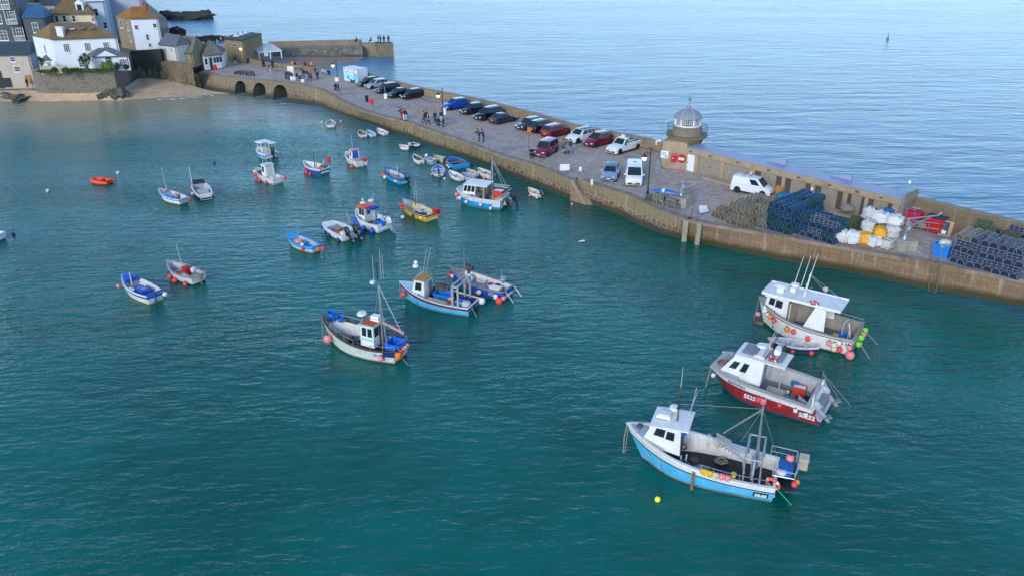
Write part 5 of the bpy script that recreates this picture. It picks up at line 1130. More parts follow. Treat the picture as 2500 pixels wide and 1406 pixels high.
mb = MB(); mb.lathe([(.3, 0), (.36, .07), (.32, .17), (.02, .22)], WH, (X(.585), -.3, zr+.28), 14); mb.build('radar_dome', r, 40)
aerials(r, [(X(.54), -.8, zr+.2, zr+2.4, .5), (X(.53), -.85, zr+.2, zr+1.6, .4)]); mast(r, X(.51), -.6, zr+.2, zr+1.6, BRW, .04, .5)
mb = MB(); mb.lathe([(.01, -.45), (.2, -.43), (.24, -.3), (.24, .3), (.2, .43), (.01, .45)], LW, (0, 0, 0), 12)
o = mb.build('life_raft_canister', None, 40); o.location = on(r, (X(.43), -.35, zr+.3)); o.rotation_euler = (R(90), 0, a+.1); tag(o, 'white life raft canister on the roof of the red catamaran', 'life raft')
mb = MB(); mb.lathe([(.22, 0), (0, .45)], BLK, (0, 0, 0), 4); o = mb.build('signal_cone', None, loc=on(r, (X(.38), -.5, zr+.4))); tag(o, 'black pyramid day signal on the roof of the red catamaran', 'day signal')
ring(r, (X(.44), .62, zr+.12), .3, 'red and white lifebuoy lying on the roof of the red catamaran', m=M('lifebuoy_red', '#b4403c', .5))
mb = MB(); mb.box((X(.33), -.5, .34), (.95, .9, .03), DKB); mb.box((X(.14), -.65, .34), (.9, .7, .03), DKB); mb.build('rubber_mat', r)
crate(r, (X(.19), -.85, .36), (.85, .5, .6), M('box_red', '#c23d22', .5), 'red insulated box on the far side of the open deck of the red catamaran', lidm=WH, open_=False, rz=.05)
crate(r, (X(.25), -1.1, .75), (.5, .3, .25), M('box_teal', '#1d6f9c', .5), 'teal crate behind the red box on the red catamaran', rz=0)
mb = MB(); mb.box((X(.36), .78, .75), (1.3, .85, .7), M('engine_box', '#a69a88', .6, var=.15, dirt='#857a68'), top=.9); mb.build('engine_box', r); mb = MB(); mb.box((X(.22), .95, .55), (.8, .7, .4), M('engine_box', '#a69a88', .6, var=.15, dirt='#857a68'), top=.93); mb.build('seat_locker', r)
mb = MB(); mb.tube([(X(.34), .55, .9), (X(.34), .55, 2.3)], .04, ALU); mb.ball((X(.34), .55, 2.3), .1, ALU, 8, 6); mb.bar((X(.34), .2, 2.1), (X(.34), .8, 2.1), .05, .05, ALU); mb.build('hauling_post', r)
fender(r, (X(.27), .0, .95), 'cream', 'cream fender leaning against the red box on the red catamaran', 'fender', .12)
mb = MB(); mb.panel([(X(.15), .5, .6), (X(.02), 1.3, .6), (X(.02), 1.3, 1.15), (X(.15), .5, 1.1)], 0, 1, 0, 1, 0, .04, GRY2); mb.box((X(.0), 1.25, 1.35), (.1, .45, .9), WH, .15); mb.box((X(.0), -1.3, 1.25), (.12, .35, .85), WH); mb.box((X(-.04), 0, .75), (.7, 1.5, .55), GRY); mb.build('stern_step', r)
crate(r, (X(.05), -1.1, .45), (.3, .45, .4), M('fuel_red', '#b3242a', .5), 'red fuel can at the far stern of the red catamaran', name='fuel_can', cat='fuel can', open_=False)
outboard(r, X(-.055), 1.1, .72, 48, M('outboard_grey', '#9aa0a6', .4), 1.0, M('outboard_leg_grey', '#8b9096', .45)); outboard(r, X(-.055), -1.1, .72, 48, M('outboard_grey', '#9aa0a6', .4), 1.0, M('outboard_leg_grey', '#8b9096', .45))
wires(r, [((X(.02), -1.45, 2.1), (X(-.28), -1.2, .4)), ((X(.02), -1.45, 2.0), (X(-.2), -1.0, .6)), ((X(.02), -1.45, 1.2), (X(.02), -1.45, 2.3))])
row_f(h, [(.455, .35, 'red', 'ball', .23)], '{c} ball fender below the number on the red catamaran', '{c} fender')
row_f(h, [(.41, .3, 'pink', 'fender', .21)], 'salmon pink sausage fender on the near side of the red catamaran', 'x')
row_f(h, [(.26, .3, 'red', 'ball', .16)], 'small red ball fender amidships on the red catamaran', 'x')
row_f(h, [(.115, .25, 'white', 'fender', .14), (.02, .3, 'white', 'fender', .14)], 'white navy topped fender near the stern of the red catamaran', 'white stern fenders of the red catamaran')
row_f(h, [(.95, .35, 'white', 'fender', .15)], 'white fender hanging at the bow of the red catamaran', 'x')
mb = MB(); p = h.pt(.985, 1); mb.tube([p, p+Vector((.25, .1, -2.2))], .04, ROPE, 5); mb.tube([p+Vector((0, -.1, 0)), p+Vector((.2, .0, -1.9))], .03, ROPE, 5); mb.build('mooring_rope', r)
text_on('SS252', r, h.pt(.63, .46), h.pt(.46, .46), (0, 0, 1), .42, LW, off=.06, bold=.012); text_on('SS252', r, h.pt(.13, .46), h.pt(-.02, .46), (0, 0, 1), .42, LW, off=.06, bold=.012)
text_on('Bethshan', r, h.pt(.78, .88), h.pt(.6, .88), (0, 0, 1), .34, M('ink', '#2a2c33', .6), off=.09)
text_on('252', r, (X(.72), -.75, zr+.05), (X(.72), .1, zr+.03), (1, 0, 0), .3, NAVY, off=.01)
coil(r, (X(.3), .1, .34), 'pale rope coil on the open deck of the red catamaran', .36, GRY2); coil(r, (X(.9), .4, 1.75), 'brown rope coil on the grey foredeck of the red catamaran', .45, TANW)
c, a, l = place((1846, 739), 2.3, (2100, 790), 1.5, rz=145)
h = boat('large white fishing boat numbered SS161 with long flat canopy and many ball fenders', l, 3.9, 1.5, 1.55, 2.3, [(0, .1, MAROON), (.1, .84, WH), (.84, .89, BLK), (.89, 1, WH)], MAROON,
  tw=.88, draft=.55, full=2.8, rake=.75, flare=.86, zd=.35, lin_=M('lining_grey_brown', '#867f75', .7, var=.25, scale=2), dk=M('deck_slate', '#636a70', .7, var=.2, scale=2), cap=M('gunwale_grey', '#8a8378', .7, var=.25), capw=.14, fore=.78, foremat=GRY2, pos=c, rz=a)
r = h.r; X = h.x
cabin(r, X(.66), X(.92), 2.5, 1.4, 1.7, WH, WH, fr=.3, bk=0, wt=2.3, wf=.62, over=.1, side=[(.16, .38, .52, .82), (.46, .74, .5, .82)], front=[(.08, .34, .5, .85), (.38, .62, .5, .85), (.66, .92, .5, .85)], rear=[(.3, .7, 0, .9, DKB, 'door')], rback=.05)
zr = 3.15
mb = MB(); rw = []
for x in (X(.17), X(.5), X(.93)): rw.append([(x, 1.3, zr), (x, 1.2, zr+.1), (x, -1.2, zr+.1), (x, -1.3, zr), (x, -1.2, zr-.05), (x, 1.2, zr-.05)])
mb.grid(rw, WH, closed=True); mb.face(rw[0], WH); mb.face(rw[-1], WH)
mb.bar((X(.17), 1.22, zr+.14), (X(.93), 1.22, zr+.14), .06, .1, WH); mb.bar((X(.17), -1.22, zr+.14), (X(.93), -1.22, zr+.14), .06, .1, WH); mb.bar((X(.93), 1.22, zr+.14), (X(.93), -1.22, zr+.14), .06, .1, WH); mb.build('canopy_roof', r)
mb = MB(); mb.panel([(X(.48), 1.5, 1.45), (X(.28), 1.5, 1.45), (X(.295), 1.32, zr), (X(.4), 1.32, zr)], 0, 1, 0, 1, 0, .06, WH); mb.build('canopy_pillar', r); mb = MB(); mb.panel([(X(.4), -1.5, 1.2), (X(.28), -1.5, 1.3), (X(.295), -1.3, zr), (X(.4), -1.5, zr)], 0, 1, 0, 1, 0, .06, WH); mb.build('canopy_pillar', r)
mb = MB(); mb.box((X(.64), 0, 1.7), (.08, 2.2, 2.3), CRM); mb.build('bulkhead', r)
mb = MB(); mb.box((X(.78), .25, zr+.42), (.5, .6, .62), WH); mb.box((X(.78), .2, zr+.62), (1.0, .9, .08), WH); mb.build('roof_console', r)
mb = MB(); mb.lathe([(.3, 0), (.35, .08), (.3, .2), (.02, .25)], WH, (X(.68), -.6, zr+.45), 14); mb.box((X(.68), -.6, zr+.28), (.4, .9, .35), WH); mb.build('radar_dome', r, 40)
mb = MB(); mb.tube([(X(.56), 0, zr+.1), (X(.53), 0, zr+2.1)], [.09, .05], WH, 8); mb.bar((X(.535), -.3, zr+1.95), (X(.535), .3, zr+1.95), .05, .05, WH); mb.bar((X(.55), -.3, zr+1.2), (X(.55), .3, zr+1.2), .05, .05, WH); mb.build('mast', r, 60)
aerials(r, [(X(.53), 0, zr+2.0, zr+3.7, .25), (X(.69), -.6, zr+.6, zr+3.0, .35), (X(.62), -.5, zr+.6, zr+3.2, .35)], WH)
wires(r, [((X(.53), 0, zr+1.9), (X(.18), -.6, zr+.1)), ((X(.53), 0, zr+1.9), (X(.18), .9, zr+.1)), ((X(.49), 0, zr+1), (X(.66), .9, zr+.1))])
mb = MB(); mb.panel([(X(.4), -.15, zr+.85), (X(.36), -.25, zr+.75), (X(.36), -.25, zr+1.15), (X(.4), -.15, zr+1.1)], 0, 1, 0, 1, 0, .02, GRY2); mb.build('pennant', r)
ring(r, (X(.43), .95, zr+.18), .3, 'red and white lifebuoy on the canopy roof of the large white boat', m=M('lifebuoy_red', '#b4403c', .5))
lump('rope_coil', 'grey coiled rope on the foredeck side of the large white boat', 'rope', on(r, (X(.84), .75, 1.28)), (.7, .4, .25), M('rope_grey', '#7d7a68', .9, var=.4, scale=9), rz=a, seed=2)
bucket(r, (X(.14), -.05, .36), .3, .62, BLUEP, 'blue plastic drum standing on the aft deck of the large white boat', name='drum', cat='drum', fill=BLUEP)
crate(r, (X(.17), .75, .36), (.6, .5, .4), BLUEP, 'blue crate behind the canopy pillar of the large white boat')
lump('sack', 'tan sack in the blue crate beside the canopy pillar of the large white boat', 'sack', on(r, (X(.19), .6, .7)), (.5, .35, .45), M('sack_tan', '#b08a5c', .8, var=.2), rz=a, seed=4)
mb = MB(); mb.tube([(X(.13), .9, 1.3), (X(.13), .9, 2.3), (X(.1), .6, 2.5)], .035, ALU); mb.tube([(X(.06), .4, 1.0), (X(.1), .1, 2.0)], .04, WH); mb.tube([(X(.06), 1.45, .4), (X(.06), 1.45, 2.2)], .03, ALU); mb.build('hauler_frame', r)
pts = [h.pt(t, 1, -1) for t in (.4, .25, .1, .01)]; rails(r, [(p.x, p.y+.1) for p in pts], [p.z for p in pts], .3, mid=False)
WB = 'of the large white boat'
row_f(h, [(.845, .35, 'cream', 'ball', .17)], 'cream ball fender at the bow end of the row '+WB, 'x')
row_f(h, [(.81, .3, 'orange', 'ball', .19), (.61, .4, 'orange', 'ball', .22)], 'orange ball fender '+WB, 'orange fenders of the large white boat')
row_f(h, [(.76, .35, 'red', 'ball', .2), (.545, .42, 'red', 'ball', .2), (.4, .55, 'red', 'ball', .2)], 'coral red ball fender along the middle '+WB, 'red fenders of the large white boat')
row_f(h, [(.2, .35, 'pink', 'ball', .22), (.02, .4, 'pink', 'ball', .21)], 'pink ball fender near the stern number '+WB, 'pink fenders of the large white boat')
row_f(h, [(.155, .4, 'cream', 'ball', .23), (.15, .75, 'cream', 'ball', .22)], 'dirty cream ball fender near the stern '+WB, 'cream fenders of the large white boat')
row_f(h, [(.115, .2, 'white', 'ball', .18)], 'white ball fender beside the stern number '+WB, 'x'); row_f(h, [(.1, .7, 'red', 'ball', .22)], 'coral red ball fender low near the stern '+WB, 'x')
row_f(h, [(.0, .85, 'pink', 'ball', .33)], 'large pale pink ball fender at the stern corner of the large white boat', 'x')
fender(r, (h.pt(.97, 1).x, .35, 1.1), 'pink', 'pink ball fender hanging at the bow of the large white boat', 'ball', .19)
for y, z, cc, lb in ((-.9, 1.5, 'green', 'upper lime green'), (.15, 1.35, 'green', 'middle lime green'), (.6, 1.0, 'green', 'lower lime green'), (-.35, 1.4, 'pink', 'faded pink')):
 fender(r, (-l/2-.25, y, z), cc, lb+' ball fender hanging over the stern of the large white boat', 'ball', .24)
mb = MB()
for y0, y1 in ((-1.2, -1.7), (.7, .9)): mb.tube([(-l/2-.05, y0, 1.2), (-l/2-1.3, y1, -.1)], .035, ROPE, 5)
p = h.pt(.99, 1); mb.tube([p, p+Vector((.15, .15, -2.2))], .024, ROPE, 5); mb.build('mooring_rope', r)
ink = M('ink', '#2a2c33', .6)
text_on('SS 161', r, h.pt(.9, .72), h.pt(.74, .72), (0, 0, 1), .4, ink, off=.09, bold=.008); text_on('SS 161', r, h.pt(.12, .72), h.pt(.0, .72), (0, 0, 1), .4, ink, off=.09, bold=.008)
mb = MB(); mb.lathe([(.01, .6), (.3, .45), (.42, .0), (.3, -.4), (.01, -.5)], MAROON, (0, 0, 0), 10); o = mb.build('bulbous_bow', r, 40); o.location = (X(.955), 0, .0); o.rotation_euler = (0, R(90), 0)
coil(r, (X(.1), -.7, .38), 'blue rope coil at the stern of the large white boat deck', .4, BLUEP)
c, a, l = place((1874, 826), .55, (2000, 845), .5)
h = boat('blue and white open tender moored between the white boat and the red catamaran', l, 1.45, .6, .52, .62, [(0, .72, NAVY), (.72, 1, WH2)], NAVY, tw=.45, full=2.2, rake=.3, zd=.12, lin_=GRY2, dk=GRY2, cap=WH2, capw=.08, pos=c, rz=a, name='rowing_boat', fore=.8, foremat=GRY2)
r = h.r; X = h.x; mb = MB()
for t in (.25, .5, .68): mb.box((X(t), 0, .4), (.25, h.w(t)*1.8, .05), WH2)
mb.build('thwart', r)
row_f(h, [(.93, .05, 'pink', 'ball', .15), (.77, .15, 'pink', 'ball', .16)], 'pink ball fender near the bow of the small tender', 'pink fenders of the tender'); row_f(h, [(.5, .2, 'red', 'ball', .16), (.14, .2, 'red', 'ball', .18)], 'red ball fender on the near side of the small tender', 'red fenders of the tender')
c, a, l = place((785, 765), 2.3, (979, 848), 1.05)
h = boat('white and mint fishing boat numbered SS191 with red wheelhouse roof and tripod mast', l, 2.9, 1.12, 1.12, 2.1, [(0, .1, MAROON), (.1, .5, WH2), (.5, .58, GRN), (.58, .7, WH2), (.7, .78, GRN), (.78, 1, WH2)], MAROON,
  tw=.66, draft=.5, full=2.3, rake=.6, flare=.82, zd=.35, lin_=WH2, dk=DKB, cap=BRW, capw=.13, fore=.9, foremat=WH2, pos=c, rz=a)
r = h.r; X = h.x
cabin(r, X(.26), X(.43), 1.5, .9, 1.75, WH, OXR, fr=.08, bk=.05, over=.06, side=[(.12, .44, .5, .85), (.56, .88, .5, .85)], front=[(.1, .45, .5, .85), (.55, .9, .5, .85)], rear=[(.12, .45, .5, .85), (.52, .9, 0, .85, BRW, 'door')])
mb = MB(); zr = 2.65
for y in (.75, -.75): mb.bar((X(.25), y, zr-.02), (X(.435), y, zr-.02), .08, .14, GRN)
for x in (.25, .435): mb.bar((X(x), .8, zr-.02), (X(x), -.8, zr-.02), .08, .14, GRN)
mb.build('roof_edge', r)
mb = MB(); mb.box((X(.345), .765, 1.5), (1.25, .02, .18), GRN); mb.build('painted_band', r)
mb = MB(); mb.box((0, 0, .2), (.75, .5, .4), LW, top=.9); mb.box((0, 0, .2), (.78, .53, .06), GRY2); o = mb.build('life_raft_canister', None, loc=on(r, (X(.31), -.25, zr+.06)), rz=a); tag(o, 'white life raft canister on the red wheelhouse roof of SS191', 'life raft')
mb = MB(); mb.tube([(X(.43), .3, zr), (X(.43), .3, zr+.55)], .05, STEEL); mb.bar((X(.43), .05, zr), (X(.43), .3, zr+.4), .04, .04, STEEL); mb.lathe([(.3, 0), (.38, .08), (.33, .22), (.02, .27)], WH, (X(.43), .3, zr+.55), 14); mb.build('radar_dome', r, 40)
xm = X(.235); mb = MB(); top = Vector((xm, -.1, 6.0)); mb.tube([(xm, -.1, .5), top], [.08, .05], STEEL, 7)
mb.tube([top-Vector((0, 0, .3)), (X(.38), -.8, zr)], .035, STEEL); mb.tube([top-Vector((0, 0, .3)), (X(.0), -.2, 2.2)], .035, STEEL); mb.tube([top-Vector((0, 0, .3)), (X(.1), .7, 1.2)], .025, STEEL)
mb.bar((xm, -.6, 6.05), (xm, .5, 6.05), .05, .05, STEEL); mb.box((xm, .55, 6.2), (.3, .25, .2), WH); mb.tube([(xm, -.1, 6), (xm, -.1, 7.4)], .03, BLK, 5); mb.build('tripod_mast', r, 60)
aerials(r, [(xm, .35, 6.1, 8.2, 0), (xm-.1, -.35, 6.1, 8.4, .05), (xm-.15, -.6, 6.1, 8.0, 0)])
mb = MB(); mb.bar((xm-.1, -.15, 2.7), (X(-.03), -.2, 2.2), .12, .14, M('boom_pink', '#c98f86', .6, var=.2)); mb.build('boom', r)
mb = MB(); mb.bar((X(.13), -.9, 1.0), (X(.13), -.9, 2.2), .12, .12, BRW); mb.bar((X(.1), -.95, 2.2), (X(.2), -.6, 2.35), .06, .06, STEEL); mb.build('post', r)
crate(r, (X(.07), -.1, .75), (1.3, 1.15, .65), BLUEP, 'large blue net tub at the stern of the white and mint boat SS191', cat='tub', name='net_tub')
mb = MB(); pts = [h.pt(t, 1, 1) for t in (.0, .1, .2)][::-1]; 
q = [h.pt(.12, .6)+Vector((0, .02, 0)), h.pt(0, .6)+Vector((0, .02, 0)), h.pt(0, 1)+Vector((0, .03, 0)), h.pt(.12, 1)+Vector((0, .03, 0))]
mb.panel(q, 0, 1, 0, 1, .0, .02, NAVY); mb.panel([h.pt(0, .55, 1), h.pt(0, .55, -1), h.pt(0, 1, -1), h.pt(0, 1, 1)], 0, 1, 0, 1, .01, .04, NAVY); mb.build('stern_bulwark', r)
for sd in (1, -1):
 pts = [h.pt(t, 1, sd) for t in (.82, .7, .58, .46)]; rails(r, [(p.x, p.y-sd*.06) for p in pts], [p.z for p in pts], .42, mid=False)
pts = [h.pt(t, 1, 1) for t in (.25, .12, .0)]+[h.pt(.0, 1, -1), h.pt(.14, 1, -1)]; rails(r, [(p.x, p.y*.96) for p in pts], [p.z for p in pts], .4, mid=False)
bucket(r, (X(.9), -.3, 1.75), .32, .72, BLUEP, 'blue plastic bin standing in the bow of the white and mint boat SS191')
mb = MB(); mb.tube([(.3*cos(k*pi/9), 0, .45+.45*sin(k*pi/9)) for k in range(18)], .03, BLUEP, 5, True); mb.lathe([(.28, 0), (.33, .35), (.26, .36), (.2, .1), (0, .1)], BLUEP, (0, 0, 0), 12); o = mb.build('blue_basket', None, loc=on(r, (X(.83), -.75, 1.6)), rz=a); tag(o, 'blue hooped basket on the far bow rail of the white and mint boat SS191', 'basket')
winch(r, X(.79), -.95, 1.3, .9); winch(r, X(.9), .2, 1.6, .7, 'anchor_winch')
lump('net_heap', 'grey and orange nets heaped in the bow well of the white and mint boat', 'net', on(r, (X(.74), .1, .4)), (1.3, 1.0, .5), M('net_grey_orange', '#8a7f73', .9, var=.5, scale=6, dirt='#a8492c', dirtamt=.7), rz=a, seed=7)
row_f(h, [(.84, .55, 'pink', 'ball', .33)], 'large pink ball fender near the bow of the white and mint boat SS191', 'x'); row_f(h, [(.13, .25, 'pink', 'ball', .22)], 'pale pink ball fender near the number of the white and mint boat SS191', 'x')
for y, cc, kk, z in ((.75, 'orange', .25, 1.15), (.42, 'red', .2, 1.2), (.15, 'pink', .2, 1.2), (-.12, 'cream', .19, 1.25), (-.45, 'pink', .2, 1.25)): fender(r, (-l/2-.22, y, z), cc, cc+' buoy in the row hung over the stern of the white and mint boat SS191', 'fender' if cc != 'pink' else 'ball', kk, 'stern buoys of SS191' if cc == 'pink' else None)
text_on('SS 191', r, h.pt(.24, .64), h.pt(.1, .64), (0, 0, 1), .3, ink, off=.03)
mb = MB(); p = h.pt(.99, 1); mb.tube([p, p+Vector((.1, .15, -2.2))], .03, ROPE, 5); mb.tube([(-l/2, .2, .5), (-l/2-.9, .4, -.1)], .03, ROPE, 5); mb.build('mooring_rope', r)
coil(r, (X(.55), .3, .37), 'tan rope coil on the dark foredeck well of SS191', .42); coil(r, (X(.5), -.6, .37), 'green rope coil on the dark deck of SS191', .35, ROPG); crate(r, (X(.62), -.4, .37), (.7, .5, .3), M('crate_slate', '#5b6a80', .5), 'slate fish crate in the forward well of SS191', rz=.3)
c, a, l = place((975, 686), 1.55, (1158, 740), .85)
h = boat('light blue fishing boat with red and black bands and grey double stern gantry', l, 2.75, .85, .95, 1.55, [(0, .06, WH2), (.06, .66, SKY), (.66, .76, REDH), (.76, 1, M('boat_dark_navy', '#1b1f38', .5, var=.2))], WH2,
  tw=.82, draft=.45, full=2.2, rake=.5, flare=.84, zd=.2, lin_=NAVY, dk=M('deck_blue', '#27569a', .6, var=.3, scale=2), cap=WH2, capw=.12, fore=.68, foremat=M('foredeck_pale_blue', '#a9c9dc', .5), pos=c, rz=a)
r = h.r; X = h.x; zr = 2.35
cabin(r, X(.6), X(.78), 1.55, .7, 1.65, WH, M('roof_tan', '#a07a3c', .7, var=.3, scale=2), fr=.35, bk=.0, wt=1.4, over=.05, side=[(.2, .75, .45, .85)], front=[(.1, .46, .45, .88), (.54, .9, .45, .88)], rear=[(.1, .4, .5, .8, WH), (.5, .9, 0, .8, M('grey_panel2', '#7c8189', .6), 'door')], frame=WH2)
text_on('SS 90', r, (X(.755), .8, 1.05), (X(.64), .8, 1.05), (0, 0, 1), .22, ink, off=.02)
mb = MB(); mb.tube([(X(.7), .0, zr), (X(.7), 0, zr+.9)], .05, STEEL); mb.lathe([(.22, 0), (.27, .07), (.22, .2), (.02, .25)], WH, (X(.74), .25, zr+.9), 12); mb.ball((X(.74), .2, zr+1.3), .18, WH, 10, 7); mb.bar((X(.7), -.4, zr+.3), (X(.7), .5, zr+.3), .05, .05, WH); mb.build('radar_mast', r, 60)
aerials(r, [(X(.68), -.1, zr+.2, zr+2.5, .5), (X(.66), -.35, zr+.2, zr+2.6, .6)])
crate(r, (X(.43), -.35, .25), (1.5, 1.0, .85), M('tub_blue', '#1a74c9', .5), 'large light blue tub amidships on the light blue gantry boat', cat='tub', name='net_tub')
lump('net_heap', 'heap of brown nets behind the tub on the light blue gantry boat', 'net', on(r, (X(.5), -1.0, .9)), (1.3, .5, .6), M('net_brown', '#5d524a', .9, var=.5, scale=6, dirt='#25405f'), rz=a, seed=9)
lump('net_heap', 'tan net stowed along the near rail of the light blue gantry boat', 'net', on(r, (X(.42), .95, .6)), (1.9, .35, .5), M('net_tan', '#a58d5f', .9, var=.5, scale=6, dirt='#5f5236'), rz=a, seed=6)
winch(r, X(.48), -.85, .9, 1.0)
g = STEEL; mb = MB()
for y in (1.1, -1.1):
 for x in (.13, .2): mb.bar((X(x), y, .75), (X(x), y, 2.6), .14, .14, M('gantry_grey', '#9c9c94', .6, var=.15))
 mb.bar((X(.12), y, 2.55), (X(.21), y, 2.55), .14, .14, M('gantry_grey', '#9c9c94', .6, var=.15))
for x in (.13, .2): mb.bar((X(x), 1.1, 2.6), (X(x), -1.1, 2.6), .14, .14, M('gantry_grey', '#9c9c94', .6, var=.15))
mb.build('gantry', r)
crate(r, (X(.22), -.3, .25), (.8, .8, .4), M('tub_blue', '#1a74c9', .5), 'blue crate on the aft deck under the gantry of the light blue boat'); crate(r, (X(.3), .1, .6), (.5, .75, .35), M('box_red', '#c23d22', .5), 'red fish box on deck forward of the gantry of the light blue boat', lidm=WH, open_=False, rz=.3)
crate(r, (X(.22), .35, .25), (.85, .75, .45), WH2, 'pale crate of nets under the near leg of the gantry of the light blue boat'); lump('sack', 'pale grey sack by the near stern rail of the light blue gantry boat', 'sack', on(r, (X(.08), .4, .6)), (.8, .6, .5), M('sack_grey', '#b3b5b8', .8, var=.3, scale=5), rz=a, seed=11)
pts = [h.pt(t, 1) for t in (.55, .4, .25)]; rails(r, [(p.x, p.y-.05) for p in pts], [p.z for p in pts], .3, mid=True)
row_f(h, [(.9, .45, 'red', 'ball', .24)], 'orange red ball fender at the bow of the light blue gantry boat', 'x'); fender(r, (-l/2-.15, -1.1, .9), 'white', 'dirty white ball fender at the far stern corner of the light blue gantry boat', 'ball', .3)
mb = MB(); p = h.pt(.99, 1); mb.tube([p, p+Vector((.05, .05, -1.6))], .03, ROPE, 5); mb.tube([(-l/2, .5, .7), (-l/2-.6, .7, -.1)], .03, ROPE, 5); mb.build('mooring_rope', r)
mb = MB(); mb.box((-l/2-.04, 0, .25), (.06, .12, .7), BLK); mb.build('rudder', r)
coil(r, (X(.32), -.8, .25), 'orange rope coil by the far side of the light blue gantry boat', .38, ORG)
c, a, l = place((1098, 651), 1.6, (1242, 703), .95)
h = boat('royal blue open fishing boat with white inside lying behind the light blue gantry boat', l, 2.3, .9, .95, 1.6, [(0, .1, WH2), (.1, 1, ROY)], WH2, tw=.82, draft=.4, full=2.3, rake=.4, flare=.84, zd=.2, lin_=WH2, dk=TANW, cap=M('gunwale_grey2', '#87807a', .7, var=.3), capw=.12, fore=.8, foremat=M('foredeck_net', '#8f7b74', .8, var=.5, scale=5), pos=c, rz=a)
r = h.r; X = h.x
winch(r, X(.74), -.6, 1.0, 1.5); mast(r, X(.8), -.5, 1.2, 3.1, STEEL, .04); wires(r, [((X(.8), -.5, 3.0), (X(.7), -.8, 1.6))])
winch(r, X(.18), -.85, .8, .8, 'net_hauler', STEEL); mast(r, X(.2), -.9, .8, 2.0, STEEL, .06, name='hauler_post')
crate(r, (X(.18), .35, .5), (1.0, .55, .45), WH, 'white fish box on the near stern quarter of the royal blue boat', open_=False); crate(r, (X(.32), .1, .25), (.9, .7, .4), GRY2, 'grey crate amidships on the royal blue boat')
lump('sack', 'round white sack inside the bow of the royal blue boat', 'sack', on(r, (X(.68), .1, .5)), (.9, .8, .8), WH, rz=a, seed=1); lump('net_heap', 'heap of red and white floats and net in the royal blue boat', 'net', on(r, (X(.5), .3, .25)), (1.5, .9, .5), M('net_red_white', '#9a8f8c', .8, var=.5, scale=6, dirt='#b02a2c', dirtamt=.8), rz=a, seed=13)
crate(r, (X(.5), -.6, .3), (.7, .5, .45), WH, 'white crate on the far side of the royal blue boat'); bucket(r, (X(.36), -.55, .25), .2, .4, M('bucket_red', '#b02026', .5), 'red bucket on the far side of the royal blue boat', 'bucket', 'bucket'); bucket(r, (X(.25), -.6, .25), .22, .45, M('bucket_navy', '#1c2f74', .5), 'navy bucket near the hauler post of the royal blue boat', 'bucket', 'bucket')
row_f(h, [(.97, .4, 'red', 'ball', .24), (.6, .2, 'red', 'ball', .2), (.4, .3, 'red', 'ball', .22)], 'coral ball fender on the near side of the royal blue boat', 'coral fenders of the royal blue boat'); row_f(h, [(.36, .15, 'white', 'ball', .22), (.1, .15, 'white', 'fender', .2)], 'white fender near the stern of the royal blue boat', 'white fenders of the royal blue boat')
row_f(h, [(.9, .2, 'white', 'fender', .16)], 'long white fender at the bow of the royal blue boat', 'x'); row_f(h, [(.04, .4, 'red', 'ball', .33)], 'large coral ball fender at the stern quarter of the royal blue boat', 'x'); row_f(h, [(-.02, .25, 'pink', 'ball', .2)], 'small pink ball fender at the stern corner of the royal blue boat', 'x')
text_on('PZ6', r, h.pt(.24, .55), h.pt(.1, .55), (0, 0, 1), .42, GRY2, off=.03, bold=.01)
for y in (.5, -.9): mb = MB(); mb.tube([(-l/2, y, .8), (-l/2-.9, y+.1, -.1)], .035, M('rope_white', '#c8c8c0', .8), 5); mb.build('mooring_rope', r)
def thwarts(h, ts, m, z=None):
 mb = MB()
 for t in ts: mb.box((h.x(t), 0, (z or h.z(t)*.7)), (.24, h.w(t)*1.75, .05), m)
 mb.build('thwart', h.r)
def fb(cc, where): return f'{cc} ball fender on {where}'
LB = M('boat_light_blue', '#2f93cf', .45, var=.12)
c, a, l = place((699, 566), 1.15, (772, 602), .65)
h = boat('small light blue open boat with white bottom and pink buoys inside', l, 1.75, .68, .68, 1.15, [(0, .55, WH2), (.55, 1, LB)], MAROON, tw=.6, zd=.2, lin_=GRY2, dk=LB, cap=LB, capw=.12, fore=.72, foremat=LB, pos=c, rz=a, rake=.3); r = h.r; X = h.x
thwarts(h, (.12, .45), LB); mast(r, X(.7), -.4, 1.0, 2.2, LB, .05); lump('net_heap', 'heap of orange and white floats in the small light blue boat', 'net', on(r, (X(.55), .3, .3)), (1.0, .6, .5), M('floats_orange', '#c9855a', .7, var=.5, scale=5, dirt='#d8d8d0', dirtamt=.9), rz=a, seed=3)
fender(r, (X(.5), .35, 1.0), 'pink', fb('pink', 'top of the floats in the small light blue boat'), 'ball', .2); row_f(h, [(.22, .0, 'red', 'ball', .18)], fb('coral', 'the near rail of the small light blue boat'), 'x'); fender(r, (-l/2-.3, -.55, .55), 'red', fb('coral', 'the stern corner of the small light blue boat'), 'ball', .2); fender(r, (-l/2-.12, -.1, .6), 'orange', 'orange fender flat against the transom of the small light blue boat', 'fender', .18)
fender(r, (X(.32), .55, .85), 'white', 'white buoy on the near rail of the small light blue boat', 'ball', .2)
c, a, l = place((798, 541), .85, (857, 574), .62)
h = boat('blunt white motorboat with grey deck and twin black outboards', l, 2.35, .66, .68, .85, [(0, .08, BLK), (.08, 1, WH)], WH, tw=.93, zd=.3, lin_=GRY2, dk=GRY, cap=WH, capw=.26, fore=.74, foremat=WH, bw=.45, pos=c, rz=a, full=3, name='motorboat', rake=.25); r = h.r; X = h.x
outboard(r, -l/2-.12, .42, .75, 38, BLK, 1.15); outboard(r, -l/2-.12, -.55, .75, 38, BLK, 1.15); aerials(r, [(X(.2), .2, .7, 2.0, 0), (X(.35), -.9, .7, 2.6, -.3)])
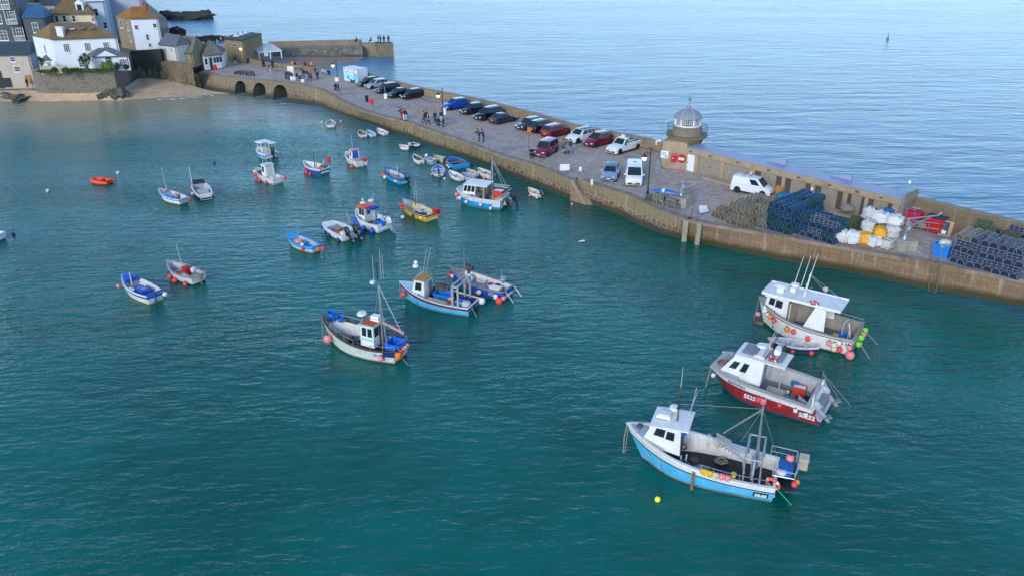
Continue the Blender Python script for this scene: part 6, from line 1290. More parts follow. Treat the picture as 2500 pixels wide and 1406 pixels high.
mb = MB(); mb.box((X(.18), 0, .55), (.7, 1.3, .5), WH, top=.9); mb.build('seat_locker', r); lump('coat', 'orange red oilskin lying on the deck of the blunt white motorboat', 'coat', on(r, (X(.36), .55, .32)), (1.1, .4, .35), M('oilskin', '#d0492c', .6, var=.3, scale=5), rz=a, seed=5); lump('rope_coil', 'tan coil of rope inside the bow of the blunt white motorboat', 'rope', on(r, (X(.62), -.3, .32)), (.7, .5, .3), ROPE, rz=a, seed=2)
row_f(h, [(.93, .1, 'navy', 'ball', .19), (.66, .2, 'navy', 'ball', .19), (.5, .2, 'navy', 'ball', .19), (.13, .25, 'navy', 'ball', .19)], 'navy ball fender on the near side of the blunt white motorboat', 'near side fenders of the motorboat'); row_f(h, [(.3, .1, 'navy', 'ball', .19), (.02, .1, 'navy', 'ball', .19)], 'navy ball fender on the far side of the blunt white motorboat', 'far side fenders of the motorboat', -1)
c, a, l = place((869, 510), 1.45, (941, 546), .9)
h = boat('white fishing boat with orange wheelhouse roof and round blue fenders', l, 2.6, .95, .95, 1.45, [(0, .06, ROY), (.06, 1, WH)], WH, tw=.86, zd=.3, lin_=M('lining_pale_blue', '#b9cbdb', .5), dk=M('deck_sand', '#b3a190', .7, var=.2), cap=WH, capw=.14, fore=.78, foremat=WH2, pos=c, rz=a, rake=.4, full=2.5); r = h.r; X = h.x
cabin(r, X(.52), X(.74), 1.5, .5, 1.75, WH, ORG, fr=.15, bk=0, over=.16, side=[(.1, .5, .5, .9), (.58, .92, .5, .9)], front=[(.08, .47, .48, .9), (.53, .92, .48, .9)], rear=[(.15, .6, .04, .85, WH2, 'door'), (.2, .55, .5, .8)], rfront=.2)
text_on('PZ', r, (X(.73), .78, .95), (X(.6), .78, .95), (0, 0, 1), .4, ink, off=.02)
mb = MB(); mb.lathe([(.28, 0), (.34, .06), (.28, .14), (.02, .2)], WH, (X(.7), .1, 2.4), 12); mb.ball((X(.7), .1, 2.8), .16, GRY2, 8, 6); mb.lathe([(.02, -.06), (.32, -.05), (.32, .05), (.02, .06)], WH, (X(.55), -.4, 2.75), 14); mb.build('radar_dome', r, 40); aerials(r, [(X(.52), -.6, 2.3, 3.7, 0)])
lump('tarpaulin', 'blue tarpaulin awning tied behind the orange roofed wheelhouse', 'tarpaulin', on(r, (X(.44), -.1, 2.0)), (1.0, 1.3, .3), TARP, rz=a, seed=4)
crate(r, (X(.1), -.75, .5), (1.2, .7, .55), M('crate_white_red', '#c5c6c8', .5), 'white fish box with red lid at the stern of the orange roofed boat', lidm=M('lid_red', '#b3222c', .5), open_=False); crate(r, (X(.26), -.3, .3), (.9, .7, .6), M('crate_teal', '#1c6f9e', .5), 'teal crate on the aft deck of the orange roofed boat'); crate(r, (X(.25), .55, .3), (.5, .45, .3), M('bucket_red', '#b02026', .5), 'small red crate on the near aft deck of the orange roofed boat'); crate(r, (X(.07), .25, .7), (.75, .5, .4), BLUEP, 'blue crate on the near stern of the orange roofed boat')
ring(r, (X(.12), -.35, 1.3), .25, 'white ring buoy on the stern boxes of the orange roofed boat', (R(80), 0, 0), WH); outboard(r, -l/2-.2, -.35, .7, 25, M('outboard_pale', '#b8bcc0', .4), 1.2, M('outboard_leg_grey', '#8b9096', .45))
row_f(h, [(.96, .5, 'blue', 'ball', .24), (.86, .55, 'blue', 'ball', .27), (.7, .5, 'blue', 'ball', .27), (.4, .35, 'blue', 'ball', .27), (.13, .3, 'blue', 'ball', .27)], 'round royal blue fender on the near side of the orange roofed boat', 'blue fenders of the orange roofed boat')
c, a, l = place((982, 484), 1.4, (1056, 523), .85)
h = boat('yellow hulled open fishing boat with cream inside and two tall poles', l, 2.25, .85, .85, 1.4, [(0, .5, YELH), (.5, .8, YELH), (.8, 1, BLK)], YELH, tw=.8, zd=.2, lin_=CRM, dk=GRY2, cap=M('gunwale_grey2', '#87807a', .7, var=.3), capw=.1, fore=.78, foremat=GRY2, pos=c, rz=a, rake=.35); r = h.r; X = h.x
aerials(r, [(X(.62), -.2, .4, 3.9, 0), (X(.58), -.3, .4, 3.9, 0)]); thwarts(h, (.5,), WH2); winch(r, X(.72), -.6, .8, .9)
crate(r, (X(.04), -.7, .7), (.7, .6, .5), M('bucket_red', '#b02026', .5), 'red box at the far stern corner of the yellow boat', open_=False); crate(r, (X(.4), .2, .25), (.8, .6, .35), WH, 'white crate amidships on the yellow boat', rz=.4); crate(r, (X(.25), .1, .25), (.8, .5, .4), M('crate_slate', '#5b6a80', .5), 'slate blue crate on the aft deck of the yellow boat')
lump('net_heap', 'dark blue net along the near rail of the yellow boat', 'net', on(r, (X(.25), .8, .5)), (1.5, .35, .4), M('net_dark', '#23283a', .9, var=.5, scale=6), rz=a, seed=2); bucket(r, (X(.1), .1, .3), .16, .5, WH, 'white canister at the stern of the yellow boat', 'canister', 'canister')
row_f(h, [(.97, .35, 'red', 'ball', .24), (.88, .5, 'red', 'ball', .22)], 'coral ball fender at the bow of the yellow boat', 'bow fenders of the yellow boat'); row_f(h, [(.36, .15, 'navy', 'fender', .16)], 'dark fender on the near side of the yellow boat', 'x'); row_f(h, [(.13, .15, 'white', 'ball', .14)], 'small white float on the near quarter of the yellow boat', 'x')
c, a, l = place((1118, 457), 1.75, (1233, 481), 1.25)
h = boat('bright blue and white catamaran with windowed cabin and red fish boxes near the harbour wall', l, 3.1, 1.25, 1.2, 1.75, [(0, .04, M('antifoul', '#7c7038', .7)), (.04, .6, AZ), (.6, 1, WH2)], WH2, tw=.95, zd=.35, lin_=WH2, dk=GRY, cap=WH2, capw=.18, fore=.72, foremat=WH2, bw=.35, pos=c, rz=a, full=3, rake=.5); r = h.r; X = h.x
cabin(r, X(.56), X(.84), 2.2, 1.2, 1.35, WH, WH, fr=.35, bk=-.1, over=.15, side=[(.06, .3, .4, .9), (.36, .62, .4, .9), (.68, .94, .4, .9)], front=[(.05, .34, .35, .92), (.37, .63, .35, .92), (.66, .95, .35, .92)], rear=[(.3, .7, 0, .9, GRY, 'door')], frame=WH2, rback=1.4)
aerials(r, [(X(.62), 0, 2.6, 4.4, 0), (X(.66), .2, 2.6, 3.6, 0)])
mb = MB(); xm = X(.3); mb.tube([(xm, -.6, 1.2), (xm, -.6, 5.6)], [.07, .05], STEEL); mb.tube([(xm+.4, -.6, 1.2), (xm, -.6, 5.5)], .04, STEEL); mb.tube([(xm-1.6, -.9, 2.2), (xm, -.6, 5.2)], .035, STEEL); mb.tube([(xm-1.0, -1.2, 2.2), (xm, -.6, 5.0)], .035, STEEL); mb.bar((xm-1.9, -1.1, 2.2), (xm+.4, -.9, 2.3), .1, .1, STEEL); mb.bar((xm-1.9, -.7, 2.1), (xm-.2, -.6, 2.2), .1, .1, STEEL); mb.build('gantry_mast', r, 60)
mb = MB(); mb.box((X(.38), .9, 1.6), (.06, .9, 1.3), M('brown_panel', '#7b6f60', .7, var=.3)); mb.box((X(.48), .5, 1.2), (.9, .9, 1.0), M('dark_hauler', '#4c4b4c', .7, var=.4)); mb.bar((X(.36), 1.2, .5), (X(.36), 1.2, 2.5), .08, .08, ALU); mb.build('hauler_shelter', r)
lump('tarpaulin', 'brown canvas cover over gear behind the cabin of the blue and white catamaran', 'tarpaulin', on(r, (X(.46), -.4, 1.0)), (1.2, 1.2, 1.3), M('canvas_brown', '#857564', .8, var=.3), rz=a, seed=9)
for k, (x, y, z, lm) in enumerate(((.14, -.2, .95, 'bottom'), (.14, -.2, 1.27, 'middle'), (.14, -.2, 1.59, 'topmost'))): crate(r, (X(x), y, z), (1.1, .8, .3), M('box_red', '#c23d22', .5), f'{lm} red fish box in the stack at the stern of the blue and white catamaran', lidm=WH if k == 2 else None, open_=False)
crate(r, (X(.05), .9, .95), (.8, .5, .4), WH2, 'white tub at the near stern of the blue and white catamaran')
mb = MB(); mb.bar((X(.1), 1.3, 1.25), (X(-.05), .8, 1.9), .08, .1, STEEL); mb.bar((X(-.05), .8, 1.9), (X(-.05), -1.2, 1.9), .08, .1, STEEL); mb.box((X(-.06), 0, .75), (.6, 1.2, .5), GRY2); mb.build('stern_frame', r)
outboard(r, X(-.12), .95, .75, 28, BLK, .95); outboard(r, X(-.12), -.95, .75, 28, BLK, .95)
row_f(h, [(.72, .55, 'white', 'fender', .17), (.4, .4, 'white', 'fender', .17), (.2, .7, 'white', 'fender', .17)], 'white sausage fender on the near side of the blue and white catamaran', 'white fenders of the blue and white catamaran'); row_f(h, [(.98, .4, 'pink', 'ball', .22), (.96, .85, 'pink', 'ball', .2)], 'pink ball fender at the bow of the blue and white catamaran', 'bow fenders of the blue and white catamaran'); row_f(h, [(.88, .45, 'white', 'fender', .2)], 'large white fender at the bow of the blue and white catamaran', 'x')
for k, t in enumerate((.68, .6, .5, .46)): bucket(r, (X(t), 1.35, 1.15), .14, .34, (GRY2, BLUEP, ORG, BLUEP)[k], ('grey bucket', 'blue bucket left of an orange one', 'orange bucket', 'blue bucket right of an orange one')[k]+' on the blue and white catamaran', 'bucket', 'bucket')
text_on('H500', r, h.pt(.16, .45), h.pt(.02, .45), (0, 0, 1), .42, LW, off=.03, bold=.01)
c, a, l = place((940, 409), 1.2, (990, 437), .75)
h = boat('azure blue open boat with grey inside and orange ball at its bow', l, 1.9, .75, .75, 1.2, [(0, .7, AZ), (.7, 1, AZ)], WH2, tw=.85, zd=.2, lin_=GRY2, dk=GRY2, cap=M('rail_dark_blue', '#27476f', .6), capw=.1, fore=.86, foremat=AZ, pos=c, rz=a, rake=.3); r = h.r; X = h.x
thwarts(h, (.55, .3), GRY2); mast(r, X(.55), -.5, .5, 1.8, WH2, .05); outboard(r, -l/2-.1, -.1, .7, 30, NAVY, 1.1); lump('net_heap', 'red and white nets in the azure blue open boat', 'net', on(r, (X(.45), .3, .25)), (1.6, .8, .45), M('net_red_white', '#9a8f8c', .8, var=.5, scale=6, dirt='#b02a2c', dirtamt=.8), rz=a, seed=3)
row_f(h, [(.95, .5, 'red', 'ball', .28)], 'orange red ball fender at the bow of the azure blue open boat', 'x'); row_f(h, [(.82, .55, 'white', 'ball', .22)], 'white ball fender near the bow of the azure blue open boat', 'x')
mb = MB(); mb.panel([h.pt(.27, .4), h.pt(.15, .4), h.pt(.15, .75), h.pt(.27, .75)], 0, 1, 0, 1, .02, .01, WH); mb.build('number_plate', r)
c, a, l = place((628, 359), 1.1, (664, 375), .8)
h = boat('white motorboat with blue side band and flat white canopy on posts', l, 2.2, .85, .85, 1.1, [(0, .35, WH), (.35, .75, AZ), (.75, 1, WH)], MAROON, tw=.92, zd=.3, lin_=WH, dk=WH2, cap=WH, capw=.15, fore=.7, foremat=WH, pos=c, rz=a, name='motorboat'); r = h.r; X = h.x
mb = MB()
for x in (.45, .68):
 for y in (-.6, .6): mb.tube([(X(x), y, .4), (X(x), y*.9, 2.1)], .045, WH)
mb.build('canopy_post', r); mb = MB(); mb.box((X(.55), 0, 2.14), (1.5, 1.7, .1), WH, top=.9); mb.box((X(.2), -.5, 2.05), (1.1, 1.0, .04), WH); mb.build('canopy', r); mb = MB(); mb.box((X(.55), 0, .8), (.6, .8, .9), WH, top=.8); mb.build('console', r); outboard(r, -l/2-.1, 0, .8, 5, BLK, 1.2)
c, a, l = place((624, 409), 1.15, (679, 436), .75)
h = boat('white boat with tall white wheelhouse and row of coral ball fenders', l, 1.95, .78, .78, 1.15, [(0, .06, GRN), (.06, 1, WH2)], WH2, tw=.8, zd=.2, lin_=WH2, dk=GRY2, cap=WH2, capw=.1, fore=.78, foremat=GRY2, pos=c, rz=a); r = h.r; X = h.x
cabin(r, X(.33), X(.53), 1.25, .4, 1.75, WH, WH2, fr=.1, side=[(.15, .6, .5, .85)], front=[(.1, .45, .5, .85), (.55, .9, .5, .85)], rear=[(.3, .7, 0, .85, WH2, 'door')]); aerials(r, [(X(.5), .3, 2.1, 3.9, -.1), (X(.43), 0, 2.1, 3.9, 0), (X(.37), -.4, 2.1, 3.4, .1)])
mb = MB(); mb.box((X(.74), -.1, .8), (.2, 1.2, .5), M('green_panel', '#1d7a4c', .5)); mb.build('bulkhead', r); lump('net_heap', 'red net before the wheelhouse of the white boat with coral fenders', 'net', on(r, (X(.64), .1, .25)), (.8, 1.1, .6), M('net_red', '#a83a3c', .8, var=.5, scale=6), rz=a, seed=4); crate(r, (X(.16), -.1, .3), (1.0, 1.0, .5), WH, 'large white tub on the aft deck of the boat with coral fenders', cat='tub', name='fish_tub')
row_f(h, [(.88, .4, 'red', 'ball', .21), (.72, .4, 'red', 'ball', .2), (.52, .4, 'red', 'ball', .2), (.25, .4, 'red', 'ball', .2)], 'coral ball fender on the near side of the white wheelhouse boat', 'coral fenders of the white wheelhouse boat'); row_f(h, [(.97, .2, 'white', 'ball', .2)], 'white ball fender at the bow of the white wheelhouse boat', 'x'); fender(r, (-l/2-.2, -.8, .9), 'red', 'coral ball fender at the far stern corner of the white wheelhouse boat', 'ball', .2)
c, a, l = place((741, 392), 1.2, (793, 412), .8)
h = boat('blue and white boat with cream inside and red flag at its stern', l, 2.15, .8, .8, 1.15, [(0, .1, WH2), (.1, .8, ROY), (.8, 1, WH2)], WH2, tw=.8, zd=.25, lin_=WH2, dk=GRY2, cap=WH, capw=.12, pos=c, rz=a); r = h.r; X = h.x
mast(r, X(.62), -.45, .4, 2.4, M('mast_teal', '#1d4f63', .5), .07); mast(r, X(.18), -.5, .4, 1.7, WH, .04, name='post'); lump('dan_flag', 'red flag buoy standing at the far stern of the blue and white boat', 'flag', on(r, (X(.02), -.8, 1.3)), (.5, .35, .8), M('flag_red', '#c8202a', .6, var=.2), rz=a, seed=2)
crate(r, (X(.1), -.2, .7), (.7, .7, .4), TANW, 'brown wooden crate at the stern of the blue and white boat with red flag'); crate(r, (X(.3), .1, .28), (.7, .6, .4), WH, 'white crate amidships in the blue and white boat with red flag'); lump('net_heap', 'orange net in the blue and white boat with red flag', 'net', on(r, (X(.2), .3, .3)), (.6, .6, .6), M('net_orange', '#cf6a3f', .8, var=.5, scale=6), rz=a, seed=4); ring(r, (X(.78), .3, .55), .25, 'faded orange lifebuoy lying in the bow of the blue and white boat')
row_f(h, [(.72, .5, 'red', 'ball', .2), (.58, .5, 'red', 'ball', .22), (.4, .5, 'red', 'ball', .22)], 'coral ball fender on the near side of the blue and white boat', 'fenders of the blue and white boat')
c, a, l = place((844, 370), 1.2, (884, 395), .8)
h = boat('small white cabin boat with blue door and a boxed engine at the stern', l, 1.95, .82, .82, 1.2, [(0, .06, MAROON), (.06, 1, WH2)], MAROON, tw=.86, zd=.3, lin_=WH2, dk=GRY, cap=WH, capw=.12, fore=.84, foremat=WH2, pos=c, rz=a); r = h.r; X = h.x
cabin(r, X(.38), X(.55), 1.15, .4, 1.6, WH, M('roof_pinkish', '#c98d8d', .6, var=.2), fr=.1, side=[(.3, .7, .5, .85)], front=[(.1, .9, .5, .85)], rear=[(.15, .85, 0, .9, ROY, 'door')]); aerials(r, [(X(.5), .1, 2.0, 3.9, 0)]); lump('tarpaulin', 'blue cover beside the roof of the small white cabin boat', 'tarpaulin', on(r, (X(.62), -.4, 1.6)), (.5, .5, .5), TARP, rz=a, seed=1)
crate(r, (X(.16), .35, .35), (.8, .8, .7), M('box_grey', '#a3a097', .6), 'grey engine box on the near stern of the small white cabin boat', open_=False, name='storage_box'); crate(r, (X(.06), -.45, .75), (.7, .6, .4), M('box_red', '#c23d22', .5), 'red crate with blue lid at the stern of the small white cabin boat', lidm=BLUEP, open_=False)
row_f(h, [(.2, .4, 'red', 'ball', .27)], 'coral ball fender near the stern of the small white cabin boat', 'x'); mb = MB(); mb.box((-l/2-.05, 0, .3), (.06, .14, .8), WH); mb.build('rudder', r)
c = W(250, 444, .2); a = atan2((W(226, 440, .2)-W(275, 446, .2)).y, (W(226, 440, .2)-W(275, 446, .2)).x); r = thing('inflatable_boat', 'orange inflatable dinghy lying alone on the open harbour water', 'inflatable boat', (c.x, c.y, 0), a)
org = M('inflatable_orange', '#e2471d', .5, var=.12, scale=2); mb = MB(); pts = [(-1.35, .62, .28), (-.6, .66, .27), (.4, .66, .28), (1.0, .5, .33), (1.4, .15, .4), (1.4, -.15, .4), (1.0, -.5, .33), (.4, -.66, .28), (-.6, -.66, .27), (-1.35, -.62, .28)]
mb.tube(pts, [.14, .24, .25, .25, .23, .23, .25, .25, .24, .14], org, 10); mb.build('tube', r, 60); mb = MB(); mb.box((-.1, 0, .16), (2.3, .95, .06), M('inflatable_floor', '#b8402a', .6)); mb.build('floor', r); mb = MB(); mb.box((-1.1, 0, .3), (.06, 1.0, .4), org); mb.build('transom', r); mb = MB(); mb.tube([(.1, -.5, .4), (.1, .5, .4)], .13, org, 8); mb.build('seat', r, 60); fender(r, (.6, .1, .4), 'white', 'white buoy inside the orange inflatable dinghy', 'ball', .14)
c, a, l = place((387, 461), 1.1, (448, 484), .75)
h = boat('white open boat with bright blue foredeck carrying an orange lifebuoy', l, 1.75, .72, .75, 1.15, [(0, .1, YELH), (.1, .68, WH), (.68, 1, AZ)], MAROON, tw=.72, zd=.2, lin_=WH2, dk=AZ, cap=WH2, capw=.1, fore=.66, foremat=AZ, pos=c, rz=a); r = h.r; X = h.x
ring(r, (X(.78), -.1, 1.05), .28, 'orange lifebuoy on the bright blue foredeck of the white open boat'); aerials(r, [(X(.74), -.3, .9, 3.6, -.35)]); mb = MB(); mb.box((X(.48), .1, .45), (.8, .7, .5), AZ); mb.build('engine_box', r); thwarts(h, (.12,), AZ); lump('net_heap', 'pinkish net beside the blue engine box of the white open boat', 'net', on(r, (X(.4), -.3, .3)), (.6, .5, .6), M('net_pink', '#b28a8a', .8, var=.5, scale=6), rz=a, seed=3)
row_f(h, [(.3, .1, 'red', 'ball', .2)], 'red buoy on the far rail of the white boat with blue foredeck', 'x', -1); fender(r, (-l/2-.15, -.7, .7), 'red', 'coral ball fender at the stern corner of the white boat with blue foredeck', 'ball', .18); mb = MB(); mb.box((-l/2-.03, 0, .42), (.03, 1.0, .12), GRY2); mb.build('name_band', r)
c, a, l = place((478, 437), 1.1, (501, 474), .75)
h = boat('pale grey motorboat with dark navy underside and windscreen, facing away', l, 2.0, .75, .8, 1.1, [(0, .55, M('boat_dark_navy', '#1b1f38', .5, var=.2)), (.55, 1, WH2)], BLK, tw=.8, zd=.3, lin_=GRY2, dk=GRY2, cap=WH2, capw=.13, fore=.7, foremat=WH2, pos=c, rz=a, name='motorboat'); r = h.r; X = h.x
aerials(r, [(X(.72), .7, .9, 3.0, -.3)]); mb = MB(); mb.panel([(X(.66), .75, 1.0), (X(.66), -.75, 1.0), (X(.7), -.6, 1.5), (X(.7), .6, 1.5)], 0, 1, 0, 1, 0, .03, GLS); mb.build('windscreen', r); crate(r, (X(.8), -.45, 1.05), (.7, .5, .3), CRM, 'cream box on the foredeck of the pale grey motorboat', open_=False); mb = MB(); mb.box((X(.3), 0, .6), (1.1, 1.2, .3), GRY2, top=.95); mb.build('seat', r)
mb = MB(); mb.tube([(-l/2-.1, -.6, .3), (-l/2-.4, -.6, .2), (-l/2-.4, .6, .2), (-l/2-.1, .6, .3)], .03, WH, 5); mb.build('boarding_ladder', r)
row_f(h, [(.75, .3, 'red', 'ball', .2)], 'red ball fender on the left side of the pale grey motorboat', 'x'); row_f(h, [(.45, .35, 'white', 'fender', .15)], 'white fender on the left side of the pale grey motorboat', 'x'); row_f(h, [(.3, .3, 'white', 'fender', .15)], 'white fender on the right side of the pale grey motorboat', 'x', -1)
c, a, l = place((298, 669), 1.2, (378, 717), .8)
h = boat('cream hulled boat with royal blue cuddy and blue engine box near the left edge', l, 1.95, .8, .78, 1.2, [(0, .08, CRM), (.08, .62, M('hull_cream', '#d8cfb8', .45, var=.1, dirt='#a89468')), (.62, .9, ROY), (.9, 1, WH2)], CRM, tw=.76, zd=.2, lin_=WH2, dk=DKB, cap=WH, capw=.1, fore=.72, foremat=WH2, pos=c, rz=a); r = h.r; X = h.x
mb = MB(); rows = []
for t, kz in ((.68, .42), (.8, .45), (.93, .3), (.985, .1)):
 w = h.w(t)*.9; z = h.z(t); rows.append([(X(t), w, z), (X(t), w*.8, z+kz*.8), (X(t), 0, z+kz), (X(t), -w*.8, z+kz*.8), (X(t), -w, z)])
mb.grid(rows, ROY); mb.face(rows[0], ROY); mb.build('cuddy', r, 40); mast(r, X(.66), .15, .25, 1.9, WH2, .06)
mb = MB(); mb.box((X(.38), .1, .5), (1.5, .85, .6), ROY, top=.93); mb.build('engine_box', r); text_on('P N', r, (X(.42), .38, .81), (X(.42), -.2, .81), (1, 0, 0), .24, LW, off=.01); text_on('508', r, (X(.33), .38, .81), (X(.33), -.2, .81), (1, 0, 0), .24, LW, off=.01)
mb = MB(); mb.box((-l/2+.08, 0, .84), (.18, 1.45, .16), ROY); mb.build('transom_cap', r); mb = MB(); mb.box((-l/2-.1, .1, .35), (.22, .09, .9), ROY); mb.box((-l/2-.04, .1, .8), (.3, .12, .14), ROY); mb.build('rudder', r)
fender(r, (X(.86), .85, .75), 'pink', 'pale pink ball fender near the bow of the cream and blue boat', 'ball', .18); fender(r, (X(.7), .55, 1.0), 'pink', 'pink buoy lying inside the near rail of the cream and blue boat', 'ball', .14); fender(r, (-l/2-.2, -.75, .75), 'white', 'white ball fender at the far stern corner of the cream and blue boat', 'ball', .2); crate(r, (X(.5), .72, .55), (.8, .3, .25), WH, 'white box inside the near rail of the cream and blue boat', open_=False)
wires(r, [((X(.72), -.75, 1.15), (X(.05), -.75, 1.05))], 'guard_rope', BLK, .02)
c, a, l = place((407, 636), 1.15, (485, 673), .8)
h = boat('weathered white boat with grey rails, red engine box and orange nets', l, 1.95, .8, .78, 1.2, [(0, .2, NAVY), (.2, 1, WH2)], NAVY, tw=.78, zd=.2, lin_=GRY2, dk=GRY2, cap=M('rail_weathered', '#9d958e', .8, var=.3, scale=3), capw=.16, fore=.88, foremat=M('rail_weathered', '#9d958e', .8, var=.3, scale=3), pos=c, rz=a); r = h.r; X = h.x
mb = MB(); mb.box((X(.5), -.35, .6), (.6, .55, .8), M('engine_red', '#a31a24', .5, var=.15)); mb.build('engine_box', r); aerials(r, [(X(.66), -.45, .6, 3.0, -.3)]); lump('net_heap', 'orange net on the floor of the weathered white boat', 'net', on(r, (X(.42), .3, .25)), (1.8, .8, .35), M('net_orange', '#cf6a3f', .8, var=.5, scale=6), rz=a, seed=8); lump('net_heap', 'grey net at the near side of the weathered white boat', 'net', on(r, (X(.3), .5, .25)), (.9, .5, .5), M('sack_grey', '#b3b5b8', .8, var=.3, scale=5), rz=a, seed=9)
thwarts(h, (.62, .22), GRY2); mb = MB(); mb.box((-l/2+.1, -.1, .85), (.9, .08, .1), TANW); mb.box((-l/2-.1, -.1, .4), (.2, .07, .8), TANW); mb.build('rudder', r); crate(r, (X(.36), -.6, .4), (.4, .3, .5), WH, 'white can beside the red engine box of the weathered white boat', open_=False, name='can', cat='can')
row_f(h, [(.62, .3, 'red', 'ball', .22), (.45, .35, 'red', 'ball', .24), (.15, .35, 'red', 'ball', .22)], 'coral ball fender on the near side of the weathered white boat', 'fenders of the weathered white boat')
c, a, l = place((-62, 557), 1.1, (-3, 574), .7)
h = boat('white boat stern just entering at the left edge', l, 1.9, .72, .75, 1.1, [(0, .1, ROY), (.1, 1, WH)], WH, tw=.85, zd=.2, lin_=WH2, dk=GRY2, cap=WH, pos=c, rz=a)
def dinghy(label, b, s, hull=WH, top=None, inn=GRY2, cap=WH, B=None, th=TANW, z=.55, tw=.7, out=False, fore=None, fm=None, group=None, lenx=1.0):
 c, a, l = place(b, z+.12, s, z-.05); l *= lenx
 h = boat(label, l, B or max(1.15, l*.42), z, z-.03, z+.2, [(0, .75, hull), (.75, 1, top or hull)], hull, tw=tw, zd=.12, draft=.2, lin_=inn, dk=inn, cap=cap, capw=.07, pos=c, rz=a, name='dinghy', cat='dinghy', rake=.2, fore=fore, foremat=fm, group=group)
 thwarts(h, (.3, .6), th)
 if out: outboard(h.r, -l/2-.05, 0, .55, 30, BLK if out is True else out, .75)
 return h
h = dinghy('white dinghy with cream inside by the wall below the stone steps', (1290, 459), (1320, 475), inn=CRM, th=CRM, out=NAVY); row_f(h, [(.5, .2, 'pink', 'ball', .16)], 'pink ball fender on the dinghy by the stone steps', 'x'); row_f(h, [(.02, .2, 'cream', 'ball', .15)], 'cream ball fender at the stern of the dinghy by the stone steps', 'x')
dinghy('plain white dinghy beside the bright blue and white catamaran', (1097, 417), (1127, 435), inn=WH2, th=WH2)
h = dinghy('round blue and white dinghy with blue sheet inside, pointing away', (1069, 403), (1071, 424), WH, NAVY, GRY2, WH2, B=1.7, th=AZ, out=NAVY, fore=.6, fm=ROY); row_f(h, [(.25, .2, 'pink', 'ball', .15)], 'pink ball fender on the round blue and white dinghy', 'x')
h = dinghy('bright blue boxy boat moored close to the harbour wall', (1099, 384), (1129, 404), AZ, AZ, M('inside_slate', '#3d4d66', .7), AZ, B=2.4, th=GRY, z=.75, tw=.92, fore=.72, fm=M('foredeck_blue', '#174a94', .5)); row_f(h, [(.8, .2, 'red', 'ball', .2)], 'red ball fender on the bright blue boxy boat', 'x'); row_f(h, [(.6, .3, 'white', 'fender', .15), (.4, .3, 'white', 'fender', .15)], 'white fender on the bright blue boxy boat', 'white fenders of the boxy boat')
h = dinghy('long white dinghy with blue thwarts nearest the wall behind the catamaran', (1167, 411), (1202, 428), WH2, WH2, CRM, WH, th=M('thwart_blue', '#2b6a96', .6), out=NAVY, z=.65); row_f(h, [(.25, .25, 'pink', 'ball', .17)], 'pink ball fender on the long white dinghy', 'x')
dinghy('small cream dinghy between two dinghies behind the catamaran', (1140, 414), (1165, 425), WH2, WH2, M('inside_sand', '#a39a8a', .7), WH2, th=WH2)
dinghy('worn grey dinghy touching the catamaran bow', (1129, 422), (1153, 434), M('dinghy_grey', '#9aa3a8', .6), GRY2, GRY, GRY2, th=GRY2)
dinghy('white dinghy with brown floor, leftmost of a trio off the wall', (1010, 378), (1029, 393), WH, WH, M('inside_brown', '#6f6255', .8, var=.3), WH, th=M('inside_brown', '#6f6255', .8, var=.3), z=.65)
h = dinghy('grey blue covered dinghy in the middle of a trio off the wall', (1036, 382), (1062, 392), M('dinghy_slate', '#7d8f9f', .5), GRY2, GRY2, GRY2, fore=.45, fm=M('cover_grey', '#8796a8', .6), th=GRY, z=.65); fender(h.r, (h.x(.8), 0, 1.2), 'white', 'white buoy on top of the grey blue covered dinghy', 'ball', .2)
dinghy('cream dinghy, right hand one of a trio off the wall', (1058, 380), (1085, 387), CRM, WH2, M('inside_sand', '#a39a8a', .7), CRM, th=WH2)
dinghy('white dinghy tied next to a dark hulled one at the wall', (974, 354), (1000, 359), WH, WH, WH2, WH2, th=WH2, out=M('outboard_grey', '#9aa0a6', .4))
dinghy('dark hulled dinghy with white rim at the foot of the wall', (1024, 355), (1004, 350), M('dinghy_dark', '#24313d', .5), WH, M('inside_slate', '#3d4d66', .7), WH, th=WH2)
dinghy('white dinghy with brown slatted floor, left of three near the wall', (879, 319), (889, 331), WH2, WH2, M('inside_brown', '#6f6255', .8, var=.3), WH2, th=M('thwart_grey', '#8a8784', .8), B=1.3)
dinghy('white dinghy with blue painted inside, middle of three near the wall', (897, 319), (912, 329), WH, WH, M('inside_azure', '#3d8fd0', .6), WH, th=WH)
dinghy('clean white dinghy, right of three near the wall', (921, 314), (943, 325), WH, WH, WH2, WH, th=WH2)
dinghy('lone white dinghy with yellowish stern off the far wall', (807, 294), (808, 307), WH, M('stern_yellow', '#c9c08a', .6), GRY, WH, B=1.5, th=WH2)
def buoy(px, col, label, rad, kind='ball'):
 p = W(*px, 0); o = fender(None, None, col, label, 'ball', rad, None, 'buoy', Vector((p.x, p.y, rad*1.45))); o.name = 'mooring_buoy'
 o.rotation_euler = (random.uniform(-.3, .3), random.uniform(-.3, .3), 0)
FC['lemon'] = M('buoy_lemon', '#e3e21a', .5, var=.08); buoy((1607, 1220), 'lemon', 'lemon yellow mooring buoy floating in front of the sky blue boat', .17)
buoy((288, 424), 'white', 'white mooring buoy behind the orange inflatable dinghy', .2); buoy((119, 468), 'cream', 'cream mooring buoy left of the orange inflatable dinghy', .22); buoy((523, 399), 'navy', 'small dark mooring buoy behind the pale grey motorboat', .18); buoy((33, 575), 'navy', 'small dark buoy beside the white boat at the left edge', .18)
buoy((982, 533), 'white', 'white mooring buoy floating by the yellow boat', .22); buoy((1397, 500), 'pink', 'pale pink mooring buoy at the foot of the stone steps', .15); buoy((1086, 438), 'white', 'small white mooring buoy near the round blue and white dinghy', .15); buoy((786, 300), 'white', 'small white buoy left of the lone white dinghy', .16); buoy((832, 297), 'cream', 'small cream buoy right of the lone white dinghy', .15)
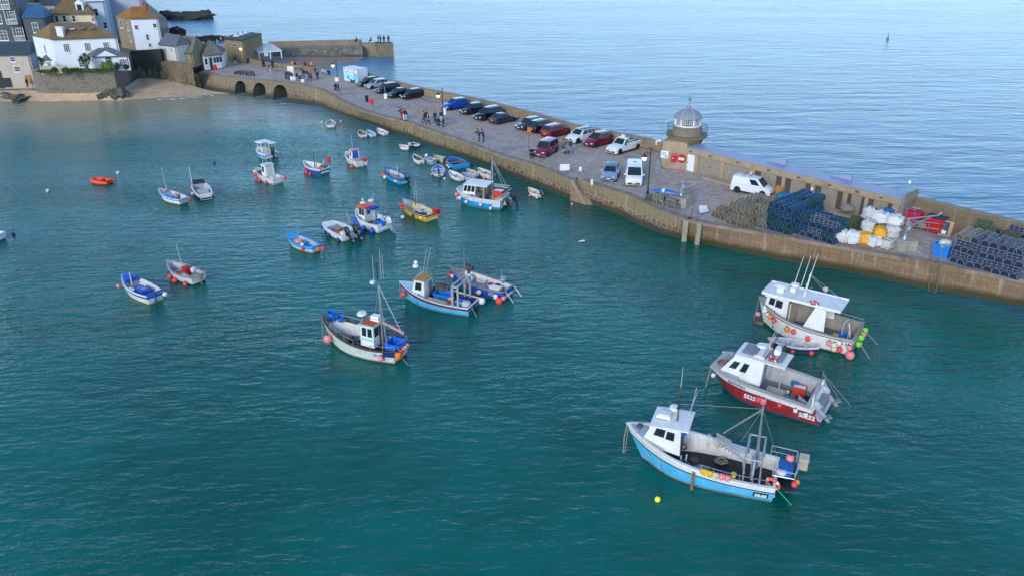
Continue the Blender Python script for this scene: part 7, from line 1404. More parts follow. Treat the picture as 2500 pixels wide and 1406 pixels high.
p = W(1419, 591, 0); mb = MB(); mb.tube([(-.28, 0, .08), (.28, 0, .08)], [.07, .09], FC['white'], 8); mb.ball((.3, 0, .1), .1, FC['white'], 8, 6); o = mb.build('mooring_buoy', None, 40, (p.x, p.y, 0), .4); tag(o, 'slim white float alone on the water below the pots', 'buoy')
p = W(2167, 97, 0); t = thing('channel_buoy', 'green channel buoy with a topmark far out on the open sea', 'buoy', (p.x, p.y, 0)); gb = M('buoy_green', '#2a8a52', .5)
mb = MB(); mb.lathe([(.4, -.2), (.4, .2), (.25, .3), (0, .31)], gb, (0, 0, 0), 14); mb.build('float', t, 40); mb = MB(); mb.lathe([(.2, .3), (.06, 1.3), (0, 1.3)], gb, (0, 0, 0), 6); mb.build('tower', t); mb = MB(); mb.lathe([(.2, 1.35), (0, 1.75)], gb, (0, 0, 0), 10); mb.build('topmark', t)
# CARS
TYRE = M('tyre_rubber', '#17181a', .85, var=.2); RIM = M('alloy_rim', '#8b8f94', .35, metal=.7, var=.15); RIMD = M('alloy_dark', '#3a3c40', .4, metal=.5)
CGL = M('car_glass', '#1d2a30', .06, var=.3, scale=.8); PLASTIC = M('black_plastic', '#1b1c1e', .6); HEADL = M('headlamp', '#b9c0c6', .15, var=.2, scale=8); TAILL = M('tail_lamp', '#a3141a', .3)
PLATEW = M('plate_white', '#d4d6d2', .5); PLATEY = M('plate_yellow', '#d6a62a', .5)
def paint(name, hx): return M('car_'+name, hx, .22, metal=.25, var=.06, scale=.8, coat=.6)
def car(label, px, rz, col, L=4.3, Wd=1.8, H=1.5, kind='hatch', roof=None, rim=RIM, plate=PLATEW, group='cars parked along the sea parapet', name='parked_car', cat='car', clad=None):
 p = W(*px, ZD); r = thing(name, label, cat, (p.x, p.y, ZD+.004), R(rz), group)
 hb = {'hatch': .92, 'suv': 1.02, 'estate': .92, 'pickup': 1.05, 'van': 1.05, 'coupe': .9, 'old4x4': 1.05}[kind]
 x0, x1 = -L/2, L/2; gc = .22; hw = Wd/2
 if kind == 'pickup': st = [(x0, 1.06, .94), (x0+.06, 1.12, .97), (-.35, 1.12, 1), (.95, 1.08, 1), (x1-.55, 1.02, .97), (x1-.1, .86, .88), (x1, .62, .8)]
 elif kind == 'van': st = [(x0, 1.1, .95), (x0+.05, 1.12, .98), (0, 1.12, 1), (x1-1.0, 1.1, 1), (x1-.25, .92, .95), (x1-.05, .75, .9), (x1, .55, .86)]
 elif kind == 'old4x4': st = [(x0, .98, .93), (x0+.06, 1.05, .97), (0, 1.06, 1), (x1-1.3, 1.04, 1), (x1-.15, .97, .95), (x1, .85, .92)]
 else: st = [(x0, .72, .84), (x0+.08, hb*.98, .9), (x0+.5, hb, .98), (0, hb, 1), (x1-1.35, hb-.02, 1), (x1-.7, hb-.12, .97), (x1-.18, hb-.3, .88), (x1, .5, .74)]
 cov = [[(x, -hw*k, gc), (x, -hw*k*1.0, .55*zt+.1), (x, -hw*k*.97, zt-.07), (x, -hw*k*.86, zt), (x, 0, zt+.03), (x, hw*k*.86, zt), (x, hw*k*.97, zt-.07), (x, hw*k, .55*zt+.1), (x, hw*k, gc)] for x, zt, k in st]
 mb = MB(); mb.grid(cov, col); mb.face(cov[0], col); mb.face(cov[-1][::-1], col)
 if kind == 'pickup': g = (-.3, 1.25, -.1, .55)
 elif kind == 'van': g = (x0+.05, x1-.75, x0+.15, x1-1.55)
 elif kind == 'old4x4': g = (x0+.05, x1-1.25, x0+.22, x1-1.85)
 elif kind == 'suv': g = (x0+.18, x1-1.2, x0+.55, x1-1.95)
 elif kind == 'coupe': g = (x0+.3, x1-1.25, x0+1.15, x1-2.1)
 else: g = (x0+.14, x1-1.15, x0+.5, x1-1.9)
 xb0, xb1, xt0, xt1 = g; zb = hb-.01 if kind != 'pickup' else 1.1; wb, wt = hw*.93, hw*(.74 if kind not in ('van',) else .84)
 if kind == 'old4x4': wt = hw*.8
 zr = H; b = [(xb0, wb, zb), (xb1, wb, zb), (xb1, -wb, zb), (xb0, -wb, zb)]; t = [(xt0, wt, zr-.04), (xt1, wt, zr-.03), (xt1, -wt, zr-.03), (xt0, -wt, zr-.04)]
 mb.grid([b, t], col, closed=True)
 mb.build('body', r, 38)
 mb = MB(); xm = (xt0+xt1)/2; rc = roof or col
 mb.grid([[(xt0-.03, wt+.01, zr-.05), (xt0, wt*.7, zr), (xt0, -wt*.7, zr), (xt0-.03, -wt-.01, zr-.05)], [(xm, wt+.02, zr-.02), (xm, wt*.7, zr+.035), (xm, -wt*.7, zr+.035), (xm, -wt-.02, zr-.02)], [(xt1+.04, wt+.01, zr-.04), (xt1, wt*.7, zr), (xt1, -wt*.7, zr), (xt1+.04, -wt-.01, zr-.04)]], rc); mb.build('roof', r, 50)
 P = (b[1], b[0], t[0], t[1]); S = (b[3], b[2], t[2], t[3]); F = (b[2], b[1], t[1], t[2]); Bk = (b[0], b[3], t[3], t[0])
 def win(q, u0, u1, v0, v1, nm='window'):
  mb = MB(); mb.panel(q, u0, u1, v0, v1, .004, .008, CGL); mb.build(nm, r)
 win(F, .06, .94, .06, .93, 'windscreen')
 if kind == 'van':
  for q, a, b_ in ((P, .1, .36), (S, .64, .9)): win(q, a, b_, .15, .85)
 elif kind == 'pickup':
  for q in (P, S):
   for a, b_ in ((.16, .5), (.54, .88)): win(q, a, b_, .12, .88)
  win(Bk, .1, .9, .15, .85, 'rear_window')
  mb = MB(); mb.box((x0/2-.2, 0, 1.135), (L/2-.62, Wd*.78, .02), PLASTIC); mb.box((x0/2-.2, hw*.86, 1.16), (L/2-.5, .09, .07), col); mb.box((x0/2-.2, -hw*.86, 1.16), (L/2-.5, .09, .07), col); mb.build('load_bed', r)
  mb = MB(); mb.box((.2, 0, zr+.2), (.12, .55, .4), WH2); o = mb.build('roof_sign', r)
 else:
  for q in (P, S):
   ws = ((.12, .43), (.46, .74), (.77, .95)) if kind in ('suv', 'estate', 'old4x4') else ((.14, .5), (.53, .86))
   for a, b_ in ws:
    if q is S: a, b_ = 1-b_, 1-a
    win(q, a, b_, .1, .88)
  win(Bk, .1, .9, .15, .85, 'rear_window')
 rw = .34 if kind in ('hatch', 'coupe', 'estate') else .37
 for x in (x1-.82, x0+.8):
  for s in (1, -1):
   e = bpy.data.objects.new('wheel', None); COL.objects.link(e); e.parent = r; e.location = (x, s*(hw-.085), rw); e.rotation_euler = (R(-90)*s, 0, 0); e.empty_display_size = .2
   w1, w2 = TYREM[rw]
   for nm, me in (('tyre', w1), ('rim', w2[0] if rim is RIM else w2[1])):
    o = bpy.data.objects.new(nm, me); COL.objects.link(o); o.parent = e
 mb = MB()
 for x in (x1-.82, x0+.8):
  for s in (1, -1):
   rows = []
   for k in range(9):
    a = pi*k/8; rows.append([(x+(rw+.015)*cos(a), s*(hw-.03), rw+(rw+.015)*sin(a)), (x+(rw+.055)*cos(a), s*(hw+.008), rw+(rw+.055)*sin(a)), (x+(rw+.055)*cos(a), s*(hw*.9), rw+(rw+.055)*sin(a))])
   mb.grid(rows, PLASTIC if kind in ('suv', 'pickup') else (clad or col))
   mb.box((x, s*(hw-.26), rw), (rw*2.05, .3, rw*1.6), PLASTIC)
 mb.box((0, 0, .27), (L*.84, Wd*1.004, .1), PLASTIC); mb.build('sill', r)
 fr = st[-1]; zc = fr[1]
 mb = MB(); mb.box((x1-.02, 0, .38), (.1, Wd*.72, .2), PLASTIC); mb.box((x1-.06, 0, zc+.02 if kind != 'old4x4' else .78), (.1, Wd*.5, .14), PLASTIC); mb.build('grille', r)
 for s in (1, -1):
  mb = MB(); zl_ = zc+.12 if kind != 'old4x4' else .78; mb.box((x1-.16 if kind != 'old4x4' else x1-.02, s*hw*.66, zl_), (.2, .38, .13), HEADL, -s*.35, .8); mb.build('headlight', r)
  mb = MB(); mb.box((x0+.05, s*hw*.7, hb*.84), (.12, .3, .14), TAILL, s*.3); mb.build('tail_light', r)
  mb = MB(); mb.box((xb1-.35, s*(hw+.07), zb+.08), (.14, .2, .12), col if kind != 'pickup' else PLASTIC); mb.build('wing_mirror', r)
 mb = MB(); mb.box((x1+.035, 0, .47), (.02, .5, .11), PLATEW); mb.build('number_plate', r)
 mb = MB(); mb.box((x0-.015, 0, .62), (.02, .5, .11), plate if plate is PLATEY else PLATEY); mb.build('number_plate', r)
 return r
TYREM = {}
for rw in (.34, .37):
 mb = MB(); mb.lathe([(rw*.62, -.1), (rw*.9, -.115), (rw, -.08), (rw, .08), (rw*.9, .115), (rw*.62, .1)], TYRE, (0, 0, 0), 18); o = mb.build('tyre', None, 40); ty = o.data; bpy.data.objects.remove(o)
 rm = []
 for m_ in (RIM, RIMD):
  mb = MB(); mb.lathe([(.02, .06), (rw*.16, .075), (rw*.2, .05), (rw*.2, .02), (0, .02)], m_, (0, 0, 0), 10); mb.lathe([(rw*.56, .09), (rw*.62, .1), (rw*.62, -.05), (rw*.54, -.05), (rw*.56, .09)], m_, (0, 0, 0), 18)
  for k in range(5): a = 2*pi*k/5; mb.bar((rw*.1*cos(a), rw*.1*sin(a), .05), (rw*.58*cos(a), rw*.58*sin(a), .07), .07, .03, m_)
  mb.lathe([(rw*.6, .0), (0, .0)], PLASTIC, (0, 0, 0), 12); o = mb.build('rim', None); rm.append(o.data); bpy.data.objects.remove(o)
 TYREM[rw] = (ty, rm)
BK = paint('black', '#0c0e12'); NV = paint('navy', '#141c2c'); SV = paint('silver', '#9fa8b3'); BL = paint('blue', '#0d48b8'); DG = paint('dark_grey', '#30353e'); TL = paint('teal_grey', '#2c4149')
RD = paint('red', '#7a1524'); RD2 = paint('burgundy', '#762a38'); WT = M('car_white', '#d3d5d6', .22, var=.03, coat=.6); PB = paint('pale_blue', '#8ba1bd')
HN = 222      # noses towards the harbour
car('small black hatchback, first car behind the painted trailer', (899, 210), HN-8, BK, 4.0, 1.75, 1.5)
car('silver estate car between a black hatchback and a dark navy car', (920, 215), HN-4, SV, 4.4, 1.8, 1.5, 'estate')
car('dark navy estate with long roof, third from the painted trailer', (945, 226), HN-2, NV, 4.4, 1.85, 1.55, 'estate', rim=RIMD)
car('black saloon shaped hatchback between the navy estate and another black hatchback', (973, 237), HN, BK, 4.3, 1.8, 1.42, 'coupe', rim=RIMD)
car('black hatchback at the end of the first group, before the empty parking space', (1006, 240), HN, BK, 4.1, 1.78, 1.48)
car('bright blue crossover parked beside the lamp post', (1112, 266), HN-6, BL, 4.35, 1.84, 1.58, 'suv')
car('dark navy small hatchback next to the bright blue crossover', (1153, 277), HN, NV, 4.0, 1.76, 1.5)
car('large black four wheel drive car between a small hatchback and a grey coupe', (1193, 290), HN, BK, 4.8, 1.95, 1.72, 'suv', rim=RIMD)
car('dark grey coupe parked tail to the harbour with red tail lights showing', (1228, 299), HN-180, DG, 4.4, 1.82, 1.42, 'coupe')
car('dark teal hatchback half hidden behind a black four wheel drive car', (1292, 314), HN, TL, 4.3, 1.8, 1.5)
car('black four wheel drive car parked tail out between teal and red cars', (1324, 320), HN-176, BK, 4.6, 1.9, 1.65, 'suv')
car('red sports utility car parked tail to the harbour', (1358, 331), HN-178, RD, 4.7, 1.92, 1.62, 'suv', plate=PLATEY)
car('white sports utility car with dark glass roof', (1418, 344), HN, WT, 4.6, 1.88, 1.65, 'suv', rim=RIMD, roof=M('glass_roof', '#20262c', .1))
car('red crossover with black roof between the white car and the pickup', (1460, 354), HN, RD, 4.4, 1.9, 1.64, 'suv', roof=paint('black', '#0c0e12'), rim=RIMD)
car('white double cab pickup truck with dark load bed, last in the row', (1522, 369), HN+2, WT, 5.25, 1.85, 1.78, 'pickup', name='pickup_truck', cat='pickup', rim=RIMD)
car('old burgundy off road car standing alone near the harbour railing', (1332, 377), 244, RD2, 4.4, 1.85, 1.75, 'old4x4', group=None, clad=paint('burgundy', '#762a38'))
car('pale silver blue hatchback parked nose on beside the white van', (1490, 434), 256, PB, 4.1, 1.78, 1.48, 'hatch', roof=M('glass_roof', '#20262c', .1), group=None)
v = car('white panel van with roof vent parked nose on by the lamp post', (1547, 442), 262, WT, 4.75, 1.92, 1.95, 'van', group=None, name='panel_van', cat='van')
mb = MB(); mb.lathe([(.45, 0), (.4, .08), (0, .1)], WT, (-.5, 0, 1.975), 14); mb.box((-.5, 0, 2.08), (.3, .3, .03), PLASTIC); mb.build('roof_vent', v)
v = car('small white van with roof bars standing by the store doors behind the pots', (1836, 472), -36, WT, 4.4, 1.8, 1.85, 'van', group=None, name='small_van', cat='van')
mb = MB()
for x in (-1.0, -.3): mb.tube([(x, -.7, 1.98), (x, .7, 1.98)], .025, PLASTIC, 5)
mb.build('roof_bar', v)
# ON THE PIER: railings, lamps, signs, pots, bags, gear
def Dk(x, y): return W(x, y, ZD)
GALV = M('galvanised_rail', '#8f9698', .5, metal=.4, var=.15)
BLKM = M('black_ironwork', '#16181b', .5)
def railing(label, x0, x1, T, n, ins=.95, group='railing sections along the harbour edge'):
 pts = []
 for k in range(n+1):
  x = x0+(x1-x0)*k/n; p = W(x, interp(T, x), ZD); q = W(x+4, interp(T, x+4), ZD); d = (q-p).normalized(); nr = Vector((-d.y, d.x, 0)); nr = nr if nr.y > 0 else -nr; pts.append(p+nr*ins)
 r = thing('railing', label, 'railing', pts[0], 0, group); o = pts[0]; L = [p-o for p in pts]
 for p in L: mb = MB(); mb.tube([p, p+Vector((0, 0, 1.05))], .03, GALV, 5); mb.build('post', r, 60)
 for z in (1.05, .55): mb = MB(); mb.tube([p+Vector((0, 0, z)) for p in L], .028, GALV, 5); mb.build('rail', r, 60)
 return r
for a_, b_, T, n, lb in ((694, 776, HT, 6, 'by the kiosk above the third arch'), (785, 868, HT, 6, 'below the first lamp post'), (876, 985, HT, 6, 'beside the red lifebuoy post'), (995, 1072, HT, 5, 'before the walking group by the second lamp post'), (1078, 1118, HT, 3, 'short stretch right of the second lamp post'), (1124, 1228, HT, 6, 'where two people lean over'), (1236, 1382, HT, 7, 'in front of the burgundy car, ending at a white board')):
 railing('galvanised two bar railing '+lb, a_, b_, T, n)
railing('galvanised two bar railing before the silver blue hatchback', 1412, 1500, HT2, 4); railing('galvanised two bar railing before the white panel van and the lamp post', 1530, 1600, HT2, 3); railing('galvanised two bar railing around the davit block', 1612, 1668, HT2, 3)
mb = MB(); a = e_t+Vector((.3, 1.5, 0)); a = Dk(1414, 428); b = Dk(1436, 446); mb.tube([a, a+Vector((0, 0, 1.1)), i_b.lerp(i_t, .35)+Vector((0, .4, 1.3)), i_b.lerp(i_t, .1)+Vector((0, .3, .3))], .03, M('rust_rail', '#6b4632', .8, var=.3), 5); tag(mb.build('hand_rail', None, 60), 'rusty hand rail running down beside the stone steps', 'hand rail')
def lamp(label, top, base):
 p = Dk(*base); h_ = zat(top[1], p)-ZD; r = thing('street_lamp', label, 'street lamp', p, 0, 'black street lamps along the pier')
 mb = MB(); mb.lathe([(.2, 0), (.2, .15), (.14, .25), (.13, 1.0), (.17, 1.05), (.09, 1.15), (.07, h_), (.03, h_+.1)], BLKM, (0, 0, 0), 10); mb.build('post', r, 40)
 mb = MB(); mb.tube([(0, 0, h_-.45), (-.5, 0, h_-.4), (-.62, 0, h_-.55)], .03, BLKM, 5); mb.tube([(0, 0, h_-.9), (-.45, 0, h_-.42)], .02, BLKM, 5); mb.build('bracket', r, 60)
 mb = MB(); mb.lathe([(.05, 0), (.12, -.12), (.3, -.3), (.32, -.42), (.26, -.42)], M('lamp_hood', '#1c2430', .4), (-.62, 0, h_-.5), 12); mb.build('hood', r, 40)
 mb = MB(); mb.lathe([(.26, -.42), (.24, -.55), (.1, -.78), (0, -.8)], emis('lamp_bulb_glow', '#ffd9a0', 3.2), (-.62, 0, h_-.5), 12); mb.build('lantern', r, 40); return r
lamp('black street lamp before the painted trailer, farthest from the lighthouse', (820, 146), (827, 223)); lamp('black street lamp beside the bright blue car', (1079, 217), (1082.7, 310)); lamp('black street lamp beside the white panel van, nearest the lighthouse', (1587, 363), (1580, 486))
def binx(label, px): p = Dk(*px); mb = MB(); mb.lathe([(.24, 0), (.28, .85), (.32, .87), (.32, 1.0), (.2, 1.06), (.2, .9), (0, .88)], BLKM, (0, 0, 0), 12); tag(mb.build('litter_bin', None, 40, p), label, 'litter bin')
binx('black litter bin by the foot of the farthest street lamp', (820, 221)); binx('black litter bin behind the red lifebuoy post', (896, 250)); binx('black litter bin by the foot of the lamp near the blue car', (1070, 309)); binx('black litter bin beside the burgundy car', (1298, 386))
def bpost(label, px, flat=False):
 p = Dk(*px); r = thing('lifebuoy_post', label, 'lifebuoy', p, R(-20)); mb = MB(); mb.tube([(0, 0, 0), (0, 0, 1.0)], .05, GALV, 6); mb.build('post', r)
 mb = MB(); mb.lathe([(.02, -.12), (.44, -.12), (.5, -.05), (.5, .05), (.02, .06)], M('red_gloss', '#c4161c', .4, var=.1), (0, 0, 0), 18); o = mb.build('housing', r, 35); o.rotation_euler = (R(-90), 0, 0); o.location = (0, -.1, 1.2); o.scale = (.8, 1.15, 1)
bpost('red lifebuoy housing on a post at the railing below the black cars', (909, 268)); bpost('red lifebuoy housing by the corner of the pier lodge', (529, 181))
def signpost(label, px, h_, sz, w_=.5, hh=.75, m=None, pm=None):
 p = Dk(*px); r = thing('sign_post', label, 'sign', p, 0); mb = MB(); mb.tube([(0, 0, 0), (0, 0, h_)], .04, pm or GALV, 6); mb.build('post', r); mb = MB(); mb.box((0, -.06, sz), (w_, .03, hh), m or WH); mb.build('sign_panel', r)
signpost('thin sign post with white panel in front of the navy estate', (943, 267), 3.4, 2.0, .45, .8); signpost('sign post with white panel by the farthest street lamp', (825, 226), 2.6, 2.2, .6, .7); signpost('bright white panel fixed at the lamp near the blue car', (1086, 306), 2.3, 2.0, .5, 1.0)
signpost('rust brown post with a small orange sign near the burgundy car', (1291, 381), 3.6, 3.3, .45, .6, M('sign_orange', '#b8653a', .6), M('rust_rail', '#6b4632', .8, var=.3)); signpost('thin grey post by the edge before the benches', (663, 195), 1.9, 1.7, .12, .3)
signpost('large white board on the railing left of the stone steps', (1378, 426), 1.3, .85, 1.15, .75); signpost('white notice on the railing post above the stone steps', (1416, 433), 1.2, 1.0, .3, .5); signpost('pale sign on a short post below the steps railing', (1444, 462), 1.1, .8, .25, .6)
signpost('white board on the sea parapet beside the lighthouse', (1606, 372), 1.6, 1.3, .8, .7); signpost('two white plates on the railing right of the kiosk', (740, 208), 1.0, .75, .55, .5)
p = Dk(1604, 415); r = thing('sandwich_board', 'leaning wooden sandwich board beside the lighthouse wall', 'sandwich board', p, R(15)); mb = MB(); mb.bar((-.3, -.3, 0), (-.05, 0, 1.2), .06, .06, M('board_grey_wood', '#a49f94', .7)); mb.bar((.3, -.3, 0), (.05, 0, 1.2), .06, .06, M('board_grey_wood', '#a49f94', .7)); mb.bar((0, .35, 0), (0, 0, 1.2), .06, .06, M('board_grey_wood', '#a49f94', .7)); mb.build('frame', r); mb = MB(); mb.box((0, -.22, .4), (.6, .05, .6), M('poster_blue_grey', '#7f93a8', .6, var=.6, scale=7)); mb.build('poster', r)
p = Dk(711, 191); mb = MB(); mb.box((0, 0, 1.15), (1.15, .08, 2.0), WH); mb.box((0, 0, .1), (1.2, .5, .12), GRY2); tag(mb.build('display_board', None, loc=p, rz=R(5)), 'tall plain white display board beside black bins on the pier', 'board')
p = Dk(716, 200); mb = MB(); mb.box((0, 0, .55), (1.1, .06, .7), WH); mb.box((0, 0, .15), (.08, .06, .3), GALV); tag(mb.build('low_sign', None, loc=p, rz=R(-12)), 'low white sign hung on the railing above the third arch', 'sign')
for k, (x, y) in enumerate(((703, 193), (709, 196))):
 mb = MB(); mb.box((0, 0, .62), (.75, .75, 1.15), BLKM, top=1.08); mb.box((0, 0, 1.25), (.85, .85, .12), BLKM, top=.8); mb.tube([(-.35, .36, .12), (.35, .36, .12)], .12, BLKM, 8); tag(mb.build('wheelie_bin', None, loc=Dk(x, y)), ('large black wheeled bin left of the white display board', 'black wheeled bin in front of the white display board')[k], 'bin')
a = Dk(841, 199); b = Dk(875, 206); r = thing('boat_trip_trailer', 'white box trailer with blue painted front panel and orange BOAT TRIPS heading', 'trailer', a, atan2((b-a).y, (b-a).x)); L_ = (b-a).length; ht = zat(164, a)-ZD
mb = MB(); mb.box((L_/2, 1.15, ht/2+.15), (L_, 2.2, ht-.3), M('trailer_white', '#c9cdd4', .4, var=.05)); mb.build('body', r)
def mural():
 m, nt, b = nodes_of('sea_mural'); tc = N(nt, 'ShaderNodeTexCoord'); n = N(nt, 'ShaderNodeTexNoise', Scale=1.7, Detail=4.0); nt.links.new(tc.outputs['Object'], n.inputs['Vector']); c = ramp(nt, n.outputs['Fac'], [(.38, lin('#2a86c0')), (.5, lin('#7ec0dc')), (.58, lin('#cfe4e8')), (.66, lin('#3fa0cc'))]); nt.links.new(c, b.inputs['Base Color']); b.inputs['Roughness'].default_value = .5; return m
mb = MB(); mb.box((L_/2, .02, ht/2+.05), (L_+.1, .06, ht-.1), mural()); mb.build('mural_panel', r); mb = MB(); mb.box((L_/2+.25, -.02, ht-.35), (L_-.55, .04, .6), M('heading_white', '#d6cfc6', .5)); mb.build('heading_panel', r)
text('BOAT TRIPS', r, (L_/2+.25, -.05, ht-.35), (R(90), 0, 0), .52, M('heading_orange', '#d9642c', .5), ext=.006); mb = MB(); mb.box((.55, -.03, .75), (.5, .04, 1.0), WH); mb.build('price_board', r)
for x in (L_*.52, L_*.68): mb = MB(); mb.lathe([(.02, -.08), (.3, -.08), (.3, .08), (.02, .08)], TYRE, (0, 0, 0), 14); mb.lathe([(.02, .085), (.16, .085), (.16, .0)], WH, (0, 0, 0), 10); o = mb.build('wheel', r); o.location = (x, -.06, .3); o.rotation_euler = (R(90), 0, 0)
def bench(label, px, rz, back=True):
 r = thing('bench', label, 'bench', Dk(*px), R(rz), 'benches above the arches'); w = M('bench_dark_wood', '#2f2b28', .7, var=.2); mb = MB()
 for y in (-.2, -.05, .1): mb.box((0, y, .45), (1.5, .12, .05), w)
 mb.build('seat', r)
 if back:
  mb = MB()
  for z in (.62, .78, .93): mb.box((0, .22, z), (1.5, .05, .1), w)
  mb.build('backrest', r)
 for x in (-.6, 0, .6): mb = MB(); mb.box((x, 0, .22), (.08, .45, .44), BLKM); mb.box((x, .22, .7), (.06, .06, .55), BLKM) if back else None; mb.build('leg', r)
bench('dark wooden bench above the arches, the left one with a backrest', (594, 184), 172); bench('dark wooden bench above the arches, the right one with a backrest', (613, 186), 172); bench('dark low bench without a backrest above the arches', (580, 181), 60, False)
def pot(name, frame, net, w=.64, l=1.22, h_=.53):
 r = bpy.data.objects.new(name, None); COL.objects.link(r); mb = MB(); n = 7
 def hoop(x, k=1.0): return [(x, -w/2*k, .03), (x, -w/2*k, h_*.45)]+[(x, -w/2*k*cos(pi*q/n), h_*.45+(h_*.55)*k*sin(pi*q/n)) for q in range(1, n)]+[(x, w/2*k, h_*.45), (x, w/2*k, .03)]
 for x in (-l/2, -l/6, l/6, l/2): mb.tube(hoop(x), .02, frame, 4, True)
 for y, z in ((-w/2, .03), (w/2, .03), (-w/2, h_*.45), (w/2, h_*.45), (0, h_), (-w*.36, h_*.84), (w*.36, h_*.84)): mb.tube([(-l/2, y, z), (l/2, y, z)], .017, frame, 4)
 mb.build('frame', r, 60); mb = MB(); rows = [hoop(-l/2+.1, .93), hoop(l/2-.1, .93)]; mb.grid(rows, net, closed=True); mb.face(rows[0], net); mb.face(rows[1], net); mb.build('netting', r); return r
def netm(name, hexc, hex2):
 m, nt, b = nodes_of(name); tc = N(nt, 'ShaderNodeTexCoord'); vo = N(nt, 'ShaderNodeTexVoronoi', feature='DISTANCE_TO_EDGE', Scale=16.0); nt.links.new(tc.outputs['Object'], vo.inputs['Vector']); c = ramp(nt, vo.outputs['Distance'], [(.05, lin(hex2)), (.16, lin(hexc))]); nt.links.new(c, b.inputs['Base Color']); b.inputs['Roughness'].default_value = .9; return m  # dark cells paint the shade inside the pot behind lighter threads
POTS = {'blue': pot('lobster_pot', M('pot_frame_blue', '#23699a', .6, var=.25, scale=3), netm('net_dark_inside_blue', '#080a0e', '#12233a')), 'teal': pot('lobster_pot', M('pot_frame_teal', '#2a6272', .7, var=.3, scale=3), netm('net_dark_inside_teal', '#0a0d0e', '#16323a')), 'brown': pot('lobster_pot', M('pot_frame_tan', '#958a76', .8, var=.3, scale=3), netm('net_brown', '#332e27', '#5f564a')),
  'navy': pot('lobster_pot', M('pot_frame_pale', '#7b8590', .7, var=.2, scale=3), netm('net_dark_inside', '#080a0e', '#182c58')), 'green': pot('lobster_pot', M('pot_frame_green', '#5f6d55', .8, var=.35, scale=3), netm('net_green', '#23291f', '#4b5941')), 'grey': pot('lobster_pot', M('pot_frame_grey', '#9c9a90', .8, var=.25, scale=3), netm('net_grey', '#2b2a28', '#66625a'))}
used = set()
def putpot(kind, p, rz, label, group):
 src = POTS[kind]
 if kind in used: o = dup(src, p, rz, label, group)
 else: o = src; used.add(kind); o.location = p; o.rotation_euler = (0, 0, rz); tag(o, label, None, group)
 o['category'] = 'lobster pot'; return o
rnp = random.Random(5)
nrm = -sin_                                   # towards the harbour
def stack(kind, p0, nw, nd, nh, label, group, kinds=None, drop=0.0):
 """p0: front corner on the deck (farther end); layers lie end-on and side-on by turns. Only the pots one can see are built"""
 al = sdir; nn = Vector((al.y, -al.x, 0)); nn = nn if nn.y < 0 else -nn; rz = atan2(nn.y, nn.x)
 for k in range(nh):
  endon = (k % 2 == 0); ni, nj = (nw, nd) if endon else (max(1, nw//2), int(nd*1.26/.68)); pi_, pj = (nw*.68/ni, 1.26) if endon else (nw*.68/ni, nd*1.26/nj)
  for i in range(ni):
   for j in range(nj):
    if k == nh-1 and rnp.random() < drop: continue
    if k < nh-1 and j > 0 and i < ni-1 and not (k == nh-2 and drop): continue
    p = p0+al*(pi_*(i+.5)+rnp.uniform(-.09, .09))-nn*(pj*(j+.5)+rnp.uniform(-.16, .16))+Vector((0, 0, .005+.545*k))
    putpot(kinds(i, j, k) if kinds else kind, p, (rz if endon else rz+pi/2)+rnp.uniform(-.15, .15), label.format(('bottom', 'second', 'third', 'fourth', 'topmost')[k if k < nh-1 else 4]), group)
stack('brown', Dk(1726, 531)-nrm*.4, 3, 4, 2, '{} layer pot in the weathered brown stack, at its lower left side', 'brown pots by the small white van', drop=.2)
stack('brown', Dk(1770, 545), 4, 4, 4, '{} layer pot in the tall weathered brown stack left of the blue pots', 'brown pots in the tall stack', drop=.2, kinds=lambda i, j, k: rnp.choice(('brown', 'brown', 'grey')))
stack('grey', Dk(1833, 553), 2, 1, 4, '{} layer pot in the narrow tan column against the first blue stack', 'tan pots in the narrow column')
stack('blue', Dk(1863, 557), 4, 5, 5, '{} layer pot in the taller bright blue stack below the store doors', 'blue pots in the taller stack', kinds=lambda i, j, k: rnp.choice(('blue', 'blue', 'blue', 'teal')), drop=.1)
stack('blue', Dk(1936, 571), 6, 2, 4, '{} layer pot in the lower bright blue stack beside the white sacks', 'blue pots in the lower stack', drop=.15, kinds=lambda i, j, k: rnp.choice(('blue', 'blue', 'teal', 'navy')))
stack('green', Dk(2046, 562), 2, 2, 2, '{} layer pot in the small green grey pile behind the white sacks', 'green grey pots behind the sacks')
stack('navy', Dk(2315, 639), 8, 2, 5, '{} layer pot in the black and blue stack at the right end of the quay', 'black and blue pots at the right end', kinds=lambda i, j, k: 'grey' if (i < 2 and k == 4) else 'navy')
stack('green', Dk(2362, 588), 3, 2, 4, '{} layer pot in the dark stack with pink floats on top', 'dark pots under the pink floats')
stack('green', Dk(2398, 592), 7, 2, 4, '{} layer pot in the big dark green stack against the end parapet', 'dark green pots against the parapet', drop=.3, kinds=lambda i, j, k: rnp.choice(('green', 'green', 'navy', 'brown')))
stack('green', Dk(2484, 622), 4, 2, 3, '{} layer pot in the greenish stack at the right edge', 'greenish pots at the right edge')
stack('grey', Dk(1594, 497), 4, 2, 2, '{} layer pot under the upturned blue canoe by the lamp post', 'grey pots under the blue canoe')
stack('green', Dk(1572, 489), 2, 2, 1, '{} layer dark pot beside the lamp post foot', 'dark pots at the lamp foot')
for k, (x, y, s) in enumerate(((1990, 520, 1.6), (2005, 531, 1.3), (2062, 537, 1.4))): lump('net_heap', ('grey heap of rope and net beside the lower blue stack', 'smaller grey rope heap behind the lower blue stack', 'heap of ropes on the small green grey pot pile')[k], 'net', Dk(x, y)+Vector((0, 0, .9 if k == 2 else 0)), (s, s*.8, .7), M('rope_heap', '#8a8578', .9, var=.5, scale=8, dirt='#4a463d', dirtamt=.8), seed=20+k)
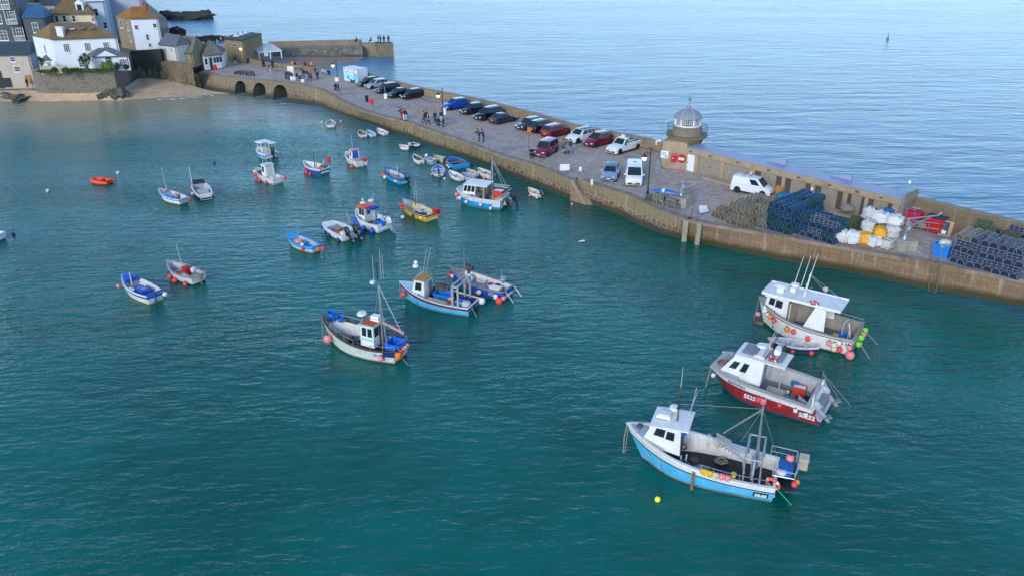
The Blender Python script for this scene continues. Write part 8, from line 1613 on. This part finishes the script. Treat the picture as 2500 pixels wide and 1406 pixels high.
mb = MB(); mb.lathe([(.18, 0), (.2, .9), (.1, 1.1), (0, 1.1)], M('fender_pink_dark', '#c93a52', .5), (0, 0, 0), 8); tag(mb.build('dan_buoy', None, 40, Dk(1982, 531)), 'pink red post float standing beside the rope heap', 'float')
SKW = M('sack_white', '#c8c9c8', .75, var=.12, scale=3, dirt='#9a9a92'); SKY_ = M('sack_yellow', '#d49a1e', .7, var=.15, scale=3); SKG = M('sack_pale_grey', '#b4b3ac', .8, var=.2, scale=3, dirt='#7d7b72', dirtamt=.5)
def sack(label, px, z, m, d=(1.15, 1.1, .95), seed=0):
 d = tuple(v*1.26 for v in d); p = Dk(*px); p.z = ZD+z*1.1; o = lump('bulk_sack', label, 'sack', p, d, m, rz=srz+seed*.3, seed=seed, amt=.2, sq=3.2, n=18, k=11, group='sacks on the quay edge')
 mb = MB()
 for s in (-1, 1): mb.tube([(d[0]*.3*s, -d[1]*.5, .1), (d[0]*.32*s, -d[1]*.52, d[2]*.6), (d[0]*.25*s, -d[1]*.3, d[2]*.98), (d[0]*.25*s, d[1]*.3, d[2]*.98)], .02, M('sack_strap', '#4a4a50', .8), 4)
 mb.build('strap', o); return o
sack('clean white sack at the left end of the sack pile', (2052, 590), 0, SKW, seed=1); sack('clean white sack second from the left of the sack pile', (2077, 594), 0, SKW, seed=2); sack('yellow sack on the ground between white sacks', (2103, 596), 0, SKY_, (1.05, 1.0, .9), 3); sack('white sack on the ground in front of the raised yellow sack', (2132, 602), 0, SKW, (1.05, 1.0, .85), 4); sack('pale grey sack on the ground at the right end of the sack pile', (2163, 606), 0, SKG, (1.1, 1.0, .75), 5)
sack('white sack leaning at the left on the second layer', (2113, 588), .75, SKG, (1.0, 1.0, 1.0), 6); sack('yellow sack raised on the second layer', (2141, 598), .75, SKY_, (1.1, .9, .75), 7); sack('pale grey sack on the second layer at the right', (2170, 598), .7, SKG, (1.1, 1.0, .9), 8); sack('grey white sack at the top left of the pile', (2110, 577), 1.5, SKG, (.9, .9, 1.0), 9); sack('big white sack at the top of the pile', (2136, 584), 1.5, SKW, (1.3, 1.0, .85), 10); sack('white sack topmost on the right of the pile', (2174, 592), 1.5, SKW, (1.2, 1.0, .8), 11)
lump('net_heap', 'bundle of bright blue net on top behind the white sacks', 'net', Dk(2158, 570)+Vector((0, 0, 1.6)), (.9, .8, .9), M('net_bundle_blue', '#17588f', .85, var=.4, scale=7), seed=12); lump('net_sheet', 'long white net bag squeezed between the brown and blue stacks', 'net', Dk(1826, 536), (.6, 2.6, 1.2), SKW, rz=srz, seed=14)
CONC = M('concrete_block', '#9a9582', .9, var=.25, scale=1, dirt='#6f6b4f', dirtamt=.5)
def davit(label, px, rz, block, jib, hgt):
 p = Dk(*px); r = thing('davit_crane', label, 'crane', p, R(rz)); mb = MB(); mb.box((0, 0, block[2]/2), block, CONC, top=.96); mb.build('base', r); mb = MB(); mb.tube([(0, 0, block[2]), (0, 0, hgt)], .07, STEEL, 8); mb.lathe([(.22, 0), (.13, .3), (.13, .4)], STEEL, (0, 0, block[2]), 10); mb.build('post', r, 50)
 mb = MB(); mb.bar((-.3, 0, hgt-.1), (jib, 0, hgt+.1), .08, .1, STEEL); mb.bar((0, 0, hgt-.9), (jib*.75, 0, hgt-.05), .06, .07, STEEL); mb.tube([(jib, 0, hgt+.1), (jib+.3, 0, hgt+.35)], .05, STEEL); mb.build('jib', r); mb = MB(); mb.lathe([(.02, -.15), (.2, -.15), (.2, .15), (.02, .15)], STEEL, (.1, -.2, hgt-.9), 10); mb.box((.15, .1, hgt-.6), (.35, .3, .4), STEEL); mb.build('winch', r)
davit('grey davit crane on a concrete block beside the blue canoe', (1661, 500), -38, (2.0, 1.6, .95), 1.9, 2.6); davit('grey davit crane with long horizontal jib on a mossy concrete block by the sacks', (2203, 606), 8, (1.9, 1.5, .9), 2.8, 2.9)
railing('galvanised railing on the right of the sack pile davit', 2216, 2240, HT2, 1, .6); railing('galvanised railing before the mossy concrete block', 2176, 2208, HT2, 2, 1.3)
def frame(label, px0, px1, h_=1.1):
 a, b = Dk(*px0), Dk(*px1); r = thing('railing', label, 'railing', a); d = b-a; n = 2
 for k in range(n+1): mb = MB(); mb.tube([d*(k/n), d*(k/n)+Vector((0, 0, h_))], .03, GALV, 5); mb.build('post', r)
 for z in (h_, h_*.5): mb = MB(); mb.tube([Vector((0, 0, z)), d+Vector((0, 0, z))], .028, GALV, 5); mb.build('rail', r)
frame('galvanised barrier standing at the end of the store row', (2186, 553), (2224, 562), 2.0); frame('galvanised barrier before the red bins', (2226, 566), (2300, 575))
c = Dk(1622, 492); r = thing('canoe', 'blue and white upturned canoe lying on the pots by the lamp post', 'canoe', c+Vector((0, 0, 1.0)), srz+.35); mb = MB(); rows = []
for k in range(11):
 t = k/10; w = .42*sin(pi*min(.98, max(.02, t)))**.6; rows.append([(-1.5+3.0*t, w*cos(pi*q/8), .38*sin(pi*q/8)*sin(pi*max(.05, min(.95, t)))**.5) for q in range(9)])
mb.grid(rows, M('canoe_blue', '#1f5ea8', .4, var=.15), matf=lambda j, q: WH if q in (3,) or j in (4,) else M('canoe_blue', '#1f5ea8', .4, var=.15)); mb.build('hull', r, 50)
mb = MB(); mb.tube([(-1.5, 0, 0)]+[(-1.5+3.0*k/10, -.43*sin(pi*min(.98, max(.02, k/10)))**.6, 0) for k in range(1, 10)]+[(1.5, 0, 0)], .03, TANW, 5); mb.build('gunwale', r)
mb = MB(); mb.prism([(-.5, -.25), (.5, -.2), (.45, .25), (-.45, .25)], 0, [.5, .2, .7, .8], WH); mb.box((0, -.02, .06), (1.0, .5, .12), BLUEP); tag(mb.build('cool_box', None, loc=Dk(1718, 521), rz=.4), 'white box with blue base at the left end of the brown pots', 'box')
RB = M('bin_red', '#b01c24', .5, var=.15, scale=1.5); RB2 = M('bin_crimson', '#b01c45', .5, var=.15, scale=1.5); UB = M('tub_bright_blue', '#1371cc', .45, var=.12)
def wbin(label, px, m, d, rz):
 p = Dk(*px); r = thing('wheeled_bin', label, 'bin', p, srz+R(rz)); mb = MB(); mb.box((0, 0, d[2]/2+.18), (d[0]*.88, d[1]*.88, d[2]), m, top=1.13); mb.build('body', r); mb = MB(); mb.box((0, 0, d[2]+.22), (d[0]*1.04, d[1]*1.04, .1), m, top=.9); mb.build('lid', r)
 for x in (-.4, .4):
  for y in (-.4, .4): mb = MB(); mb.lathe([(.02, -.04), (.1, -.04), (.1, .04), (.02, .04)], BLKM, (0, 0, 0), 8); o = mb.build('wheel', r); o.location = (x*d[0]*.8, y*d[1]*.8, .1); o.rotation_euler = (R(90), 0, 0)
wbin('crimson wheeled bin against the board end of the store row', (2224, 552), RB2, (1.5, 1.2, 1.25), 0); wbin('red wheeled bin with dark boards on top before the end parapet', (2280, 567), RB, (1.5, 1.1, 1.15), 0)
mb = MB(); mb.lathe([(.45, 0), (.5, .06), (.3, .1), (0, .1)], GRY2, (0, 0, 0), 12); tag(mb.build('round_tub_lid', None, 40, Dk(2232, 546)+Vector((0, .3, 1.5))), 'pale round tub lying on the crimson bin', 'tub')
mb = MB(); mb.box((0, 0, .06), (1.7, 1.0, .1), M('board_navy', '#2d3550', .7)); tag(mb.build('board', None, loc=Dk(2281, 566)+Vector((0, 0, 1.47)), rz=srz), 'dark navy board lying on the red bin', 'board')
crate(None, None, (1.3, .8, .45), RB, 'red fish box topmost behind the red bin', lidm=M('lid_red2', '#a5161c', .5), open_=False, loc=Dk(2303, 556)+Vector((0, 0, 1.1)), rz=srz); crate(None, None, (1.3, .8, .55), WH2, 'white fish box under the red box behind the red bin', open_=False, loc=Dk(2303, 556)+Vector((0, 0, .55)), rz=srz); crate(None, None, (1.3, .8, .55), RB, 'lowest red fish box of the stack behind the red bin', open_=False, loc=Dk(2303, 556), rz=srz)
lump('rope_heap', 'pale heap of rope draped by the blue tubs', 'rope', Dk(2328, 562), (.8, 1.2, 1.5), M('rope_pale', '#b9b3a3', .9, var=.5, scale=8, dirt='#7d7768', dirtamt=.8), seed=31); lump('rope_heap', 'grey rope and hose heap between the crimson and red bins', 'rope', Dk(2256, 560), (1.7, 1.2, .9), M('rope_heap', '#8a8578', .9, var=.5, scale=8, dirt='#4a463d', dirtamt=.8), seed=33)
for k, (x, y, z, lb) in enumerate(((2338, 567, 0, 'blue tub in front of the parapet, left of a pair'), (2353, 571, 0, 'blue tub in front of the parapet, right of a pair'), (2346, 558, .75, 'bright blue tub raised behind a pair of tubs'))): crate(None, None, (1.1, .95, .8), UB if k else M('tub_teal', '#1b78a5', .5), lb, cat='tub', name='fish_tub', loc=Dk(x, y)+Vector((0, 0, z)), rz=srz)
lump('net_heap', 'sea green net heaped on the left blue tub', 'net', Dk(2338, 567)+Vector((0, 0, .6)), (.9, .8, .5), M('net_sea_green', '#5f9c8c', .85, var=.4, scale=7), seed=35)
for k, (x, y, z, rr, cc) in enumerate(((2378, 575, 1.95, .3, 'pink'), (2388, 577, 2.0, .32, 'pink'), (2383, 580, 1.95, .28, 'red'), (2397, 578, 1.95, .25, 'white'), (2392, 584, 1.9, .24, 'white'))): fender(None, None, cc, {'pink': 'pink ball float heaped on the dark pots by the parapet', 'red': 'coral ball float heaped on the dark pots by the parapet', 'white': 'white ball float heaped on the dark pots by the parapet'}[cc], 'ball', rr, 'floats on the dark pots', 'float', Dk(x, y)+Vector((0, 0, z+rr)))
t = crate(None, None, (1.35, 1.15, 1.15), UB, 'large bright blue tub with white net standing near the quay ladder', cat='tub', name='fish_tub', loc=Dk(2299, 624), rz=srz); lump('net_heap', 'white net heaped in the large blue tub near the ladder', 'net', Dk(2299, 624)+Vector((.1, .2, .85)), (1.0, .7, .55), SKW, seed=37); lump('net_heap', 'green net in the front of the large blue tub near the ladder', 'net', Dk(2299, 624)+Vector((0, -.35, .85)), (1.0, .4, .35), M('net_leaf_green', '#7ea063', .85, var=.4, scale=7), seed=38)
p = Dk(2305, 577); r = thing('framed_panel', 'dark framed panel with a white label leaning by the red bin', 'panel', p, srz+.1); mb = MB(); mb.panel([(-.6, 0, 0), (.5, 0, 0), (.5, .5, 1.35), (-.6, .5, 1.35)], 0, 1, 0, 1, 0, .06, M('panel_frame_tan', '#a98c62', .6)); mb.build('frame', r); mb = MB(); mb.panel([(-.6, 0, 0), (.5, 0, 0), (.5, .5, 1.35), (-.6, .5, 1.35)], .08, .72, .08, .92, .065, .02, M('panel_dark', '#222a3a', .4)); mb.build('panel_face', r); mb = MB(); mb.panel([(-.6, 0, 0), (.5, 0, 0), (.5, .5, 1.35), (-.6, .5, 1.35)], .25, .6, .12, .35, .09, .01, WH); mb.build('label_plate', r)
mb = MB(); p = Dk(2487, 664); mb.lathe([(.36, 0), (.42, .2), (.42, 1.0), (.34, 1.12), (.3, 1.12), (.0, 1.05)], UB, (0, 0, 0), 14, matf=lambda j: CRM if j == 4 else UB); mb.tube([(.43*cos(a_), -.1+.43*sin(a_), .85-.5*sin(-a_)) for a_ in [-pi*k/8 for k in range(9)]], .02, CRM, 5); tag(mb.build('drum', None, 40, p), 'blue drum with a pale lid and rope loop at the quay edge', 'drum'); lump('net_heap', 'teal net behind the blue drum at the right edge', 'net', Dk(2484, 648), (.8, .7, .7), M('net_teal', '#1f7f7a', .85, var=.4, scale=7), seed=40)
tp = Dk(2286, 645); bp_ = W(2276, 709, 0); r = thing('quay_ladder', 'steel ladder running down the quay wall to the water', 'ladder', tp); d = bp_-tp; s = Vector((sdir.x, sdir.y, 0))*.33; o_ = Vector((-.1, -.14, 0)); GM = M('ladder_steel', '#6d665c', .6, metal=.3, var=.3)
for sg in (-1, 1): mb = MB(); mb.tube([s*sg+o_+d*1.1, s*sg+o_, s*sg+o_+Vector((.05, .6, 1.5))], .04, GM, 6); mb.build('stile', r)
for k in range(10): mb = MB(); q_ = o_+d*(k/9.2+.02); mb.tube([q_-s, q_+s], .025, GM, 5); mb.build('rung', r)
for k, (x, y, xb, yb) in enumerate(((1677, 538, 1672, 586), (1709, 545, 1703, 594))):
 tpp = Dk(x, y); bb = W(xb, yb, 0); mb = MB(); o_ = Vector((-.15, -.3, 0)); mb.bar(tpp+o_+Vector((0, 0, -.1)), tpp+(bb-tpp)*1.25+o_, .5, .4, M('fender_timber', '#a09783', .85, var=.25, scale=2)); tag(mb.build('fender_pile', None), ('pale timber pile on the quay wall, the left of a pair', 'pale timber pile on the quay wall, the right of a pair')[k], 'pile')
p = Dk(2190, 556); hp = zat(440, p)-ZD; r = thing('camera_pole', 'thin tall pole with a camera at the end of the store row', 'pole', p); mb = MB(); mb.tube([(0, 0, 0), (0, 0, hp)], [.07, .04], GALV, 6); mb.build('post', r); mb = MB(); mb.lathe([(.12, 0), (.16, .1), (.1, .25), (0, .3)], WH, (.25, 0, hp-.35), 10); mb.bar((0, 0, hp-.15), (.3, 0, hp-.1), .05, .05, GALV); mb.build('camera_head', r)
mb = MB(); mb.tube([(0, 0, 0), (0, 0, 4.6)], .03, GALV, 5); tag(mb.build('aerial_mast', None, loc=Dk(1614, 380)+Vector((0, .6, 0))), 'thin aerial mast on the parapet left of the lighthouse', 'mast')
mb = MB()
for (x, y) in ((1687, 538), (1702, 541)): mb = MB(); q_ = Dk(x, y); mb.tube([(0, 0, 0), (0, 0, 1.1), (.15, 0, 1.2)], .035, M('rust_rail', '#6b4632', .8, var=.3), 5); tag(mb.build('mooring_post', None, 60, q_), ('rusty hooked post on the quay edge above the left timber pile', 'rusty hooked post on the quay edge above the right timber pile')[x > 1695], 'post')
lump('tarpaulin', 'teal blue tarpaulin over a crate between the small van and the blue pots', 'tarpaulin', Dk(1912, 494), (1.6, 1.2, 1.0), M('tarp_teal', '#1d6f93', .6, var=.3, scale=3), seed=41); lump('net_heap', 'orange brown net against the store doors behind the blue pots', 'net', Dk(1899, 478), (.9, .7, 1.1), M('net_ochre', '#9c7438', .9, var=.4, scale=6), seed=42)
# PEOPLE
SKIN = M('skin', '#b98a70', .6, var=.08)
def skin_body(pose):
 """one continuous figure grown with the skin modifier; returns the mesh and the joints"""
 J = {}; E_ = []; Rr = {}
 def j(n, p, r, par=None):
  J[n] = Vector(p); Rr[n] = r
  if par: E_.append((par, n))
 lean = {'lean': .42, 'walk': .05, 'stand': 0, 'sit': .05}[pose]; hip = .92 if pose != 'sit' else .5
 def sp(z, y=0): h_ = z-.92; return (0, -(h_*lean)+y, hip+h_*(1-.12*lean))
 j('pelvis', sp(.94), .145); j('belly', sp(1.1), .135, 'pelvis'); j('chest', sp(1.32), .155, 'belly'); j('neck', sp(1.5), .06, 'chest')
 nh = J['neck']; j('head0', nh+Vector((0, -.02, .09)), .085, 'neck'); j('head', nh+Vector((0, -.035, .17)), .1, 'head0'); j('crown', nh+Vector((0, -.02, .25)), .075, 'head'); j('nose', nh+Vector((0, -.135, .14)), .018, 'head')
 for s in (-1, 1):
  L = 'l' if s > 0 else 'r'; sh = J['chest']
  j(L+'sh', sh+Vector((s*.19, 0, .08)), .065, 'chest')
  if pose == 'lean': el, ha = (s*.25, -.22, -.1), (s*.2, -.45, -.05)
  elif pose == 'walk': el, ha = (s*.23, s*.1, -.2), (s*.22, s*.12-.14, -.42)
  elif pose == 'sit': el, ha = (s*.24, -.08, -.2), (s*.12, -.3, -.28)
  else: el, ha = (s*.24, .02, -.2), (s*.22, -.08, -.42)
  j(L+'el', sh+Vector(el), .046, L+'sh'); j(L+'wr', sh+Vector(ha), .032, L+'el'); d = (J[L+'wr']-J[L+'el']).normalized(); j(L+'pa', J[L+'wr']+d*.07, .035, L+'wr'); pa = J[L+'pa']; u = Vector((0, 1, 0)); side = d.cross(Vector((s, 0, 0))).normalized()
  for q, (o, ln) in enumerate(((-.03, .075), (-.01, .085), (.01, .08), (.03, .065))): j(f'{L}f{q}', pa+side*o+d*.035, .01, L+'pa'); j(f'{L}g{q}', pa+side*o*1.1+d*(.035+ln)+Vector((-s*.015, 0, 0)), .008, f'{L}f{q}')
  j(L+'th', J[L+'wr']+d*.03+side*-.05, .011, L+'wr'); j(L+'th2', J[L+'wr']+d*.075+side*-.065, .009, L+'th')
  pv = J['pelvis']
  if pose == 'sit': kn, an, ft = (s*.11, -.42, 0), (s*.11, -.44, -.4), (s*.12, -.58, -.44)
  elif pose == 'walk': kn, an, ft = (s*.1, -.12-s*.1, -.44), (s*.1, .08-s*.26, -.85), (s*.1, -.06-s*.26, -.89)
  else: kn, an, ft = (s*.1, -.02, -.45), (s*.11, .02, -.86), (s*.12, -.13, -.9)
  j(L+'hip', pv+Vector((s*.1, 0, -.06)), .095, 'pelvis'); j(L+'kn', pv+Vector(kn), .06, L+'hip'); j(L+'an', pv+Vector(an), .042, L+'kn'); j(L+'ft', pv+Vector(ft), .038, L+'an')
 names = list(J); me = bpy.data.meshes.new('sk'); me.from_pydata([J[n] for n in names], [(names.index(a), names.index(b)) for a, b in E_], []); o = bpy.data.objects.new('sk', me); COL.objects.link(o)
 o.modifiers.new('s', 'SKIN').use_smooth_shade = True; sv = me.skin_vertices[0].data
 for k, n in enumerate(names): sv[k].radius = (Rr[n], Rr[n]*(.8 if n in ('pelvis', 'belly', 'chest') else 1)); sv[k].use_root = (n == 'pelvis')
 sb = o.modifiers.new('d', 'SUBSURF'); sb.levels = 1; sb.render_levels = 1
 dg = bpy.context.evaluated_depsgraph_get(); dg.update(); out = bpy.data.meshes.new_from_object(o.evaluated_get(dg)); bpy.data.objects.remove(o); out.materials.clear(); out.materials.append(SKIN); out.name = 'person_body'; return out, J
BOD = {}; CLO = {}
def clothes(pose):
 me, J = BOD[pose]; k_ = {}
 mb = MB(); D_ = M('cloth_base', '#333333', .8)
 def sh(a, b, ra, rb, n=9): mb.tube([J[a].lerp(J[b], t) for t in (0, .5, 1)], [ra, (ra+rb)/2, rb], D_, n)
 mb.tube([J['pelvis']+Vector((0, 0, -.08)), J['belly'], J['chest'], J['neck']+Vector((0, 0, -.02))], [.19, .178, .2, .09], D_, 12)
 for L in 'lr': mb.tube([J['chest'].lerp(J[L+'sh'], .5), J[L+'sh'], J[L+'el'], J[L+'wr']], [.1, .088, .066, .05], D_, 8)
 k_['jacket'] = mb; mb = MB()
 for L in 'lr': mb.tube([J['pelvis'].lerp(J[L+'hip'], .4), J[L+'hip'], J[L+'kn'], J[L+'an']+Vector((0, 0, .03))], [.12, .118, .082, .062], D_, 9)
 k_['trousers'] = mb; mb = MB()
 for L in 'lr': mb.tube([J[L+'an']+Vector((0, .04, -.01)), J[L+'ft'], J[L+'ft']+Vector((0, -.05, -.005))], [.055, .05, .04], D_, 8)
 k_['shoes'] = mb; mb = MB(); h_ = J['head']; mb.ball(h_+Vector((0, .03, .035)), .118, D_, 10, 8, (.93, 1, 1.02)); k_['hair'] = mb
 mb = MB(); mb.tube([J['pelvis']+Vector((0, .02, -.38)), J['pelvis'], J['belly'], J['chest'], J['neck']+Vector((0, 0, -.02))], [.24, .2, .19, .21, .09], D_, 12); k_['coat'] = mb
 o = {}
 for n, b in k_.items(): q = b.build(n, None, 60); o[n] = q.data; bpy.data.objects.remove(q)
 return o
def cl(hx): return M('cloth_'+hx.strip('#'), hx, .85, var=.2, scale=9)
def person(label, px, face, pose, jk, tr, hair='#2a211b', z=ZD, shoe='#1b1a1a', long=False, s=1.0, group=None, P=None):
 if pose not in BOD: BOD[pose] = skin_body(pose); CLO[pose] = clothes(pose)
 p = P or W(px[0], px[1], z); r = thing('person', label, 'person', p, R(face), group); r.scale = (s, s, s)
 b = bpy.data.objects.new('person_body', BOD[pose][0]); COL.objects.link(b); b.parent = r
 for n, hx in (('coat' if long else 'jacket', jk), ('trousers', tr), ('shoes', shoe), ('hair', hair)):
  o = bpy.data.objects.new(n, CLO[pose][n]); COL.objects.link(o); o.parent = r; o.material_slots[0].link = 'OBJECT'; o.material_slots[0].material = cl(hx)
 return r
DK, NVY, GR = '#1c1d22', '#1d2740', '#4a4a50'
person('person in dark jacket and pale trousers walking by the flat roofed stone building', (575, 159), 70, 'walk', DK, '#b9ae9a'); person('person in black leaning on the low wall under the pergola, left one', (643, 164.5), 170, 'lean', DK, DK); person('person in dark clothes with a blue bag by the pergola', (666, 167), 160, 'stand', DK, '#26303c')
lump('shoulder_bag', 'bright blue bag beside the dark dressed person by the pergola', 'bag', W(662, 167, ZD)+Vector((0, 0, .45)), (.35, .25, .5), BLUEP, seed=3)
person('person in orange jacket and white trousers behind the white display board', (716.5, 169.5), 200, 'stand', '#d98a1e', '#cfd0d2'); person('person in dark jacket and grey trousers beside the orange jacket', (721.5, 170), 150, 'stand', DK, '#8b98a8')
person('person in brown coat at the low wall left of the red jacket', (746, 171), 170, 'stand', '#3a2f2c', '#2a2a30'); person('person in red jacket and blue trousers at the low wall', (755, 174), 200, 'stand', '#a82a30', '#3d6f9a'); person('person in pink top just behind the red jacket', (761, 171), 120, 'stand', '#c79a9c', '#35353c')
person('person in navy jacket and grey trousers walking, left of the middle group', (742, 190), 20, 'walk', '#272c3a', '#5d626b'); person('person in grey blue coat walking in the middle group', (749, 192.5), 10, 'walk', '#2d3a52', '#8a97a6'); person('person in dark blue jacket in front of the maroon coat', (755.5, 197), 30, 'walk', NVY, '#23283a'); person('person in maroon coat in the middle group', (761, 197.5), 340, 'walk', '#6a2430', '#26262c', long=True)
person('person in navy standing alone with light hair right of the middle group', (776, 195.5), 200, 'stand', NVY, '#23283a', '#9c8a72')
person('seated person in pale clothes on the wall before the trailer', (789, 183), 190, 'sit', '#b5a9a6', '#45454d', z=ZD+.0); person('seated person in light blue on the wall before the trailer', (795.5, 184.5), 200, 'sit', '#7fa6d8', '#5a7fc0'); person('seated person in dark clothes nearest the trailer', (803, 186), 170, 'sit', DK, '#2d2a2a'); person('seated person in brown on the wall left of the pale clothed one', (770, 180), 190, 'sit', '#4a3228', DK)
person('person in dark coat sitting behind the white display board', (725, 194), 60, 'sit', '#20242e', '#20242e'); person('person in dark coat with pale hat sitting by the railing', (733, 199), 60, 'sit', '#23303a', '#2a2f3a', '#b9bcc2')
person('person in black leaning over the railing, left of a trio with a red top', (981.5, 292), 250, 'lean', DK, '#a03a38'); person('person in red top and white trousers at the railing', (987, 295), 240, 'lean', '#8e2e35', '#d2d2d4'); person('person in black jacket and light trousers at the railing right of the red top', (993.5, 295), 250, 'lean', DK, '#a7adc0')
person('person in black coat walking at the left of a trio', (1035.5, 301), 240, 'walk', DK, DK, long=True); person('person in grey brown jacket walking behind a trio', (1041, 297.5), 240, 'walk', '#4d4240', '#33302f'); person('person in long grey brown coat walking in front', (1045.5, 305), 60, 'walk', '#4b4246', '#2a2526', '#4a3626', long=True); person('person in navy jacket with white band walking past the lamp', (1063, 300), 320, 'walk', NVY, NVY); person('person in navy jacket and pale blue jeans by the lamp post', (1077.5, 298), 340, 'stand', NVY, '#8fb2d4')
person('person in navy leaning over the railing, left of two', (1170.5, 346), 265, 'lean', NVY, '#20263a'); person('person in navy and white top leaning over the railing, right of two', (1181, 348), 255, 'lean', '#232c58', '#20263a'); person('person in long dark coat walking a dog near the white car', (1376, 373), 80, 'stand', '#2c2321', '#9a8f8a', long=True); person('person in dark green jacket and blue jeans walking near the white car', (1392.5, 373.5), 260, 'walk', '#2b2a24', '#5d83b8')
person('person in black holding something up before the sand coloured house', (68, 213), 270, 'stand', DK, '#1d2026', P=W(68, 213.5, 1.22)); person('dark figure bending behind the white sacks', (2135, 553), 200, 'lean', '#1c1d26', '#1c1d26')
J0, J1, JR = JET
for k, (dx, y, lb) in enumerate(((3.9, 2.9, 'person in dark clothes at the left of the group on the jetty end'), (4.4, 2.5, 'second person from the left on the jetty end'), (5.2, 2.2, 'person in the middle of the group on the jetty end'), (6.3, 2.4, 'person standing apart at the right of the jetty end'), (2.2, 3.4, 'person sitting low by the jetty railing'))):
 q_ = (J1-J0).length+dx; person(lb, None, 100+40*k, 'stand' if k < 4 else 'sit', (DK, NVY, '#23262c', '#1a1b20', GR)[k], ('#2a3550', DK, NVY, DK, DK)[k], P=on(JR, (q_, y, 2.11)))
person('person in black sitting on the jetty back wall walkway', None, 250, 'sit', DK, DK, P=on(JR, ((J1-J0).length-1.2, 2.0, 2.29)))
p = Dk(1383, 378); r = thing('dog', 'small dark dog beside the person in the long coat', 'dog', p, R(20)); fur = M('dog_fur', '#2a2420', .9, var=.3, scale=8); me = bpy.data.meshes.new('dogsk'); V = [(0, 0, .3), (.14, 0, .31), (.26, 0, .3), (.34, 0, .4), (.42, 0, .43), (.5, 0, .4), (-.2, 0, .3), (-.27, 0, .33), (-.38, 0, .42)]; ED = [(0, 1), (1, 2), (2, 3), (3, 4), (4, 5), (0, 6), (6, 7), (7, 8)]; RR = [.09, .1, .1, .06, .065, .03, .085, .06, .02]
for s in (-1, 1):
 b = len(V); V += [(.24, s*.07, .22), (.22, s*.07, .11), (.25, s*.07, .01), (-.2, s*.07, .22), (-.14, s*.075, .14), (-.24, s*.075, .09), (-.2, s*.075, .01), (.4, s*.05, .5)]; ED += [(2, b), (b, b+1), (b+1, b+2), (6, b+3), (b+3, b+4), (b+4, b+5), (b+5, b+6), (4, b+7)]; RR += [.045, .028, .025, .055, .035, .025, .025, .02]
me.from_pydata(V, ED, []); o = bpy.data.objects.new('dogsk', me); COL.objects.link(o); o.modifiers.new('s', 'SKIN')
for k, q_ in enumerate(RR): me.skin_vertices[0].data[k].radius = (q_, q_); me.skin_vertices[0].data[k].use_root = (k == 0)
sb = o.modifiers.new('d', 'SUBSURF'); sb.levels = 1; dg = bpy.context.evaluated_depsgraph_get(); dg.update(); out = bpy.data.meshes.new_from_object(o.evaluated_get(dg)); bpy.data.objects.remove(o); out.materials.clear(); out.materials.append(fur); b = bpy.data.objects.new('dog_body', out); COL.objects.link(b); b.parent = r
texts_to_mesh()
